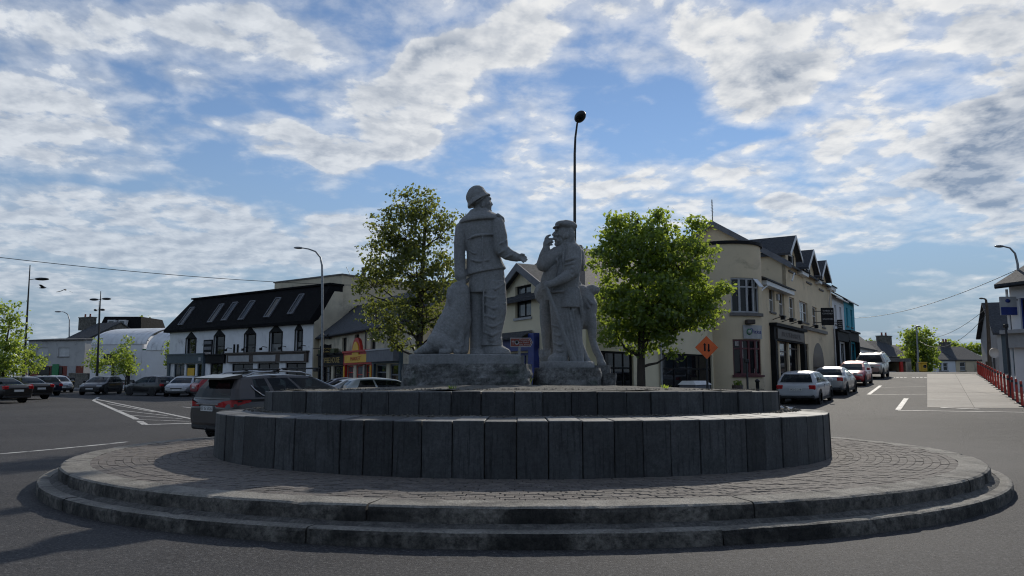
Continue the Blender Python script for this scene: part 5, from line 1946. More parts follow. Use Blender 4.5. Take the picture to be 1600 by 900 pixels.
def drum(name, a0, a1, r0, r1, z0, z1, material, parent=None, n=20, cap=True):
    mb = MB()
    vs, fs = [], []
    for i in range(n + 1):
        a = a0 + (a1 - a0) * i / n
        c_, s_ = math.cos(a), math.sin(a)
        vs += [(r1 * c_, r1 * s_, z0), (r1 * c_, r1 * s_, z1), (r0 * c_, r0 * s_, z1), (r0 * c_, r0 * s_, z0)]
    for i in range(n):
        for k_ in range(4):
            k2 = (k_ + 1) % 4
            fs.append((i * 4 + k_, i * 4 + k2, (i + 1) * 4 + k2, (i + 1) * 4 + k_))
    fs += [(0, 1, 2, 3), (n * 4 + 3, n * 4 + 2, n * 4 + 1, n * 4)]
    mb.add(vs, fs, 0, False)
    return fix_normals(mb.build(name, material, parent or BE))


aL, aR = bpx(1142), bpx(1185)
if aR < aL:
    aR += 2 * math.pi
aA, aZ = aL - 1.3, aR + 0.9
z_top, z_w1, z_w0, z_s1, z_s0 = bzz(384), bzz(436), bzz(490), bzz(531), bzz(586)
drum('bay_wall', aA, aZ, 0.2, BR, z_w1, z_top, TAN, n=40)
drum('bay_wall', aA, aZ, 0.2, BR, z_s1, z_w0, TAN, n=40)
drum('bay_wall', aA, aZ, 0.2, BR, -0.3, z_s0, TAN, n=40)
for (z0, z1) in ((z_w0, z_w1), (z_s0, z_s1)):
    drum('pier_wall', aA, aL, 0.2, BR, z0, z1, TAN)
    drum('pier_wall', aR, aZ, 0.2, BR, z0, z1, TAN)
drum('cornice_band', aA, aZ, 0.2, BR + 0.10, z_top, z_top + 0.16, m_['black_paint'], n=40)
drum('sill_band', aL - .05, aR + .1, BR - .3, BR + 0.14, z_w0 - .16, z_w0, m_['stone_sill'], n=24)
drum('red_sill', aL - .03, aR + .06, BR - .3, BR + 0.12, z_s0 - .1, z_s0, m_['maroon_paint'], n=24)
for (z0, z1, fm, gl, nm) in ((z_w0, z_w1, m_['dim_white'], m_['window_glass'], 'curved_window'), (z_s0, z_s1, m_['maroon_paint'], m_['window_glass'], 'shop_window')):
    nb = 4
    fr = drum(nm, aL, aR, BR - .14, BR - .05, z1 - .09, z1 - .002, fm, n=20)
    drum('frame_rail', aL, aR, BR - .14, BR - .05, z0 + .002, z0 + .09, fm, fr)
    drum('frame_rail', aL, aR, BR - .135, BR - .055, z0 + (z1 - z0) * .72, z0 + (z1 - z0) * .72 + .08, fm, fr)
    for k_ in range(nb + 1):
        a = aL + (aR - aL) * k_ / nb
        da = 0.03
        drum('mullion', max(aL, a - da), min(aR, a + da), BR - .15, BR - .045, z0 + .09, z1 - .09, fm, fr, 2)
    for k_ in range(nb):
        drum('pane', aL + (aR - aL) * k_ / nb, aL + (aR - aL) * (k_ + 1) / nb, BR - .11, BR - .10, z0 + .05, z1 - .05, gl, fr, 5)
    drum('room_backing', aA, aZ, 0.2, BR - .5, z0, z1, m_['black_paint'], fr, 16)
# shop sign: portrait oval and script
sa0, sa1 = bpx(1158), bpx(1185.5)
sg = drum('shop_sign', sa0, sa1, BR + .03, BR + .09, bzz(530), bzz(509), m_['dim_white'], n=14)
sgm = (sa0 + sa1) / 2
pR = Vector((math.cos(sa0 + .16), math.sin(sa0 + .16), 0))
tang = Vector((-pR.y, pR.x, 0))
M = Matrix((tang, Vector((0, 0, 1)), pR)).transposed().to_4x4()
M.translation = pR * (BR + .098) + Vector((0, 0, (bzz(530) + bzz(509)) / 2))
MB(M).lathe([(0.16, 0.0), (0.16, 0.006)], 20).build('oval_emblem', m_['green_paint'], sg)
MB(M).lathe([(0.11, 0.007), (0.11, 0.010)], 20).build('oval_emblem', m_['dim_white'], sg)
for k_, ch in enumerate('Precious'):
    a = sa0 + (sa1 - sa0) * (0.36 + 0.56 * k_ / 7.5)
    pR = Vector((math.cos(a), math.sin(a), 0))
    tang = Vector((-pR.y, pR.x, 0))
    M = Matrix((tang, Vector((0, 0, 1)), pR)).transposed().to_4x4()
    M.translation = pR * (BR + .096) + Vector((0, 0, (bzz(530) + bzz(509)) / 2 + .02))
    text_mesh(ch, 0.42 if k_ == 0 else 0.32, m_['blue_paint'], sg, M)
a = bpx(1166)
p = Vector((math.cos(a), math.sin(a), 0)) * (BR + .2)
MB().rbox(p.x - .22, p.x + .22, p.y - .2, p.y + .2, bzz(508), bzz(501), .03).build('wall_lantern', m_['brown_paint'], BE)
# posters stuck in the shop window
for (px, y0, y1) in ((1149.5, 534, 541), (1156.5, 534, 560), (1178, 576, 585)):
    a = bpx(px)
    drum('poster', a - .05, a + .05, BR - .09, BR - .08, bzz(y1), bzz(y0), m_['poster'], BE, 3)
# an opened top light
a = bpx(1181)
p0 = Vector((math.cos(a - .1), math.sin(a - .1), 0)) * BR
p1 = Vector((math.cos(a + .1), math.sin(a + .1), 0)) * BR
o_ = Vector((math.cos(a), math.sin(a), 0)) * 0.35
MB().add([p0 + Vector((0, 0, z_w1 - .05)), p1 + Vector((0, 0, z_w1 - .05)), p1 + o_ + Vector((0, 0, z_w1 - .5)), p0 + o_ + Vector((0, 0, z_w1 - .5)),
          p0 + Vector((0, 0, z_w1 - .01)), p1 + Vector((0, 0, z_w1 - .01)), p1 + o_ * 1.05 + Vector((0, 0, z_w1 - .46)), p0 + o_ * 1.05 + Vector((0, 0, z_w1 - .46))],
         [(0, 1, 2, 3), (7, 6, 5, 4), (0, 4, 5, 1), (2, 6, 7, 3), (1, 5, 6, 2), (3, 7, 4, 0)]).build('open_light', m_['white_paint'], BE)

merge_into(big.e, bay.e)

# ======================================================================= further up the right street
wht = House('narrow_shop', on_line(1299.3).xy, on_line(1317).xy, 'narrow white shop with black front beside the teal one', 'building')
tea = House('teal_shop', on_line(1317.3).xy, on_line(1333).xy, 'bright teal two-storey shop with black shopfront up the street', 'building')
for hs, mtl, ys in ((wht, m_['pale_render'], (463, 470)), (tea, m_['teal_render'], (468, 476))):
    E, L = hs.e, hs.L
    ZE = hs.hit(1308 if hs is wht else 1325, ys[0] + 2)[1]
    w = L / 3
    wl = [(w * .5, w * .5 + .9, ZE - 2.3, ZE - .7), (w * 1.8, w * 1.8 + .9, ZE - 2.3, ZE - .7)]
    g_ = gz(*(hs.P0).xy) - hs.z0
    sl = [(0.5, L * .45, g_ + .5, g_ + 2.7), (L * .55, L - .5, g_ + 0.0, g_ + 2.7)]
    hs.front(0, L, -0.5, ZE, wl + sl, mtl)
    hs.box('body_wall', mtl, 0.02, L - 0.02, 0.22, 8.0, -0.5, ZE - .02)
    for q in wl:
        hs.window(*q, 1, 2, m_['white_paint'], m_['window_glass'], 0.12, 0.06, m_['stone_sill'])
    for q in sl:
        hs.window(*q, 1, 1, m_['black_paint'], m_['window_glass'], 0.1, 0.1, None, 'shop_window', 0.75)
    mb = MB().box(.05, L - .05, -.3, -.004, g_ + 2.85, g_ + 3.6).box(0, L, -.45, -.004, g_ + 3.6, g_ + 3.75)
    for u in (.05, L - .45):
        mb.box(u, u + .4, -.35, -.004, -.5, g_ + 2.85)
    mb.build('shop_fascia', m_['black_paint'], E)
    hs.gable_roof(0, L, 0, 8, ZE, ZE + 2.6, .3, m_['slate'], verge=.05, gable=mtl)
    hs.gutter(0, L, -.38, ZE - .2, m_['white_paint'])
# white cottage past them, dark roof
cot = House('white_cottage', on_line(1334).xy, on_line(1362).xy, 'small white cottage with steep dark slate roof past the teal shop', 'house')
E, L = cot.e, cot.L
ZE = cot.hit(1345, 541)[1]
wl = [(L * k - .4, L * k + .4, ZE - 1.9, ZE - .6) for k in (.2, .5, .8)]
cot.front(0, L, -.8, ZE, wl, m_['white_render'])
cot.box('body_wall', m_['white_render'], .02, L - .02, .22, 6, -.8, ZE - .02)
for q in wl:
    cot.window(*q, 1, 2, m_['black_paint'], m_['window_glass'], .1, .05, m_['stone_sill'])
cot.gable_roof(0, L, 0, 6.5, ZE, ZE + 3.0, .25, m_['slate'], gable=m_['white_render'])
cot.chimney(0.6, 3.2, .7, .6, ZE + 2.2, ZE + 4.4, m_['rubble'], 1)


def far_house(name, px0, px1, Y0, Y1, y_eave, y_ridge, label, wall, roof='slate', wins=(), depth=7.0, chim=None, cat='house', pane='window_glass'):
    P0, P1 = at(px0, 570, Y0), at(px1, 570, Y1)
    h = House(name, P0.xy, P1.xy, label, cat)
    ze = h.hit((px0 + px1) / 2, y_eave)[1]
    zr = at((px0 + px1) / 2, y_ridge, (Y0 + Y1) / 2 + depth / 2).z - h.z0
    wl = [h.rect(*r) for r in wins]
    h.front(0, h.L, -1.0, ze, wl, m_[wall])
    h.box('body_wall', m_[wall], .02, h.L - .02, .22, depth - .3, -1.0, ze - .02)
    for q in wl:
        h.window(*q, 1, 2, m_['white_paint'], m_[pane], .1, .06, m_['stone_sill'])
    if zr > ze + .3:
        h.gable_roof(0, h.L, 0, depth, ze, zr, .25, m_[roof], gable=m_[wall])
    else:
        MB().box(-.1, h.L + .1, -.1, depth, ze, ze + .2).build('coping', m_['stone_sill'], h.e)
    if chim:
        for (pc, y0, y1, w) in chim:
            u = h.hit(pc, y0, depth / 2)[0]
            z0_, z1_ = h.hit(pc, y1, depth / 2)[1], h.hit(pc, y0, depth / 2)[1]
            h.chimney(u, depth / 2, w, .8, z0_, z1_, m_['rubble'], 2)
    return h


h = far_house('stone_house', 1359, 1420, 92, 96, 557, 534, 'dark slate house with broad chimney at the top of the street', 'grey_render', chim=[(1381, 526, 540, 2.2)])
far_house('slate_outbuilding', 1421, 1452, 99, 101, 557, 541, 'lower slate roofed outbuilding right of the broad chimney house', 'grey_render')
far_house('terrace_house', 1462, 1493, 96, 97, 562, 543, 'grey-blue terraced house with two small windows at the hilltop', 'pale_render', wins=[(1467, 567, 1472, 580), (1474, 567, 1481, 579)], chim=[(1476, 536, 546, 1.2)])
far_house('terrace_house', 1493.5, 1541, 97, 98.5, 562, 543, 'buff terraced house with roof windows beside the red bollards', 'tan_render', wins=[(1500, 566, 1509, 579)])
sh_ = House('open_shed', at(1374, 570, 82).xy, at(1424, 570, 82).xy, 'dark open-fronted shed with red post at the hilltop', 'shed')
z1_ = sh_.hit(1400, 560)[1]
MB().box(0, sh_.L, 0, 4, z1_ - .35, z1_).build('roof', m_['stone_sill'], sh_.e)
MB().box(0, sh_.L, 3.8, 4, -.5, z1_ - .36).box(0, .15, 0, 3.8, -.5, z1_ - .36).build('wall', m_['black_paint'], sh_.e)
MB().box(sh_.L - 1.2, sh_.L - .9, 0, .3, -.5, z1_ - .36).build('post', m_['red_paint'], sh_.e)
MB().box(sh_.L - .6, sh_.L, 0, 4, -.5, z1_ - .36).build('end_wall', m_['old_cream'], sh_.e)

# right edge: white shop and the grey gable behind it
kp0 = at(1588, 600, 37.0)
far, near = Vector((kp0.x, kp0.y, 0)), Vector((kp0.x - 6.5 * -0.30, kp0.y - 6.5, 0))
ks = House('white_shop', far.xy, near.xy, 'white two-storey shop at the right edge with blue upright windows', 'building')
E, L = ks.e, ks.L
ZE = ks.hit(1592, 444)[1]
wl = [(.5, 1.25, ZE - 2.6, ZE - .7), (2.2, 2.95, ZE - 2.6, ZE - .7), (4.2, 4.95, ZE - 2.6, ZE - .7)]
zs_ = ks.hit(1592, 518)[1]
sl = [(1.0, 3.2, .4, zs_ - .9), (4.0, 6.0, .0, zs_ - .9)]
ks.front(0, L, -.5, ZE, wl + sl, m_['pale_render'])
ks.box('body_wall', m_['pale_render'], .02, L - .02, .22, 8, -.5, ZE - .02)
for q in wl + sl:
    ks.window(*q, 1, 2, m_['blue_paint'], m_['window_glass'], .1, .07, None)
MB().add([(-.3, -.6, ZE - .12), (L + .3, -.6, ZE - .12), (L + .3, 4, ZE + 2.2), (-.3, 4, ZE + 2.2), (-.3, -.6, ZE + .06), (L + .3, -.6, ZE + .06), (L + .3, 4, ZE + 2.4), (-.3, 4, ZE + 2.4)],
         [(3, 2, 1, 0), (4, 5, 6, 7), (0, 1, 5, 4), (3, 0, 4, 7), (1, 2, 6, 5)]).build('roof', m_['slate'], E)
ks.gutter(-.2, L + .2, -.66, ZE - .12)
MB().box(-.1, L, -.35, -.004, zs_ - .8, zs_ - .1).box(-.2, L, -.6, -.004, zs_ - .1, zs_ + .08).build('shop_fascia', m_['dim_white'], E)
MB().tube([(-.05, -.1, ZE - .2), (-.05, -.1, 0)], .06, 8).build('downpipe', m_['white_paint'], E)
# its blue and white hanging sign
p = at(1575, 478, 36.6)
hg = empty('hanging_sign', p, 0.0, 'blue and white projecting sign on the white shop at right edge', 'sign')
hz = 0.42
MB().rbox(-.40, .42, -.04, .04, -.46, .46, .01).build('board', m_['dim_white'], hg)
MB().box(-.39, .41, -.046, -.041, -.45, -.06).build('blue_panel', m_['blue_paint'], hg)
MB().lathe([(0.12, 0), (0.12, .004)], 16, (0.0, 0.0, 0), M=Matrix.Translation((-.02, -.046, .25)) @ Matrix.Rotation(math.pi / 2, 4, 'X') @ Matrix.Diagonal((1.1, .8, 1, 1))).build('emblem', m_['blue_paint'], hg)
MB().tube([(.42, 0, .3), (.9, 0, .3)], .025, 6).build('bracket', m_['dark_steel'], hg)
gg = House('grey_gable_house', at(1536, 580, 62).xy, at(1562, 580, 55).xy, 'grey-green gabled house behind the blue and white sign', 'house')
E, L = gg.e, gg.L
z1_ = gg.hit(1536, 528)[1]
z2_ = gg.hit(1575, 489, 0)[1]
ze_ = gg.hit(1548, 524)[1]
MB().prism([(0, -1), (L, -1), (L, ze_), (L / 2, ze_ + 2.4), (0, ze_)], 0, .25).build('gable_wall', m_['grey_render'], E)
MB().box(0.02, L - .02, .25, 12, -1, ze_ - .02).build('body_wall', m_['slate_blue_paint'], E)
mb = MB()
for s in (-1, 1):
    mb.add([(L / 2, -.3, ze_ + 2.5), (L / 2 + s * (L / 2 + .3), -.3, ze_ - .1), (L / 2 + s * (L / 2 + .3), 12, ze_ - .1), (L / 2, 12, ze_ + 2.5),
            (L / 2, -.3, ze_ + 2.65), (L / 2 + s * (L / 2 + .3), -.3, ze_ + .05), (L / 2 + s * (L / 2 + .3), 12, ze_ + .05), (L / 2, 12, ze_ + 2.65)],
           [(0, 1, 2, 3), (7, 6, 5, 4), (0, 4, 5, 1), (1, 5, 6, 2), (2, 6, 7, 3)])
fix_normals(mb.build('roof', m_['slate'], E))

# ======================================================================= far side of the car park on the left
gb = far_house('grey_flat_building', 42, 131, 88, 86, 532, 530, 'long grey flat-roofed building with red brick shopfront at far left', 'grey_render', wins=[(57, 543, 75, 557), (91, 543, 108, 557)], depth=9, cat='building', pane='blind')
E = gb.e
u0, u1, z0, z1 = gb.rect(46, 572, 130, 592)
MB().box(u0, u1, -.12, -.004, -.5, z1).build('brick_front', m_['brick_red'], E)
for r in [(62, 573, 79, 588), (81, 573, 99, 588)]:
    a, b, c, d = gb.rect(*r)
    MB().box(a, b, -.2, -.121, c, d).build('shop_window', m_['window_glass'], E)
a, b, c, d = gb.rect(107, 572, 120, 588)
MB().box(a, b, -.2, -.121, c, d).build('poster_panel', m_['dim_white'], E)
a, b, c, d = gb.rect(84, 569, 94, 592)
MB().box(a, b, -.26, -.2, c, d).build('shop_door', m_['green_paint'], E)
# rubble gable with ivy and chimney
old = far_house('rubble_gable_house', 104, 139, 96, 94, 528, 506, 'old rubble gable house with ivy and squat chimney', 'rubble', depth=8, chim=[(137, 497, 516, 2.6)])
# curved metal roof hall
hall = House('curved_roof_hall', at(140, 590, 80).xy, at(268, 590, 77).xy, 'white hall with curved pale metal roof behind the car park', 'building')
E, L = hall.e, hall.L
z1 = hall.hit(180, 538)[1]
z2 = hall.hit(250, 547)[1]
us_ = hall.hit(222, 545)[0]
u0, u1, zz0, zz1 = hall.rect(161, 553, 184, 571)
gd0, gd1 = hall.hit(220, 580)[0], hall.hit(227, 580)[0]
hall.front(0, us_, -.3, z1, [(u0, u1, zz0, zz1), (gd0, gd1, -.3, 4.2)], m_['pale_render'])
hall.front(us_ + .01, L, -.3, z2, [], m_['pale_render'], y=.02, name='side_wall')
hall.window(u0, u1, zz0, zz1, 2, 2, m_['black_paint'], m_['window_glass'], .1, .1)
MB().box(gd0, gd1, .1, .16, -.3, 4.2).build('green_door', m_['green_paint'], E)
for px in (181, 206):
    u = hall.hit(px, 580)[0]
    MB().box(u - .1, u + .1, -.5, -.3, -.2, 3.4).build('porch_post', m_['black_paint'], E)
MB().box(hall.hit(181, 570)[0] - .2, hall.hit(206, 570)[0] + .2, -.6, -.004, 3.4, 3.6).build('porch_canopy', m_['black_paint'], E)
MB().box(0.02, L - .02, .24, 8.8, -.3, z2 - .05).build('body_wall', m_['pale_render'], E)
zt_ = at(200, 513, 84).z
seg = []
N = 10
pr = []
for i in range(N + 1):
    q = math.pi / 2 * i / N
    pr.append((9.0 * (1 - math.cos(q)) * .62 - .1, z1 + (zt_ - z1) * math.sin(q)))
npan = 16
rf = None
for j in range(npan):
    a, b = L * j / npan, L * (j + 1) / npan - .05
    zoff = 0 if b < us_ + .6 else -(z1 - z2)
    mb = MB()
    vs = []
    for (y, z) in pr:
        t = (z - z1) / (zt_ - z1)
        zz_ = z + zoff * (1 - t)
        vs += [(a, y, zz_), (b, y, zz_)]
    fs = [(2 * i, 2 * i + 1, 2 * i + 3, 2 * i + 2) for i in range(N)]
    mb.add(vs, fs, 0, True)
    vs2 = [(x, y + .06, z - .05) for (x, y, z) in vs]
    mb.add(vs2, [f_[::-1] for f_ in fs])
    mb.add([vs[0], vs[1], vs2[1], vs2[0]], [(0, 1, 2, 3)])
    mb.build('roof_panel', m_['metal_roof'], E)
MB().add([(x, y + .1, z - .07) for (x0_) in (0,) for (x, y, z) in [(0, p[0], p[1]) for p in pr] + [(0, pr[-1][0] + 3, z2)]] + [(0, 0.1, z2)], [tuple(range(N + 3))]).build('roof_end', m_['pale_render'], E)
# dark mansard behind the hall
dm = House('dark_mansard_house', at(150, 570, 100).xy, at(215, 570, 100).xy, 'house with black mansard and two white dormers behind the hall', 'house')
E, L = dm.e, dm.L
zb_, zt_ = dm.hit(180, 520)[1], dm.hit(180, 494)[1]
dm.box('wall', m_['pale_render'], 0, L, .8, 7, -1, zb_ + .1)
MB().add([(-.2, 0, zb_), (L + .2, 0, zb_), (L + .2, 8, zb_), (-.2, 8, zb_), (.3, .8, zt_), (L - .3, .8, zt_), (L - .3, 7, zt_), (.3, 7, zt_)],
         [(3, 2, 1, 0), (4, 5, 6, 7), (0, 1, 5, 4), (1, 2, 6, 5), (2, 3, 7, 6), (3, 0, 4, 7)]).build('mansard_roof', m_['black_tile'], E)
for r in [(169, 500, 180, 514), (186, 500, 197, 514)]:
    a, b, c, d = dm.rect(*r)
    w = MB().box(a, b, -.2, .8, c, d).build('dormer', m_['white_paint'], E)
    MB().box(a + .15, b - .15, -.24, -.2, c + .15, d - .15).build('pane', m_['pale_glass'], w)

# ---------------------------------------------------------------- trees
mat('bark', (0.060, 0.048, 0.036), (0.035, 0.028, 0.022), 6, 0.95, 1.0, 18, stretch=(1, 1, .3))
leaf_mat('leaf_dark', (0.026, 0.062, 0.012), (0.075, 0.140, 0.024), 0.6)
leaf_mat('leaf_fresh', (0.075, 0.135, 0.024), (0.15, 0.22, 0.04), 0.55)
leaf_mat('leaf_bronze', (0.036, 0.060, 0.018), (0.095, 0.115, 0.030), 0.5, (0.36, 0.40, 0.07))


def leaves(mb, c, n, spread, size, rnd, droop=0.0):
    for _ in range(n):
        p = c + Vector((rnd.gauss(0, 1), rnd.gauss(0, 1), rnd.gauss(0, 0.62))) * spread
        nz = Vector((rnd.gauss(0, 1.0), rnd.gauss(0, 1.0), 0.7 + rnd.gauss(0, 0.6))).normalized()
        u = nz.orthogonal().normalized()
        u.rotate(Matrix.Rotation(rnd.uniform(0, 6.28), 3, nz))
        v = nz.cross(u)
        s = size * rnd.uniform(0.65, 1.25)
        a, b = s * 0.62, s * 0.42
        mb.add([p - u * a, p + v * b + nz * b * .25, p + u * a, p - v * b + nz * b * .25], [(0, 1, 2, 3)])


def tree(name, label, px, Y, lobes, nclump, per, size, leafm, r0, group=None, seed=1, ztop=None, fork=0.35, spread=0.16, y_base=None):
    rnd = random.Random(seed)
    S = Y / F
    base = at(px, 580, Y)
    base.z = gz(base.x, base.y)
    t = empty(name, base, 0, label, 'tree', group)
    crown_pts, L3 = [], []
    tot = sum(l[2] * l[2] * l[3] for l in lobes)
    for l in lobes:
        dy = l[4] if len(l) > 4 else rnd.uniform(-.35, .35) * l[2] * S * 1.4
        c = at(l[0], l[1], Y) + Vector((0, dy, 0))
        L3.append((c, l[2] * S, l[3] * S))
        k = max(3, int(nclump * l[2] * l[2] * l[3] / tot))
        for _ in range(k):
            d = Vector((rnd.gauss(0, 1), rnd.gauss(0, 1), rnd.gauss(0, 1))).normalized()
            q = rnd.uniform(0.25, 1.0) ** 0.45
            crown_pts.append((c + Vector((d.x * l[2] * S * q, d.y * l[2] * S * q, d.z * l[3] * S * q)), len(L3) - 1))
    zb = min(c.z - rz for c, rx, rz in L3)
    zt = max(c.z for c, rx, rz in L3)
    mb = MB()
    n = 9
    path, rad = [], []
    for i in range(n):
        f_ = i / (n - 1)
        z = base.z - .1 + (zt - base.z) * f_
        path.append(Vector((base.x + math.sin(f_ * 5 + seed) * .10 * f_, base.y + math.cos(f_ * 4 + seed) * .08 * f_, z)))
        rad.append(r0 * (1.18 - f_ * 0.9) if i else r0 * 1.35)
    mb.tube(path, rad, 9)
    for (c, rx, rz) in L3:
        zs_ = max(base.z + (zb - base.z) * .9, min(c.z - rx * 1.1, zt * .8))
        f_ = max(0.05, min(0.92, (zs_ - base.z) / (zt - base.z)))
        k = f_ * (n - 1)
        s = path[int(k)].lerp(path[min(n - 1, int(k) + 1)], k - int(k))
        m1 = s.lerp(c, .5) + Vector((rnd.gauss(0, .08), rnd.gauss(0, .08), -.08 * (c - s).length))
        rr = r0 * (1.0 - f_ * .7) * .5
        mb.tube([s, s.lerp(m1, .5) + Vector((0, 0, .02)), m1, m1.lerp(c, .6), c + Vector((0, 0, rz * .4))], [rr, rr * .8, rr * .6, rr * .4, rr * .15], 6)
    for (p, li) in crown_pts[::2]:
        c, rx, rz = L3[li]
        s = c.lerp(p, .1) - Vector((0, 0, rz * .3))
        mb.tube([s, s.lerp(p, .55) + Vector((rnd.gauss(0, .04), rnd.gauss(0, .04), .03)), p], [r0 * .09, r0 * .055, r0 * .02], 4, cap=False)
    mb.build('trunk', MATS['bark'], t, True)
    mb = MB()
    for (p, li) in crown_pts:
        leaves(mb, p, per, spread * rnd.uniform(.7, 1.3), size, rnd)
    mb.build('crown', MATS[leafm], t, True)
    return t


tree('maple_tree', 'open-crowned bronze-green tree beside the dog statue', 657, 27.5,
     [(633, 318, 26, 25), (666, 320, 26, 27), (600, 352, 24, 26), (577, 385, 17, 24), (640, 365, 42, 36), (686, 362, 26, 36), (710, 342, 13, 18), (583, 440, 34, 30), (615, 405, 34, 32),
      (652, 425, 44, 40), (694, 425, 28, 40), (588, 492, 30, 30), (630, 495, 36, 32), (664, 480, 30, 30), (607, 528, 26, 17), (640, 535, 26, 14), (566, 458, 12, 12), (700, 480, 22, 30), (680, 520, 20, 20)],
     540, 20, 0.115, 'leaf_bronze', 0.15, seed=3, spread=.15)
tree('maple_tree', 'dense round-crowned green maple right of the statues', 1002, 28.0,
     [(962, 362, 30, 24), (1034, 355, 28, 24), (1082, 366, 22, 24), (1000, 395, 52, 40), (1062, 410, 46, 42), (946, 405, 28, 38), (1108, 452, 30, 22), (945, 465, 26, 40), (1010, 470, 62, 46),
      (1072, 480, 48, 38), (960, 518, 34, 22), (1018, 522, 44, 24), (1104, 492, 24, 22), (1050, 552, 16, 9), (985, 345, 10, 10), (1094, 350, 9, 12), (1030, 338, 12, 9), (966, 344, 9, 10), (1126, 448, 12, 10), (1110, 400, 10, 12), (1000, 548, 22, 8)],
     720, 28, 0.135, 'leaf_dark', 0.16, seed=5, spread=.17)
tree('street_tree', 'bright green young tree at the left edge of the square', 6, 46, [(8, 492, 22, 26), (12, 530, 24, 34), (2, 560, 34, 30), (26, 556, 18, 24), (14, 578, 26, 12)], 200, 15, .17, 'leaf_fresh', .10, seed=9, spread=.2)
tree('street_tree', 'small light green tree beyond the tall left lamp post', 46, 66, [(44, 550, 12, 14), (48, 568, 16, 14)], 60, 12, .2, 'leaf_fresh', .08, seed=10, spread=.22)
tree('street_tree', 'thin sapling in front of the hall beside the twin lamp', 150, 68, [(150, 545, 9, 16), (146, 568, 14, 14), (158, 572, 14, 12)], 70, 9, .2, 'leaf_fresh', .06, seed=11, spread=.22)
tree('street_tree', 'slender light green tree before the curved roof hall', 197, 68, [(197, 540, 9, 14), (194, 560, 16, 16), (206, 574, 14, 12), (190, 578, 12, 10)], 110, 11, .2, 'leaf_fresh', .07, seed=12, spread=.22)
tree('street_tree', 'narrow tree at the left corner of the mansard pub', 266, 73, [(267, 545, 6, 14), (264, 562, 8, 14)], 50, 10, .2, 'leaf_fresh', .06, seed=13, spread=.2)
tree('hill_tree', 'broad dark green tree beside the lamp at the hilltop', 1434, 84, [(1420, 535, 16, 16), (1434, 522, 18, 12), (1446, 540, 18, 16), (1438, 560, 22, 18), (1454, 560, 14, 14), (1446, 576, 18, 10)], 190, 16, .3, 'leaf_dark', .22, seed=14, spread=.32)
tree('hill_tree', 'low rounded tree behind the far terrace roofs', 1487, 125, [(1487, 545, 22, 12), (1475, 548, 14, 9)], 60, 14, .4, 'leaf_dark', .2, seed=15, spread=.45)
tree('hill_tree', 'distant tree above the buff terraced house', 1522, 125, [(1522, 546, 16, 9), (1534, 548, 10, 7)], 50, 14, .4, 'leaf_dark', .2, seed=16, spread=.4)
tree('garden_tree', 'small tree beside the dark mansard behind the hall', 219, 104, [(220, 505, 6, 9), (217, 514, 8, 8)], 30, 12, .35, 'leaf_dark', .12, seed=17, spread=.35)
tree('garden_tree', 'tree top showing past the white cottage roof', 1357, 105, [(1358, 541, 8, 6)], 24, 12, .35, 'leaf_dark', .12, seed=18, spread=.4)

# ---------------------------------------------------------------- cars
glass('car_glass', (0.008, 0.012, 0.013), 0.40, 0.4)
mat('tyre', (0.012, 0.012, 0.012), (0.02, 0.02, 0.02), 9, 0.85)
mat('alloy', (0.42, 0.43, 0.44), (0.34, 0.35, 0.36), 9, 0.35, metal=0.8)
mat('car_trim', (0.014, 0.014, 0.015), (0.022, 0.022, 0.023), 9, 0.6)
mat('car_seat', (0.022, 0.023, 0.024), None, 9, 0.9)
mat('red_lamp', (0.42, 0.012, 0.015), (0.30, 0.008, 0.010), 9, 0.18)
mat('clear_lamp', (0.55, 0.57, 0.60), (0.40, 0.42, 0.45), 9, 0.12, metal=.3)
mat('plate', (0.62, 0.62, 0.60), (0.55, 0.55, 0.53), 9, 0.5)
mat('plate_letter', (0.02, 0.02, 0.025), None, 9, 0.6)
mat('chrome', (0.62, 0.63, 0.65), None, 9, 0.16, metal=0.9)
PAINT = {}


def paint(name, c, metal=0.35, dirt=None):
    PAINT[name] = mat('car_paint_' + name, c, tuple(x * .9 for x in c), 1.5, 0.32, metal=metal, coat=0.45, dirt=dirt)


paint('bronze', (0.055, 0.049, 0.047), 0.4, dirt=((0.06, 0.052, 0.044), 1.4, 0.5, 0.72))
paint('black', (0.006, 0.006, 0.007), 0.0)
paint('navy', (0.012, 0.016, 0.035), 0.3)
paint('silver', (0.36, 0.37, 0.38), 0.6)
paint('pale', (0.34, 0.37, 0.365), 0.5)
paint('white', (0.44, 0.45, 0.47), 0.1)
paint('red', (0.30, 0.012, 0.022), 0.3)
paint('gold', (0.36, 0.34, 0.30), 0.55)

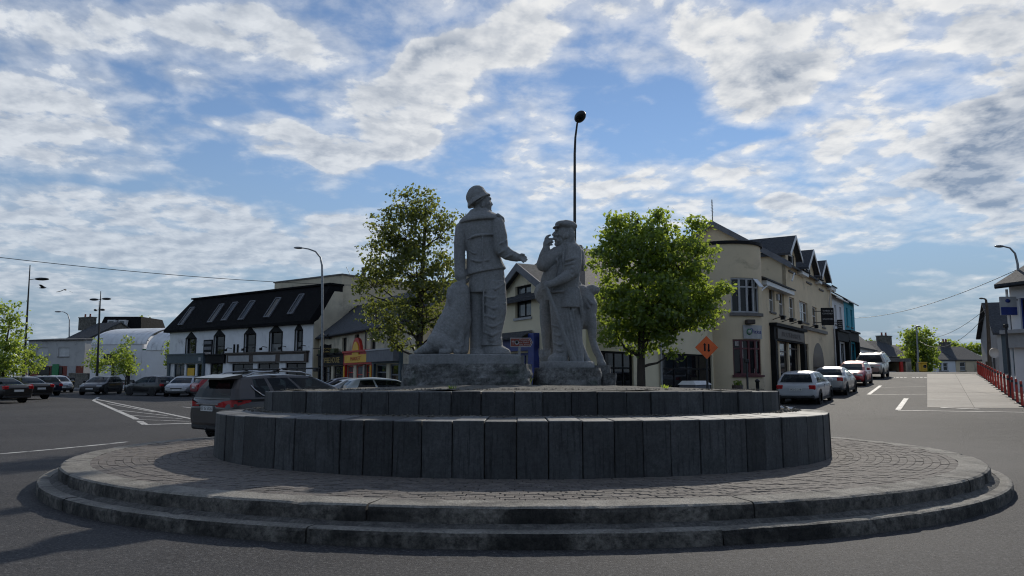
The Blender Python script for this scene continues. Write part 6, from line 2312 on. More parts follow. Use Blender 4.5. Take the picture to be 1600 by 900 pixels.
TYPES = {
    # stations: fraction of length from the tail, underside, top of the lower body, width share
    'hatch': dict(L=4.2, W=1.79, H=1.47, st=[(0, .46, .74, .80), (.012, .36, .88, .90), (.05, .28, .97, .965), (.18, .22, .97, 1), (.5, .2, .94, 1), (.70, .2, .93, 1), (.765, .2, .92, .99), (.88, .22, .82, .955), (.96, .27, .68, .87), (1, .40, .56, .72)],
                  cab=(.03, .775, .13, .52, .93, .70), pil=[.10, .14, .40, .43, .80, .92], wx=(.19, .81), wr=.315),
    'saloon': dict(L=4.65, W=1.80, H=1.44, st=[(0, .46, .80, .82), (.012, .36, .95, .90), (.05, .28, 1.0, .96), (.17, .22, 1.0, 1), (.5, .2, .94, 1), (.70, .2, .92, 1), (.75, .2, .91, .99), (.88, .22, .80, .955), (.96, .27, .66, .87), (1, .40, .55, .72)],
                   cab=(.15, .76, .30, .53, .95, .68), pil=[.13, .20, .42, .45, .80, .92], wx=(.20, .81), wr=.32),
    'suv': dict(L=4.57, W=1.85, H=1.66, st=[(0, .52, .86, .84), (.012, .40, 1.02, .91), (.04, .32, 1.10, .97), (.18, .26, 1.09, 1), (.5, .24, 1.05, 1), (.70, .24, 1.04, 1), (.76, .24, 1.03, .99), (.88, .27, .96, .96), (.96, .33, .80, .88), (1, .46, .66, .74)],
                cab=(.025, .79, .085, .56, 1.04, .74), pil=[.08, .16, .30, .335, .585, .615, .80, .93], wx=(.195, .81), wr=.36),
    'jeep': dict(L=4.75, W=1.88, H=1.82, st=[(0, .55, .95, .88), (.012, .44, 1.10, .93), (.04, .36, 1.16, .98), (.18, .32, 1.16, 1), (.5, .3, 1.14, 1), (.72, .3, 1.14, 1), (.77, .3, 1.14, .99), (.90, .32, 1.10, .97), (.97, .38, .98, .92), (1, .5, .80, .80)],
                 cab=(.02, .76, .05, .62, 1.13, .80), pil=[.07, .10, .30, .33, .58, .61, .82, .93], wx=(.20, .81), wr=.37),
}


def car(kind, colour, label, loc, heading, group, detail=True, plate='', rails=False, tail=None):
    T = TYPES[kind]
    Ln, W, H = T['L'], T['W'], T['H']
    zg = gz(loc[0], loc[1])
    c = empty('parked_car' if group != 'moving' else 'car', (loc[0], loc[1], zg + .004), math.radians(heading), label, 'car', None if group == 'moving' else group)
    # pitch with the slope
    fx, fy = math.cos(math.radians(heading)), math.sin(math.radians(heading))
    sl_ = (gz(loc[0] + fx * 1.5, loc[1] + fy * 1.5) - gz(loc[0] - fx * 1.5, loc[1] - fy * 1.5)) / 3.0
    c.rotation_euler = (0, -math.atan(sl_), math.radians(heading))
    X = lambda f_: -Ln / 2 + Ln * f_
    P = PAINT[colour]
    # ---- body: lower shell
    mb = MB()
    st = T['st']
    rows, N = [], (len(st) - 1) * 3 + 1
    for k in range(N):
        f_, zb, zt, w = catmull(st, k / 3)
        hw = W / 2 * w
        h = zt - zb
        rows.append([(X(f_), y, z) for (y, z) in [(0, zb), (hw * .80, zb), (hw * .95, zb + .05), (hw * .99, zb + h * .25), (hw * .995, zb + h * .45), (hw, zb + h * .62), (hw * .985, zb + h * .82), (hw * .955, zb + h * .94), (hw * .90, zt), (hw * .45, zt + .012), (0, zt + .016)]])
    m = len(rows[0])
    for s in (1, -1):
        vs = [(x, y * s, z) for r in rows for (x, y, z) in r]
        fs = [(k * m + j, k * m + j + 1, (k + 1) * m + j + 1, (k + 1) * m + j)[::s] for k in range(N - 1) for j in range(m - 1)]
        mb.add(vs, fs, 0, True)
        mb.add([(x, y * s, z) for (x, y, z) in rows[0]], [tuple(range(m))[::-s]])
        mb.add([(x, y * s, z) for (x, y, z) in rows[-1]], [tuple(range(m))[::s]])
    # ---- cabin
    xb0, xb1, xt0, xt1, wb, wt_ = T['cab']
    zb_ = catmull(st, 6)[2] - .03 if False else min(s_[2] for s_ in st[2:7]) - .02
    zb_r = st[2][2] - .02
    side = [.04] + list(T['pil']) + [.965]
    ring = [(0, 0), (0, .45), (0, .84), (.014, .95)] + [(q, 1.0) for q in side] + [(.99, .95), (1, .84), (1, .45), (1, 0)]
    lev = [0, .07, .5, .90, 1.0]

    def pt(q, t):
        fx_, fy_ = q
        xb = xb0 + (xb1 - xb0) * fx_
        xt = xt0 + (xt1 - xt0) * fx_
        bul = .012 * (1 - fy_ * fy_)
        xb += bul * (1 if fx_ > .5 else -1) * (1 if fx_ in (0, 1) else 0)
        xt += bul * (1 if fx_ > .5 else -1) * (1 if fx_ in (0, 1) else 0)
        x = xb + (xt - xb) * t + (.012 * math.sin(math.pi * t) * (1 if fx_ > .9 else (-1 if fx_ < .1 else 0)))
        hw = W / 2 * (wb + (wt_ - wb) * t + .03 * math.sin(math.pi * t))
        zlo = zb_r + (zb_ - zb_r) * fx_
        drop = .05 * (abs(fx_ - .45) * 2) ** 2 * t
        z = zlo + (H - .05 - zlo) * t - drop
        if fx_ in (0, 1) and t == 1:
            z += .012 * (1 - fy_ * fy_)
        return Vector((X(x), hw * fy_, z))

    nr = len(ring)
    ns = len(side)
    glassy = {}
    glassy['windscreen'] = [nr - 4, nr - 3, nr - 2] if False else [nr - 3, nr - 2]
    glassy['rear_window'] = [0, 1]
    pil = T['pil']
    sw = [(4 + 1 + k) for k in range(0, len(pil) - 1) if k % 2 == 1] if kind in ('x',) else None
    # side windows lie between pillars: pil[1]-pil[2], pil[3]-pil[4] ...
    sidew = []
    for k in range(1, len(pil) - 1, 2):
        sidew.append(4 + 1 + k)
    if kind in ('hatch', 'saloon'):
        sidew.append(4 + 1 + len(pil) - 2)
    else:
        sidew.append(4 + 1 + len(pil) - 2)
    for s in (1, -1):
        V = [[pt(q, t) for t in lev] for q in ring]
        for i in range(nr - 1):
            for t in range(len(lev) - 1):
                q = [V[i][t], V[i + 1][t], V[i + 1][t + 1], V[i][t + 1]]
                q = [Vector((p.x, p.y * s, p.z)) for p in q][::s]
                win = t in (1, 2) and (i in glassy['windscreen'] or i in glassy['rear_window'] or i in sidew)
                if win:
                    nm = 'windscreen' if i in glassy['windscreen'] else ('rear_window' if i in glassy['rear_window'] else 'side_window_%d_%d' % (i, s))
                    glassy.setdefault('q' + nm, []).append(q)
                else:
                    mb.add(q, [(0, 1, 2, 3)], 0, t > 2)
        top = [V[i][-1] for i in range(nr)]
        cx = X((xt0 + xt1) / 2)
        prev = top
        for (sc, dz) in ((.90, .018), (.6, .040), (.25, .050), (0, .052)):
            cur = [Vector((cx + (p.x - cx) * sc, p.y * sc, p.z + dz + (0.0 if sc else 0))) for p in top]
            if sc == 0:
                cz = max(p.z for p in top) + .035
                cur = [Vector((cx, 0, cz)) for p in top]
            else:
                cz = max(p.z for p in top)
                cur = [Vector((p.x, p.y, p.z + (cz - q.z) * (1 - sc) * .7)) for p, q in zip(cur, top)]
            for i in range(nr - 1):
                q = [prev[i], prev[i + 1], cur[i + 1], cur[i]]
                mb.add([Vector((p.x, p.y * s, p.z)) for p in q][::s], [(0, 1, 2, 3)], 0, True)
            prev = cur
    body = mb.build('body', P, c)
    me = body.data
    bm = bmesh.new()
    bm.from_mesh(me)
    bmesh.ops.remove_doubles(bm, verts=bm.verts, dist=.0005)
    bm.to_mesh(me)
    bm.free()
    for k, qs in glassy.items():
        if not k.startswith('q'):
            continue
        g_ = MB()
        for q in qs:
            g_.add(q, [(0, 1, 2, 3)], 0, True)
        nm = k[1:]
        g_.build('side_window' if nm.startswith('side') else nm, MATS['car_glass'], c)
    # ---- trim: cabin floor, seats, lower skirt
    MB().box(X(xb0 + .03), X(xb1 - .03), -W / 2 * wb * .93, W / 2 * wb * .93, zb_ + .0, zb_ + .035).build('cabin_floor', MATS['car_trim'], c)
    mb = MB()
    zs = H - .30
    for y in (-.36, .36):
        xs = X((xb0 + xb1) / 2 + .08)
        mb.rbox(xs - .12, xs + .05, y - .24, y + .24, zb_, zs - .02, .05)
        mb.rbox(xs - .14, xs - .03, y - .13, y + .13, zs, zs + .16, .04)
    xs = X(xb0 + (xb1 - xb0) * .30)
    mb.rbox(xs - .14, xs + .03, -.6, .6, zb_, zs - .04, .05)
    mb.build('seats', MATS['car_seat'], c)
    mb = MB()
    for s in (1, -1):
        mb.box(X(.2), X(.8), s * W / 2 * .90, s * W / 2 * .985, st[4][1] - .03, st[4][1] + .10)
    mb.rbox(X(.005), X(.05), -W / 2 * .86, W / 2 * .86, st[0][1] - .18, st[0][1] + (.10 if kind in ('suv', 'jeep') else .02), .04)
    mb.rbox(X(.955), X(.992), -W / 2 * .78, W / 2 * .78, st[-1][1] - .16, st[-1][1] + .04, .03)
    mb.build('bumper_trim', MATS['car_trim'], c)
    # ---- wheels
    wr = T['wr']
    for f_ in T['wx']:
        for s in (1, -1):
            MB().lathe([(wr + .065, -.012), (wr + .065, .006), (wr - .02, .007), (wr - .02, -.012)], 26, (X(f_), s * (W / 2 - .008), wr), axis='y').build('wheel_arch', MATS['car_trim'], c)
            w_ = MB().lathe([(wr * .62, -.10), (wr * .93, -.10), (wr, -.07), (wr, .07), (wr * .93, .10), (wr * .62, .10)], 24, (X(f_), s * (W / 2 - .085), wr), axis='y').build('wheel', MATS['tyre'], c)
            mb = MB().lathe([(wr * .64, -.06), (wr * .64, .085), (wr * .58, .085), (wr * .56, .03), (.05, .03)], 20, (0, 0, 0), axis='y')
            for k in range(5):
                a = 2 * math.pi * k / 5
                R = Matrix.Rotation(a, 4, 'Y')
                mb.box(-.035, .035, .03, .08, .03, wr * .6, 0, R)
            M_ = Matrix.Translation((X(f_), s * (W / 2 - .075), wr)) @ Matrix.Diagonal((1, s, 1, 1))
            mb.v = [M_ @ p for p in mb.v]
            mb.build('rim', MATS['alloy'], w_)
    # ---- lamps, mirrors, plates
    zt = st[1][2]
    for s in (1, -1):
        y0, y1 = sorted((s * W * .30, s * W * .462))
        if kind in ('suv',):
            mbl = MB().add([(X(.0) - .012, s * W * .20, zt - .06), (X(.0) - .012, s * W * .37, zt + .02), (X(.02), s * W * .462, zt + .05), (X(.13), s * W * .497, zt + .03), (X(.125), s * W * .499, zt - .015),
                            (X(.02), s * W * .474, zt - .12), (X(.0) - .012, s * W * .37, zt - .12), (X(.0) - .012, s * W * .20, zt - .11)], [(0, 1, 6, 7), (1, 2, 5, 6), (2, 3, 4, 5)])
            mbl.add([(X(.06), s * W * .30, zt - .1), (X(.06), s * W * .46, zt + .05), (X(.08), s * W * .46, zt - .1)], [(0, 1, 2)])
            mbl.build('tail_light', MATS['red_lamp'], c)
        else:
            MB().rbox(X(0.0) - .004, X(.055), y0, y1, zt - .20, zt + .0, .03).build('tail_light', MATS['red_lamp'], c)
        zh = st[-2][2]
        MB().rbox(X(.925), X(.982), *sorted((s * W * .25, s * W * .435)), zh - .10, zh + .05, .035).build('headlight', MATS['clear_lamp'], c)
        xm = X(xb1 - .10)
        MB().rbox(xm - .06, xm + .06, *sorted((s * (W / 2 * wb + .05), s * (W / 2 + .18))), zb_ + .03, zb_ + .18, .03).build('door_mirror', P if detail else MATS['car_trim'], c)
        MB().box(X(.42), X(.45), *sorted((s * W / 2 * .99, s * (W / 2 + .012))), st[4][2] - .17, st[4][2] - .145).box(X(.65), X(.68), *sorted((s * W / 2 * .99, s * (W / 2 + .012))), st[4][2] - .17, st[4][2] - .145).build('door_handle', MATS['chrome'] if kind == 'suv' else P, c)
        mbt = MB()
        for f_ in (.43 if kind != 'saloon' else .45, .62 if False else .70):
            mbt.box(X(f_) - .004, X(f_) + .004, *sorted((s * W / 2 * .97, s * (W / 2 + .002))), st[4][1] + .15, st[4][2] - .10)
        mbt.build('door_gap', MATS['car_trim'], c)
    pz = .62 if kind != 'suv' else .80
    o = MB().box(X(0) - .03, X(0) + .03, -.26, .26, pz, pz + .12).build('number_plate', MATS['plate'], c)
    if plate:
        text_mesh(plate, .115, MATS['plate_letter'], o, Matrix.Translation((X(0) - .032, 0, pz + .06)) @ Matrix.Rotation(-math.pi / 2, 4, 'Z') @ FACE, depth=.001)
    MB().box(X(1) - .03, X(1) + .02, -.26, .26, .42, .53).build('number_plate', MATS['plate'], c)
    MB().rbox(X(.975), X(1) + .004, -W * .22, W * .22, st[-1][2] - .05, st[-1][2] + .05, .02).build('grille', MATS['car_trim'], c)
    if kind == 'suv':
        for s in (1, -1):
            q = [pt((f_, 1.0), t_) for (f_, t_) in ((.13, .62), (.16, .42), (.22, .16), (.30, .05), (.5, .05), (.75, .05), (.93, .06))]
            MB().tube([Vector((p.x, (p.y + .012) * s, p.z)) for p in q], .014, 6).build('window_trim', MATS['chrome'], c)
    if rails:
        for s in (1, -1):
            y = s * W / 2 * (wt_ - .06)
            MB().tube([(X(xt0 + .03), y, H - .06), (X(xt0 + .10), y, H + .035), (X((xt0 + xt1) / 2), y, H + .06), (X(xt1 - .08), y, H + .02), (X(xt1 - .01), y, H - .07)], .022, 8).build('roof_rail', MATS['alloy'], c)
    return c


def at_line(px, Y):
    p = at(px, 600, Y)
    return (p.x, p.y)


# the dirty SUV behind the planter, seen from its rear quarter
pv = (-6.36, 21.35)
suv = car('suv', 'bronze', 'dirty bronze SUV with roof bars passing behind the stone planter', pv, 52, 'moving', plate='07 G 5126', rails=True)
suv.scale = (1.08, 1.08, 1.08)
T = TYPES['suv']
for xx in (-.85, .35):
    mb = MB().rbox(xx - .05, xx + .05, -.80, .80, T['H'] + .085, T['H'] + .125, .015)
    for s in (-.68, .68):
        mb.rbox(xx - .06, xx + .06, s - .07, s + .07, T['H'] + .02, T['H'] + .086, .02)
    mb.build('roof_bar', MATS['car_trim'], suv)
L_, W_, H_ = T['L'], T['W'], T['H']
MB().add([(-L_ / 2 - .02, -.62, H_ - .07), (-L_ / 2 - .02, .62, H_ - .07), (-L_ / 2 + .50, .66, H_ + .0), (-L_ / 2 + .50, -.66, H_ + .0), (-L_ / 2 - .02, -.62, H_ - .11), (-L_ / 2 - .02, .62, H_ - .11), (-L_ / 2 + .50, .66, H_ - .1), (-L_ / 2 + .50, -.66, H_ - .1)],
         [(3, 2, 1, 0), (4, 5, 6, 7), (0, 1, 5, 4), (1, 2, 6, 5), (2, 3, 7, 6), (3, 0, 4, 7)]).build('roof_spoiler', PAINT['bronze'], suv)
MB().tube([(-L_ / 2 + .3, -.2, .30), (-L_ / 2 - .10, -.2, .27), (-L_ / 2 - .14, -.2, .36)], .025, 8).ball((-L_ / 2 - .14, -.2, .40), .035).build('tow_bar', MATS['car_trim'], suv)
MB().box(-L_ / 2 - .026, -L_ / 2 + .05, -.5, .5, .95, .975).build('tailgate_strip', MATS['chrome'], suv)

SD = (0.542, 0.84)
GR = 'cars parked along the right-hand street'
for (kind, col, px, Y, rear, label, plate) in [
        ('hatch', 'white', 1243, 33.0, True, 'white hatchback, nearest of the cars parked up the right-hand street', '142 G 218'),
        ('saloon', 'silver', 1290, 38.3, True, 'silver saloon parked between the white hatchback and the red car', '08 KE 39'),
        ('hatch', 'red', 1326, 45.8, False, 'dark red hatchback facing down the street behind the silver saloon', ''),
        ('jeep', 'gold', 1357, 53.5, False, 'pale boxy off-roader facing down the street, uppermost of the row', '')]:
    p = at_line(px, Y)
    hl = TYPES[kind]['L'] / 2
    car(kind, col, label, (p[0] + SD[0] * hl, p[1] + SD[1] * hl), 57.2 if rear else 237.2, GR, plate=plate, rails=kind == 'jeep')
GL = 'cars parked in the square on the left'
for (kind, col, px, Y, hd, label) in [
        ('saloon', 'black', -14, 41.5, 158, 'black saloon cut by the left edge of the photo'),
        ('saloon', 'black', 28, 47.5, 156, 'black saloon second from the left edge with tail light showing'),
        ('hatch', 'navy', 56, 55.5, 150, 'dark hatchback between the black saloon and the silver car'),
        ('hatch', 'silver', 90, 65.0, -48, 'silver hatchback facing right before the red brick shopfront'),
        ('hatch', 'white', 16, 76.0, 10, 'white car roof behind the black saloons at far left'),
        ('hatch', 'black', 237, 55.5, 152, 'black hatchback left of the silver car by the blue-grey shop'),
        ('hatch', 'silver', 289, 54.0, -82, 'silver car parked before the blue-grey shop door'),
        ('hatch', 'red', 352, 51.5, 40, 'red car mostly hidden by the bronze SUV')]:
    car(kind, col, label, at_line(px, Y), hd, GL)
car('hatch', 'black', 'black hatchback driving towards the camera by the hatched road marking', at_line(159, 58.5), -84, 'moving')
GM = 'cars parked before the row of shops'
for (kind, col, px, Y, hd, label) in [
        ('saloon', 'navy', 553, 35.5, 24, 'navy saloon roof before the red and yellow shop'),
        ('saloon', 'silver', 573, 29.5, 22, 'silver roof between the navy saloon and the pale car'),
        ('hatch', 'pale', 611, 29.0, 24, 'pale car roof just left of the boulder base')]:
    car(kind, col, label, at_line(px, Y), hd, GM)

# ---------------------------------------------------------------- pavements
def pavement(pts, w, h=0.12, name='pavement'):
    """raised strip between a building line and a kerb w metres in front of it (pts left to right as seen from the street)"""
    mb = MB()
    P = [Vector((p[0], p[1], 0)) for p in pts]
    fine = []
    for a, b in zip(P[:-1], P[1:]):
        n = max(1, int((b - a).length / 1.5))
        fine += [a.lerp(b, k / n) for k in range(n)]
    fine.append(P[-1])
    ins, outs = [], []
    for i, p in enumerate(fine):
        d = (fine[min(i + 1, len(fine) - 1)] - fine[max(0, i - 1)]).normalized()
        nrm = Vector((d.y, -d.x, 0))
        ins.append(p - nrm * .4)
        outs.append(p + nrm * w)
    for i in range(len(fine) - 1):
        q = []
        for p in (ins[i], outs[i], outs[i + 1], ins[i + 1]):
            q.append(Vector((p.x, p.y, gz(p.x, p.y) + h)))
        mb.quad(q[0], q[1], q[2], q[3])
        lo = [Vector((p.x, p.y, gz(p.x, p.y) - .05)) for p in (outs[i], outs[i + 1])]
        mb.quad(q[1], lo[0], lo[1], q[2])
    return tag(fix_normals(mb.build(name, MATS['pavement'])), kind='structure')


pavement([tuple(pub.P0.xy), tuple(pub.P1.xy)], 2.6)
pavement([tuple(row.P0.xy), tuple(row.P1.xy)], 2.4)
pavement([tuple(cor.P0.xy), (2.94, 29.5), (11.3, 39.4)], 3.4)
pavement([tuple(on_line(1176).xy), tuple(on_line(1362).xy)], 1.9)
pavement([(at(20, 600, 87).x, 87), (at(140, 600, 78).x, 78), (at(262, 600, 73).x, 73)], 4.0)

# ---------------------------------------------------------------- lamps and poles
mat('wood_pole', (0.10, 0.075, 0.055), (0.07, 0.055, 0.04), 5, 0.9)


def lamp_head(mb, p, d, L=0.75, w=0.16, h=0.10):
    d = Vector(d).normalized()
    s = d.cross(Vector((0, 0, 1))).normalized()
    u = s.cross(d)
    M = Matrix((d, s, u)).transposed().to_4x4()
    M.translation = p
    mb.ball((L / 2, 0, 0), (L / 2, w, h), 14, 8)
    mb.v[-(14 * 7 + 2):] = [M @ q for q in mb.v[-(14 * 7 + 2):]]


def lamp(name, label, Y, pts, r0, r1, heads, material, group='street lamps', band=None):
    """pts: photo pixels from the foot up; heads: (pixel, direction)"""
    b = at(pts[0][0], pts[0][1], Y)
    foot = Vector((b.x, b.y, gz(b.x, b.y)))
    e = empty(name, foot, 0, label, 'street lamp', group)
    P = [foot - Vector((0, 0, .05))] + [at(p[0], p[1], Y) for p in pts[1:]]
    n = len(P)
    MB().tube(P, [r0 + (r1 - r0) * i / (n - 1) for i in range(n)], 10).build('post', material, e, True)
    MB().tube([foot, foot + Vector((0, 0, 1.1))], r0 * 1.5, 10).build('base', material, e, True)
    for arm in heads:
        A = [at(p[0], p[1], Y) for p in arm[0]]
        if len(A) > 1:
            MB().tube(A, r1 * .8, 7).build('arm', material, e, True)
        mb = MB()
        lamp_head(mb, A[-1], arm[1], *arm[2])
        MB.build(mb, 'lamp_head', material if len(arm) < 4 else arm[3], e, True)
    return e


DS, GV = m_['dark_steel'], m_['galvanised']
lamp('street_lamp', 'tall dark lamp post with one arm at the left of the square', 50, [(36.5, 600), (42, 500), (47, 414)], .10, .03, [([(46, 437), (54, 436)], (1, 0, 0), (1.0, .22, .10))], DS)
lamp('street_lamp', 'dark twin-arm lamp post behind the black hatchback', 62, [(151, 606), (154, 530), (157.5, 455)], .12, .03, [([(157, 468), (154, 468)], (-1, 0, 0), (.75, .22, .10)), ([(157, 468), (159, 467)], (1, 0, 0), (.8, .22, .10))], DS)
lamp('street_lamp', 'second dark lamp post just behind the twin-arm one', 78, [(152, 600), (153.5, 540), (155, 470)], .12, .03, [([(155, 484), (151.5, 484.5)], (-1, 0, 0), (.3, .25, .12)), ([(155, 484), (156, 484)], (1, 0, 0), (.55, .25, .12))], DS)
lamp('street_lamp', 'thin grey swan-neck lamp above the grey flat building', 97, [(108, 590), (108, 530), (108.5, 500), (106, 491), (100, 487.5), (96, 487)], .09, .04, [([(96, 487)], (-1, 0, 0), (.9, .2, .1))], GV)
lamp('street_lamp', 'grey swan-neck lamp rising before the cream gable', 46, [(504, 606), (503.8, 520), (503.6, 440), (503.2, 415), (500.5, 402), (493, 393), (482, 389), (473, 387.5)], .085, .035, [([(474, 387.5)], (-1, 0, .03), (.62, .13, .075))], GV)
lamp('street_lamp', 'tall mast lamp rising behind the flat-capped statue', 31, [(899.5, 600), (898.5, 500), (898, 400), (898, 320), (898, 240), (899, 215), (902, 192)], .085, .04, [([(902, 190)], (.25, -.95, .25), (.75, .24, .20))], DS)
lamp('street_lamp', 'grey swan-neck lamp over the white shop at right edge', 37.5, [(1592, 600), (1592, 440), (1590, 412), (1586, 396), (1578, 387.5), (1568, 385)], .07, .035, [([(1569, 385)], (-1, 0, .02), (.50, .12, .07))], GV)
lamp('street_lamp', 'lamp on the wooden pole behind the red bollards', 52, [(1547, 590), (1545, 530), (1542, 480), (1540.5, 468)], .14, .07, [([(1540.5, 468), (1537, 466.5)], (-1, 0, .05), (.32, .12, .06))], m_['wood_pole'])
lamp('street_lamp', 'slim lamp pole beside the broad hilltop tree', 82, [(1435, 588), (1434, 550), (1432, 512)], .12, .07, [([(1432, 512), (1430.5, 510)], (1, 0, 0), (.55, .2, .09))], GV)
mb = MB()
band = bpy.data.objects[-1] if False else None


def wire(label, a, b, sag, r=0.018, n=14):
    mb = MB()
    P = []
    for i in range(n + 1):
        t = i / n
        p = a.lerp(b, t)
        p.z -= sag * 4 * t * (1 - t)
        P.append(p)
    mb.tube(P, r, 5)
    o = mb.build('overhead_wire', DS)
    return tag(o, label, 'wire', 'overhead wires')


wire('overhead wire crossing the sky above the left square', at(-60, 395, 46), at(565, 446, 60), .35, .022)
wire('overhead wire rising to the right-edge lamp', at(1333, 497, 68), at(1592, 420, 38), .6)
wire('upper wire from the wooden pole towards the hilltop tree', at(1541, 482, 52), at(1438, 528, 82), .7)
wire('lower wire from the wooden pole to the slim lamp pole', at(1542, 490, 52), at(1434, 531, 82), 1.5)

# ---------------------------------------------------------------- red bollards
mat('bollard_red', (0.42, 0.030, 0.014), (0.34, 0.024, 0.012), 6, 0.45)
p0, p1 = gp(1598, 636), gp(1528.5, 585.5)
nb = 17
side_ = Vector(((p0 - p1).y * -1, (p0 - p1).x, 0)).normalized()
pavement([tuple((p1 + side_ * 2.3).xy), tuple((p0 + (p0 - p1) * .5 + side_ * 2.3).xy)], 2.1)
ORD = ['first', 'second', 'third', 'fourth', 'fifth', 'sixth', 'seventh', 'eighth', 'ninth', 'tenth', 'eleventh', 'twelfth', 'thirteenth', 'fourteenth', 'fifteenth', 'sixteenth', 'last and farthest']
proto = None
for i in range(nb):
    t = i / (nb - 1)
    p = p0.lerp(p1, t)
    loc = (p.x, p.y, gz(p.x, p.y))
    lab = 'red flexible bollard with dark collar, %s in the line from the right edge' % ORD[i]
    if proto is None:
        proto = empty('red_bollard', loc, 0, lab, 'bollard', 'red bollards along the concrete carriageway')
        MB().lathe([(.055, 0.03), (.05, .1), (.048, .98), (.04, 1.03), (.01, 1.04)], 12).build('post', MATS['bollard_red'], proto)
        MB().lathe([(.14, 0.0), (.14, .03), (.06, .06)], 14).build('foot', m_['car_trim'] if 'car_trim' in m_ else DS, proto)
        MB().lathe([(.052, .80), (.052, .90)], 12).build('collar', DS, proto)
    else:
        c = copy_tree(proto)
        c.location = loc
        c["label"] = lab

# ---------------------------------------------------------------- signs
p = at(1104, 543, 26.5)
zg = gz(p.x, p.y)
dg_ = empty('road_works_sign', (p.x, p.y, zg), 0, 'orange diamond two-way traffic sign on a dark post', 'road sign')
h = p.z - zg
q = 18.0 * 26.5 / F
MB().tube([(0, .03, 0), (0, .03, h + .2)], .04, 8).build('post', DS, dg_)
MB().prism([(0, h - q), (q, h), (0, h + q), (-q, h)], -.02, 0).build('plate', m_['orange_sign'], dg_)
for s, up_ in ((-1, 1), (1, -1)):
    x = s * q * .17
    a, b = q * .07, q * .16
    t = h + up_ * q * .36
    MB().prism([(x - a, h - up_ * q * .32), (x + a, h - up_ * q * .32), (x + a, t - up_ * .14 * q), (x + b, t - up_ * .18 * q), (x, t + up_ * .05 * q), (x - b, t - up_ * .18 * q), (x - a, t - up_ * .14 * q)][::up_], -.026, -.021).build('arrow', m_['black_paint'], dg_)
p = at(815, 535, 24.5)
zg = gz(p.x, p.y)
ts = empty('tourist_sign', (p.x, p.y, zg), 0, 'brown tourist direction sign pointing right between the statues', 'road sign')
h = p.z - zg
w, hh = 17.5 * 24.5 / F, 7.2 * 24.5 / F
MB().tube([(-w * .2, .04, 0), (-w * .2, .04, h + .1)], .04, 8).build('post', GV, ts)
MB().prism([(-w, h - hh), (w * .80, h - hh), (w * 1.0, h), (w * .80, h + hh), (-w, h + hh)], -.02, .0).build('border', m_['dim_white'], ts)
MB().prism([(-w * .95, h - hh * .84), (w * .77, h - hh * .84), (w * .94, h), (w * .77, h + hh * .84), (-w * .95, h + hh * .84)], -.025, -.021).build('plate', m_['brown_sign'], ts)
MB().box(-w * .78, -w * .74, -.03, -.026, h - hh * .5, h + hh * .5).box(-w * .88, -w * .64, -.03, -.026, h + hh * .05, h + hh * .2).build('cross_symbol', m_['dim_white'], ts)
MB().lathe([(.075, 0), (.075, .004), (.045, .004), (.045, 0)], 14, (-w * .43, -.03, h), axis='y').build('wheel_symbol', m_['dim_white'], ts)
for (s, zz, sz) in (('Monastery', .42, .07), ('na Sliabh', 0.0, .065), ('BEAL ATHA', -.45, .07)):
    fit_text(s, w * .85, sz * .8, m_['dim_white'], ts, w * .22, -.027, h + zz * hh * 1.2)
MB().prism([(w * .66, h - hh * .7), (w * .72, h - hh * .7), (w * .88, h), (w * .72, h + hh * .7), (w * .66, h + hh * .7), (w * .82, h)], -.03, -.026).build('chevron', m_['dim_white'], ts)


def board(name, label, px0, y0, px1, y1, Y, rz, lines, material, ink, pole=None, arm=None, cat='sign'):
    a, b = at(px0, y0, Y), at(px1, y1, Y)
    c = (a + b) / 2
    e = empty(name, c, rz, label, cat)
    w, h = (b.x - a.x) / 2 / max(.3, math.cos(rz)), (a.z - b.z) / 2
    MB().rbox(-w, w, -.04, .04, -h, h, .012).build('board', material, e)
    n = len(lines)
    for i, s in enumerate(lines):
        if s:
            fit_text(s, w * 1.65, h * 1.5 / n * .62, ink, e, 0, -.043, h * .80 - (i + .5) * h * 1.6 / n)
    if arm:
        for z in arm:
            MB().tube([(-w - .5, 0, z * h), (-w, 0, z * h)], .025, 6).build('bracket', DS, e)
    return e


board('hanging_sign', 'large black projecting sign with white lettering above the archway', 1282.5, 481, 1303.5, 508, 50.0, 0.0, ['TARA &', 'COURTNEY', '', 'SOLICITORS', ''], m_['black_paint'], m_['dim_white'], arm=(.6, -.7))
board('hanging_sign', 'small black projecting sign before the teal shop', 1308, 499.5, 1317, 515, 54.0, 0.0, ['PUB', 'FOOD', '&', 'BAR'], m_['black_paint'], m_['dim_white'], arm=(.5,))
hs_ = board('hanging_sign', 'black shaped pub sign hung under lanterns beside the mansard pub', 500, 541, 526, 558, 54.0, 0.0, ['LEONARD', 'HORGAN', ''], m_['black_paint'], m_['gold_letter'], arm=(.6,))
w_ = 13 * 54 / F
MB().prism([(-w_ * .8, .38), (w_ * .8, .38), (w_ * .45, .56), (0, .48), (-w_ * .45, .56)], -.04, .04).build('crest', m_['black_paint'], hs_)
MB().tube([(-w_ * 1.2, 0, .95), (w_ * 1.5, 0, .95)], .03, 6).tube([(-.3, 0, .55), (-.3, 0, .95)], .015, 5).tube([(.3, 0, .55), (.3, 0, .95)], .015, 5).build('bracket', DS, hs_)
for x in (-.45, .0, .45, .85):
    MB().lathe([(.07, .72), (.13, .98), (.16, 1.0), (.05, 1.14)], 8, (x, 0, .2)).build('lantern', DS, hs_)

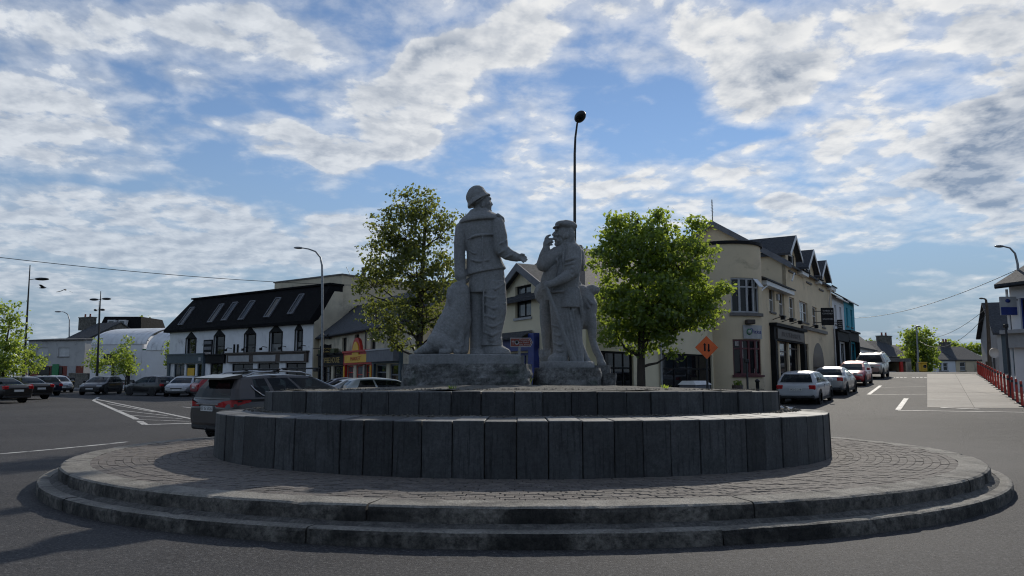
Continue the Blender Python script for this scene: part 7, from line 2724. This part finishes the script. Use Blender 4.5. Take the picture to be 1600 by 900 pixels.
# ---------------------------------------------------------------- small street furniture
p = at(1442.5, 582, 78)
yb = empty('yellow_bin', (p.x, p.y, gz(p.x, p.y)), 0, 'yellow recycling bin at the foot of the hilltop tree', 'bin')
MB().rbox(-.33, .33, -.3, .3, .05, .95, .08).build('body', m_['yellow_paint'], yb)
MB().lathe([(.18, 0), (.18, .02)], 14, (0.05, -.31, .62), axis='y').build('opening', DS, yb)
MB().rbox(-.36, .36, -.33, .33, .95, 1.08, .05).build('lid', m_['yellow_paint'], yb)
for (px, yt, Y, label) in [(1578.5, 513, 36, 'dark slim pole before the white shop at right edge'), (1556, 545, 44, 'dark sign pole with round plate behind the bollards'), (1168, 568, 34.5, 'thin dark pole before the rounded corner bay'), (1183.5, 594, 34, 'short black bollard at the corner bay door')]:
    p = at(px, 600, Y)
    z0 = gz(p.x, p.y)
    e = empty('pole' if 'bollard' not in label else 'street_bollard', (p.x, p.y, z0), 0, label, 'pole' if 'bollard' not in label else 'bollard')
    h = at(px, yt, Y).z - z0
    MB().lathe([(.10, 0), (.09, .2), (.05, .22), (.05, h), (.03, h + .04)] if h > 1.3 else [(.11, 0), (.11, .1), (.08, .12), (.08, h - .1), (.11, h - .08), (.10, h), (.03, h + .05)], 12).build('shaft', DS, e)
    if 'round plate' in label:
        MB().lathe([(.3, -.02), (.3, .02)], 18, (0, -.06, h - .25), axis='y').build('plate', m_['dim_white'], e)
    elif h > 1.3:
        MB().rbox(-.09, .09, -.09, .09, h + .03, h + .2, .02).build('cap', DS, e)
p = at(1152.5, 606, 34.3)
fp = empty('flower_tub', (p.x, p.y, gz(p.x, p.y)), 0, 'small dark flower tub below the beauty shop window', 'planter')
h = at(1152, 602, 34.3).z - gz(p.x, p.y)
MB().lathe([(.18, 0), (.26, h), (.22, h), (.2, h - .04)], 14).build('tub', m_['brown_paint'], fp)
mb = MB()
leaves(mb, Vector((0, 0, h + .06)), 60, .1, .1, random.Random(4))
mb.build('foliage', MATS['leaf_dark'], fp)
# waste bin and low wall across the square
p = at(111.5, 604, 74)
wb_ = empty('litter_bin', (p.x, p.y, 0.12), 0, 'black litter bin beside the silver hatchback across the square', 'bin')
MB().lathe([(.22, 0), (.26, .1), (.26, .95), (.30, 1.0), (.2, 1.12), (.05, 1.15)], 14).build('body', DS, wb_)
MB().lathe([(.265, .7), (.265, .78)], 14).build('band', m_['gold_letter'], wb_)
a, b = at(106, 606, 82), at(136, 606, 80)
lw = House('rubble_wall', a.xy, b.xy, 'low rubble stone wall before the old gable across the square', 'wall')
MB().box(0, lw.L, 0, .5, -.2, 1.5).build('masonry', m_['rubble'], lw.e)
rs = random.Random(2)
for k in range(14):
    u = lw.L * (k + .5) / 14
    MB().rbox(u - .14, u + .14, -.03, .53, 1.5, 1.62 + rs.uniform(0, .08), .02).build('cope_stone', m_['rubble'], lw.e)
p = at(192, 606, 72)
bn = empty('park_bench', (p.x, p.y, .12), .2, 'dark bench under the slender tree before the hall', 'bench')
for k in range(3):
    MB().box(-.9, .9, -.25 + k * .17, -.11 + k * .17, .42, .46).build('seat_slat', DS, bn)
for k in range(3):
    MB().box(-.9, .9, .26 + .02 * k, .30 + .02 * k, .52 + k * .14, .62 + k * .14).build('back_slat', DS, bn)
for s in (-.75, .75):
    MB().box(s - .04, s + .04, -.22, .3, 0, .42).build('leg', DS, bn)

# ---------------------------------------------------------------- someone in a white shirt behind the parked cars
pf = at(40, 600, 61)
pe = empty('person', (pf.x, pf.y, 0.004), math.radians(30), 'person in a white shirt standing behind the parked cars at left', 'person')
mat('shirt_white', (0.6, 0.6, 0.6), None, 6, 0.9)
mat('skin', (0.38, 0.22, 0.16), None, 6, 0.6)
mat('trousers_dark', (0.03, 0.032, 0.045), None, 6, 0.9)
mat('hair_dark', (0.025, 0.018, 0.014), None, 6, 0.8)
b = MB()
b.limb([(0, 0, .95), (0, 0, 1.15), (0, 0, 1.36), (0, 0, 1.46)], [.15, .155, .165, .07], 14)
b.limb([(0, 0, 1.42), (0, .01, 1.52)], [.055, .055])
b.ball((0, -.01, 1.64), (.078, .095, .115), 16, 12)
b.ball((0, -.105, 1.63), (.016, .02, .022))
for s in (-1, 1):
    b.ball((s * .08, 0, 1.63), (.012, .02, .03))
    b.limb([(s * .18, 0, 1.38), (s * .23, .02, 1.12), (s * .22, -.08, .88)], [.06, .048, .034], 10)
    b.ball((s * .22, -.10, .80), (.035, .03, .06))
    for k in range(4):
        b.limb([(s * .22 + (k - 1.5) * .016, -.105, .79), (s * .22 + (k - 1.5) * .016, -.115, .72 + abs(k - 1.5) * .008)], [.009, .007], 6)
    b.limb([(s * .19, -.12, .82), (s * .185, -.13, .76)], [.011, .009], 6)
    b.limb([(s * .09, 0, .95), (s * .10, .0, .50), (s * .10, .02, .09)], [.10, .068, .045], 12)
    b.limb([(s * .10, .03, .045), (s * .11, -.14, .04)], [.042, .038], 10)
o = b.build('figure', m_['skin'])
fix_normals(o)
mm = o.modifiers.new('r', 'REMESH')
mm.mode = 'VOXEL'
mm.voxel_size = .012
me = bpy.data.meshes.new_from_object(o.evaluated_get(bpy.context.evaluated_depsgraph_get()))
o.modifiers.clear()
o.data = me
me.materials.clear()
for k in ('skin', 'shirt_white', 'trousers_dark', 'hair_dark'):
    me.materials.append(m_[k])
for f in me.polygons:
    c = f.center
    f.use_smooth = True
    f.material_index = 3 if (c.z > 1.66 and c.y > -.06) or c.z > 1.71 else (0 if c.z > 1.47 or (abs(c.x) > .17 and c.z < .98) else (1 if c.z > .95 else 2))
o.parent = pe

# ---------------------------------------------------------------- birds
mat('bird_black', (0.012, 0.012, 0.013), None, 6, 0.6)
for (px, py, Y, rot, flap, label) in [(66, 450, 45, .4, .35, 'small dark bird gliding beside the tall left lamp'), (102, 453, 45, 1.9, -.5, 'dark bird flapping over the grey flat building')]:
    e = empty('bird', at(px, py, Y), rot, label, 'bird')
    MB().limb([(-.16, 0, 0), (-.02, 0, .01), (.12, 0, .02), (.18, 0, .03)], [.015, .05, .045, .03], 10).limb([(.19, 0, .03), (.24, 0, .02)], [.012, .004], 6).add([(-.15, -.02, 0), (-.15, .02, 0), (-.28, .05, .01), (-.28, -.05, .01)], [(0, 1, 2, 3)]).build('body', m_['bird_black'], e)
    for s in (-1, 1):
        z = flap
        MB().add([(.08, s * .03, .03), (-.06, s * .03, .03), (-.10, s * .22, .03 + z * .2), (.10, s * .24, .03 + z * .24), (-.14, s * .44, .03 + z * .36), (.0, s * .46, .03 + z * .38)], [(0, 1, 2, 3), (3, 2, 4, 5)]).build('wing', m_['bird_black'], e)

# ---------------------------------------------------------------- litter, weeds, chalky strip on the planter
for (x, y, Y, label) in [(1222, 633, 11.2, 'white scrap of paper lying at the right end of the planter ledge'), (1234, 634, 11.4, 'crumpled white wrapper at the right end of the planter ledge'), (1205, 631, 11.0, 'torn white paper leaning on the upper planter wall')]:
    p = gp(x, y)
    ang = math.atan2(at(x, y, 14).x - IC.x, 1)
    r = RU + .35
    d_ = Vector((at(x, y, 15.0).x - IC.x, -0.6, 0))
    q = IC + d_.normalized() * r
    q = Vector((at(x, y, 13.6).x, 13.6, isl_z(ZW, 0, 13.6) + .045))
    e = MB()
    rs = random.Random(x)
    vs = [(rs.uniform(-.06, .06) + (k % 3 - 1) * .05, (k // 3 - 1) * .05 + rs.uniform(-.02, .02), rs.uniform(0, .07)) for k in range(9)]
    e.add([Vector(v) + q for v in vs], [(0, 1, 4, 3), (1, 2, 5, 4), (3, 4, 7, 6), (4, 5, 8, 7)])
    tag(e.build('litter_scrap', MATS['white_litter']), label, 'litter', 'litter on the planter ledge')


def tuft(px, py, Y, z, n, hgt, label, name='weed'):
    p = at(px, py, Y)
    e = empty(name, (p.x, p.y, z), 0, label, 'plant', 'weeds rooted in the planter')
    rs = random.Random(int(px * 7))
    mb = MB()
    for k in range(n):
        a = rs.uniform(0, 6.28)
        r = rs.uniform(0, .07)
        b_ = Vector((math.cos(a) * r, math.sin(a) * r, 0))
        t = b_ + Vector((math.cos(a) * hgt * .5, math.sin(a) * hgt * .5, hgt * rs.uniform(.5, 1)))
        s = Vector((-math.sin(a), math.cos(a), 0)) * .012
        m1 = b_.lerp(t, .55) + Vector((0, 0, hgt * .12))
        mb.add([b_ - s, b_ + s, m1 + s * .8, m1 - s * .8, t], [(0, 1, 2, 3), (3, 2, 4)])
    mb.build('leaves', MATS['leaf_fresh'], e)


tuft(823, 600, 15.1, isl_z(ZU, 0, 15.1) + .11, 34, .22, 'green weed tuft between the two statue bases')
tuft(705, 610, 11.5, isl_z(ZU, 0, 11.5) + .04, 16, .06, 'low weed on the gravel left of centre near the front rim')
tuft(1040, 608, 12.0, isl_z(ZU, 0, 12.0) + .05, 16, .07, 'low weed on the gravel right of the small boulder base')
tuft(490, 640, 12.2, isl_z(ZW, 0, 12.2) + .03, 22, .10, 'weed in the gravel strip at the left of the upper wall')
tuft(1165, 632, 12.8, isl_z(ZW, 0, 12.8) + .03, 16, .09, 'straggly weed in the gravel strip at the right of the upper wall')
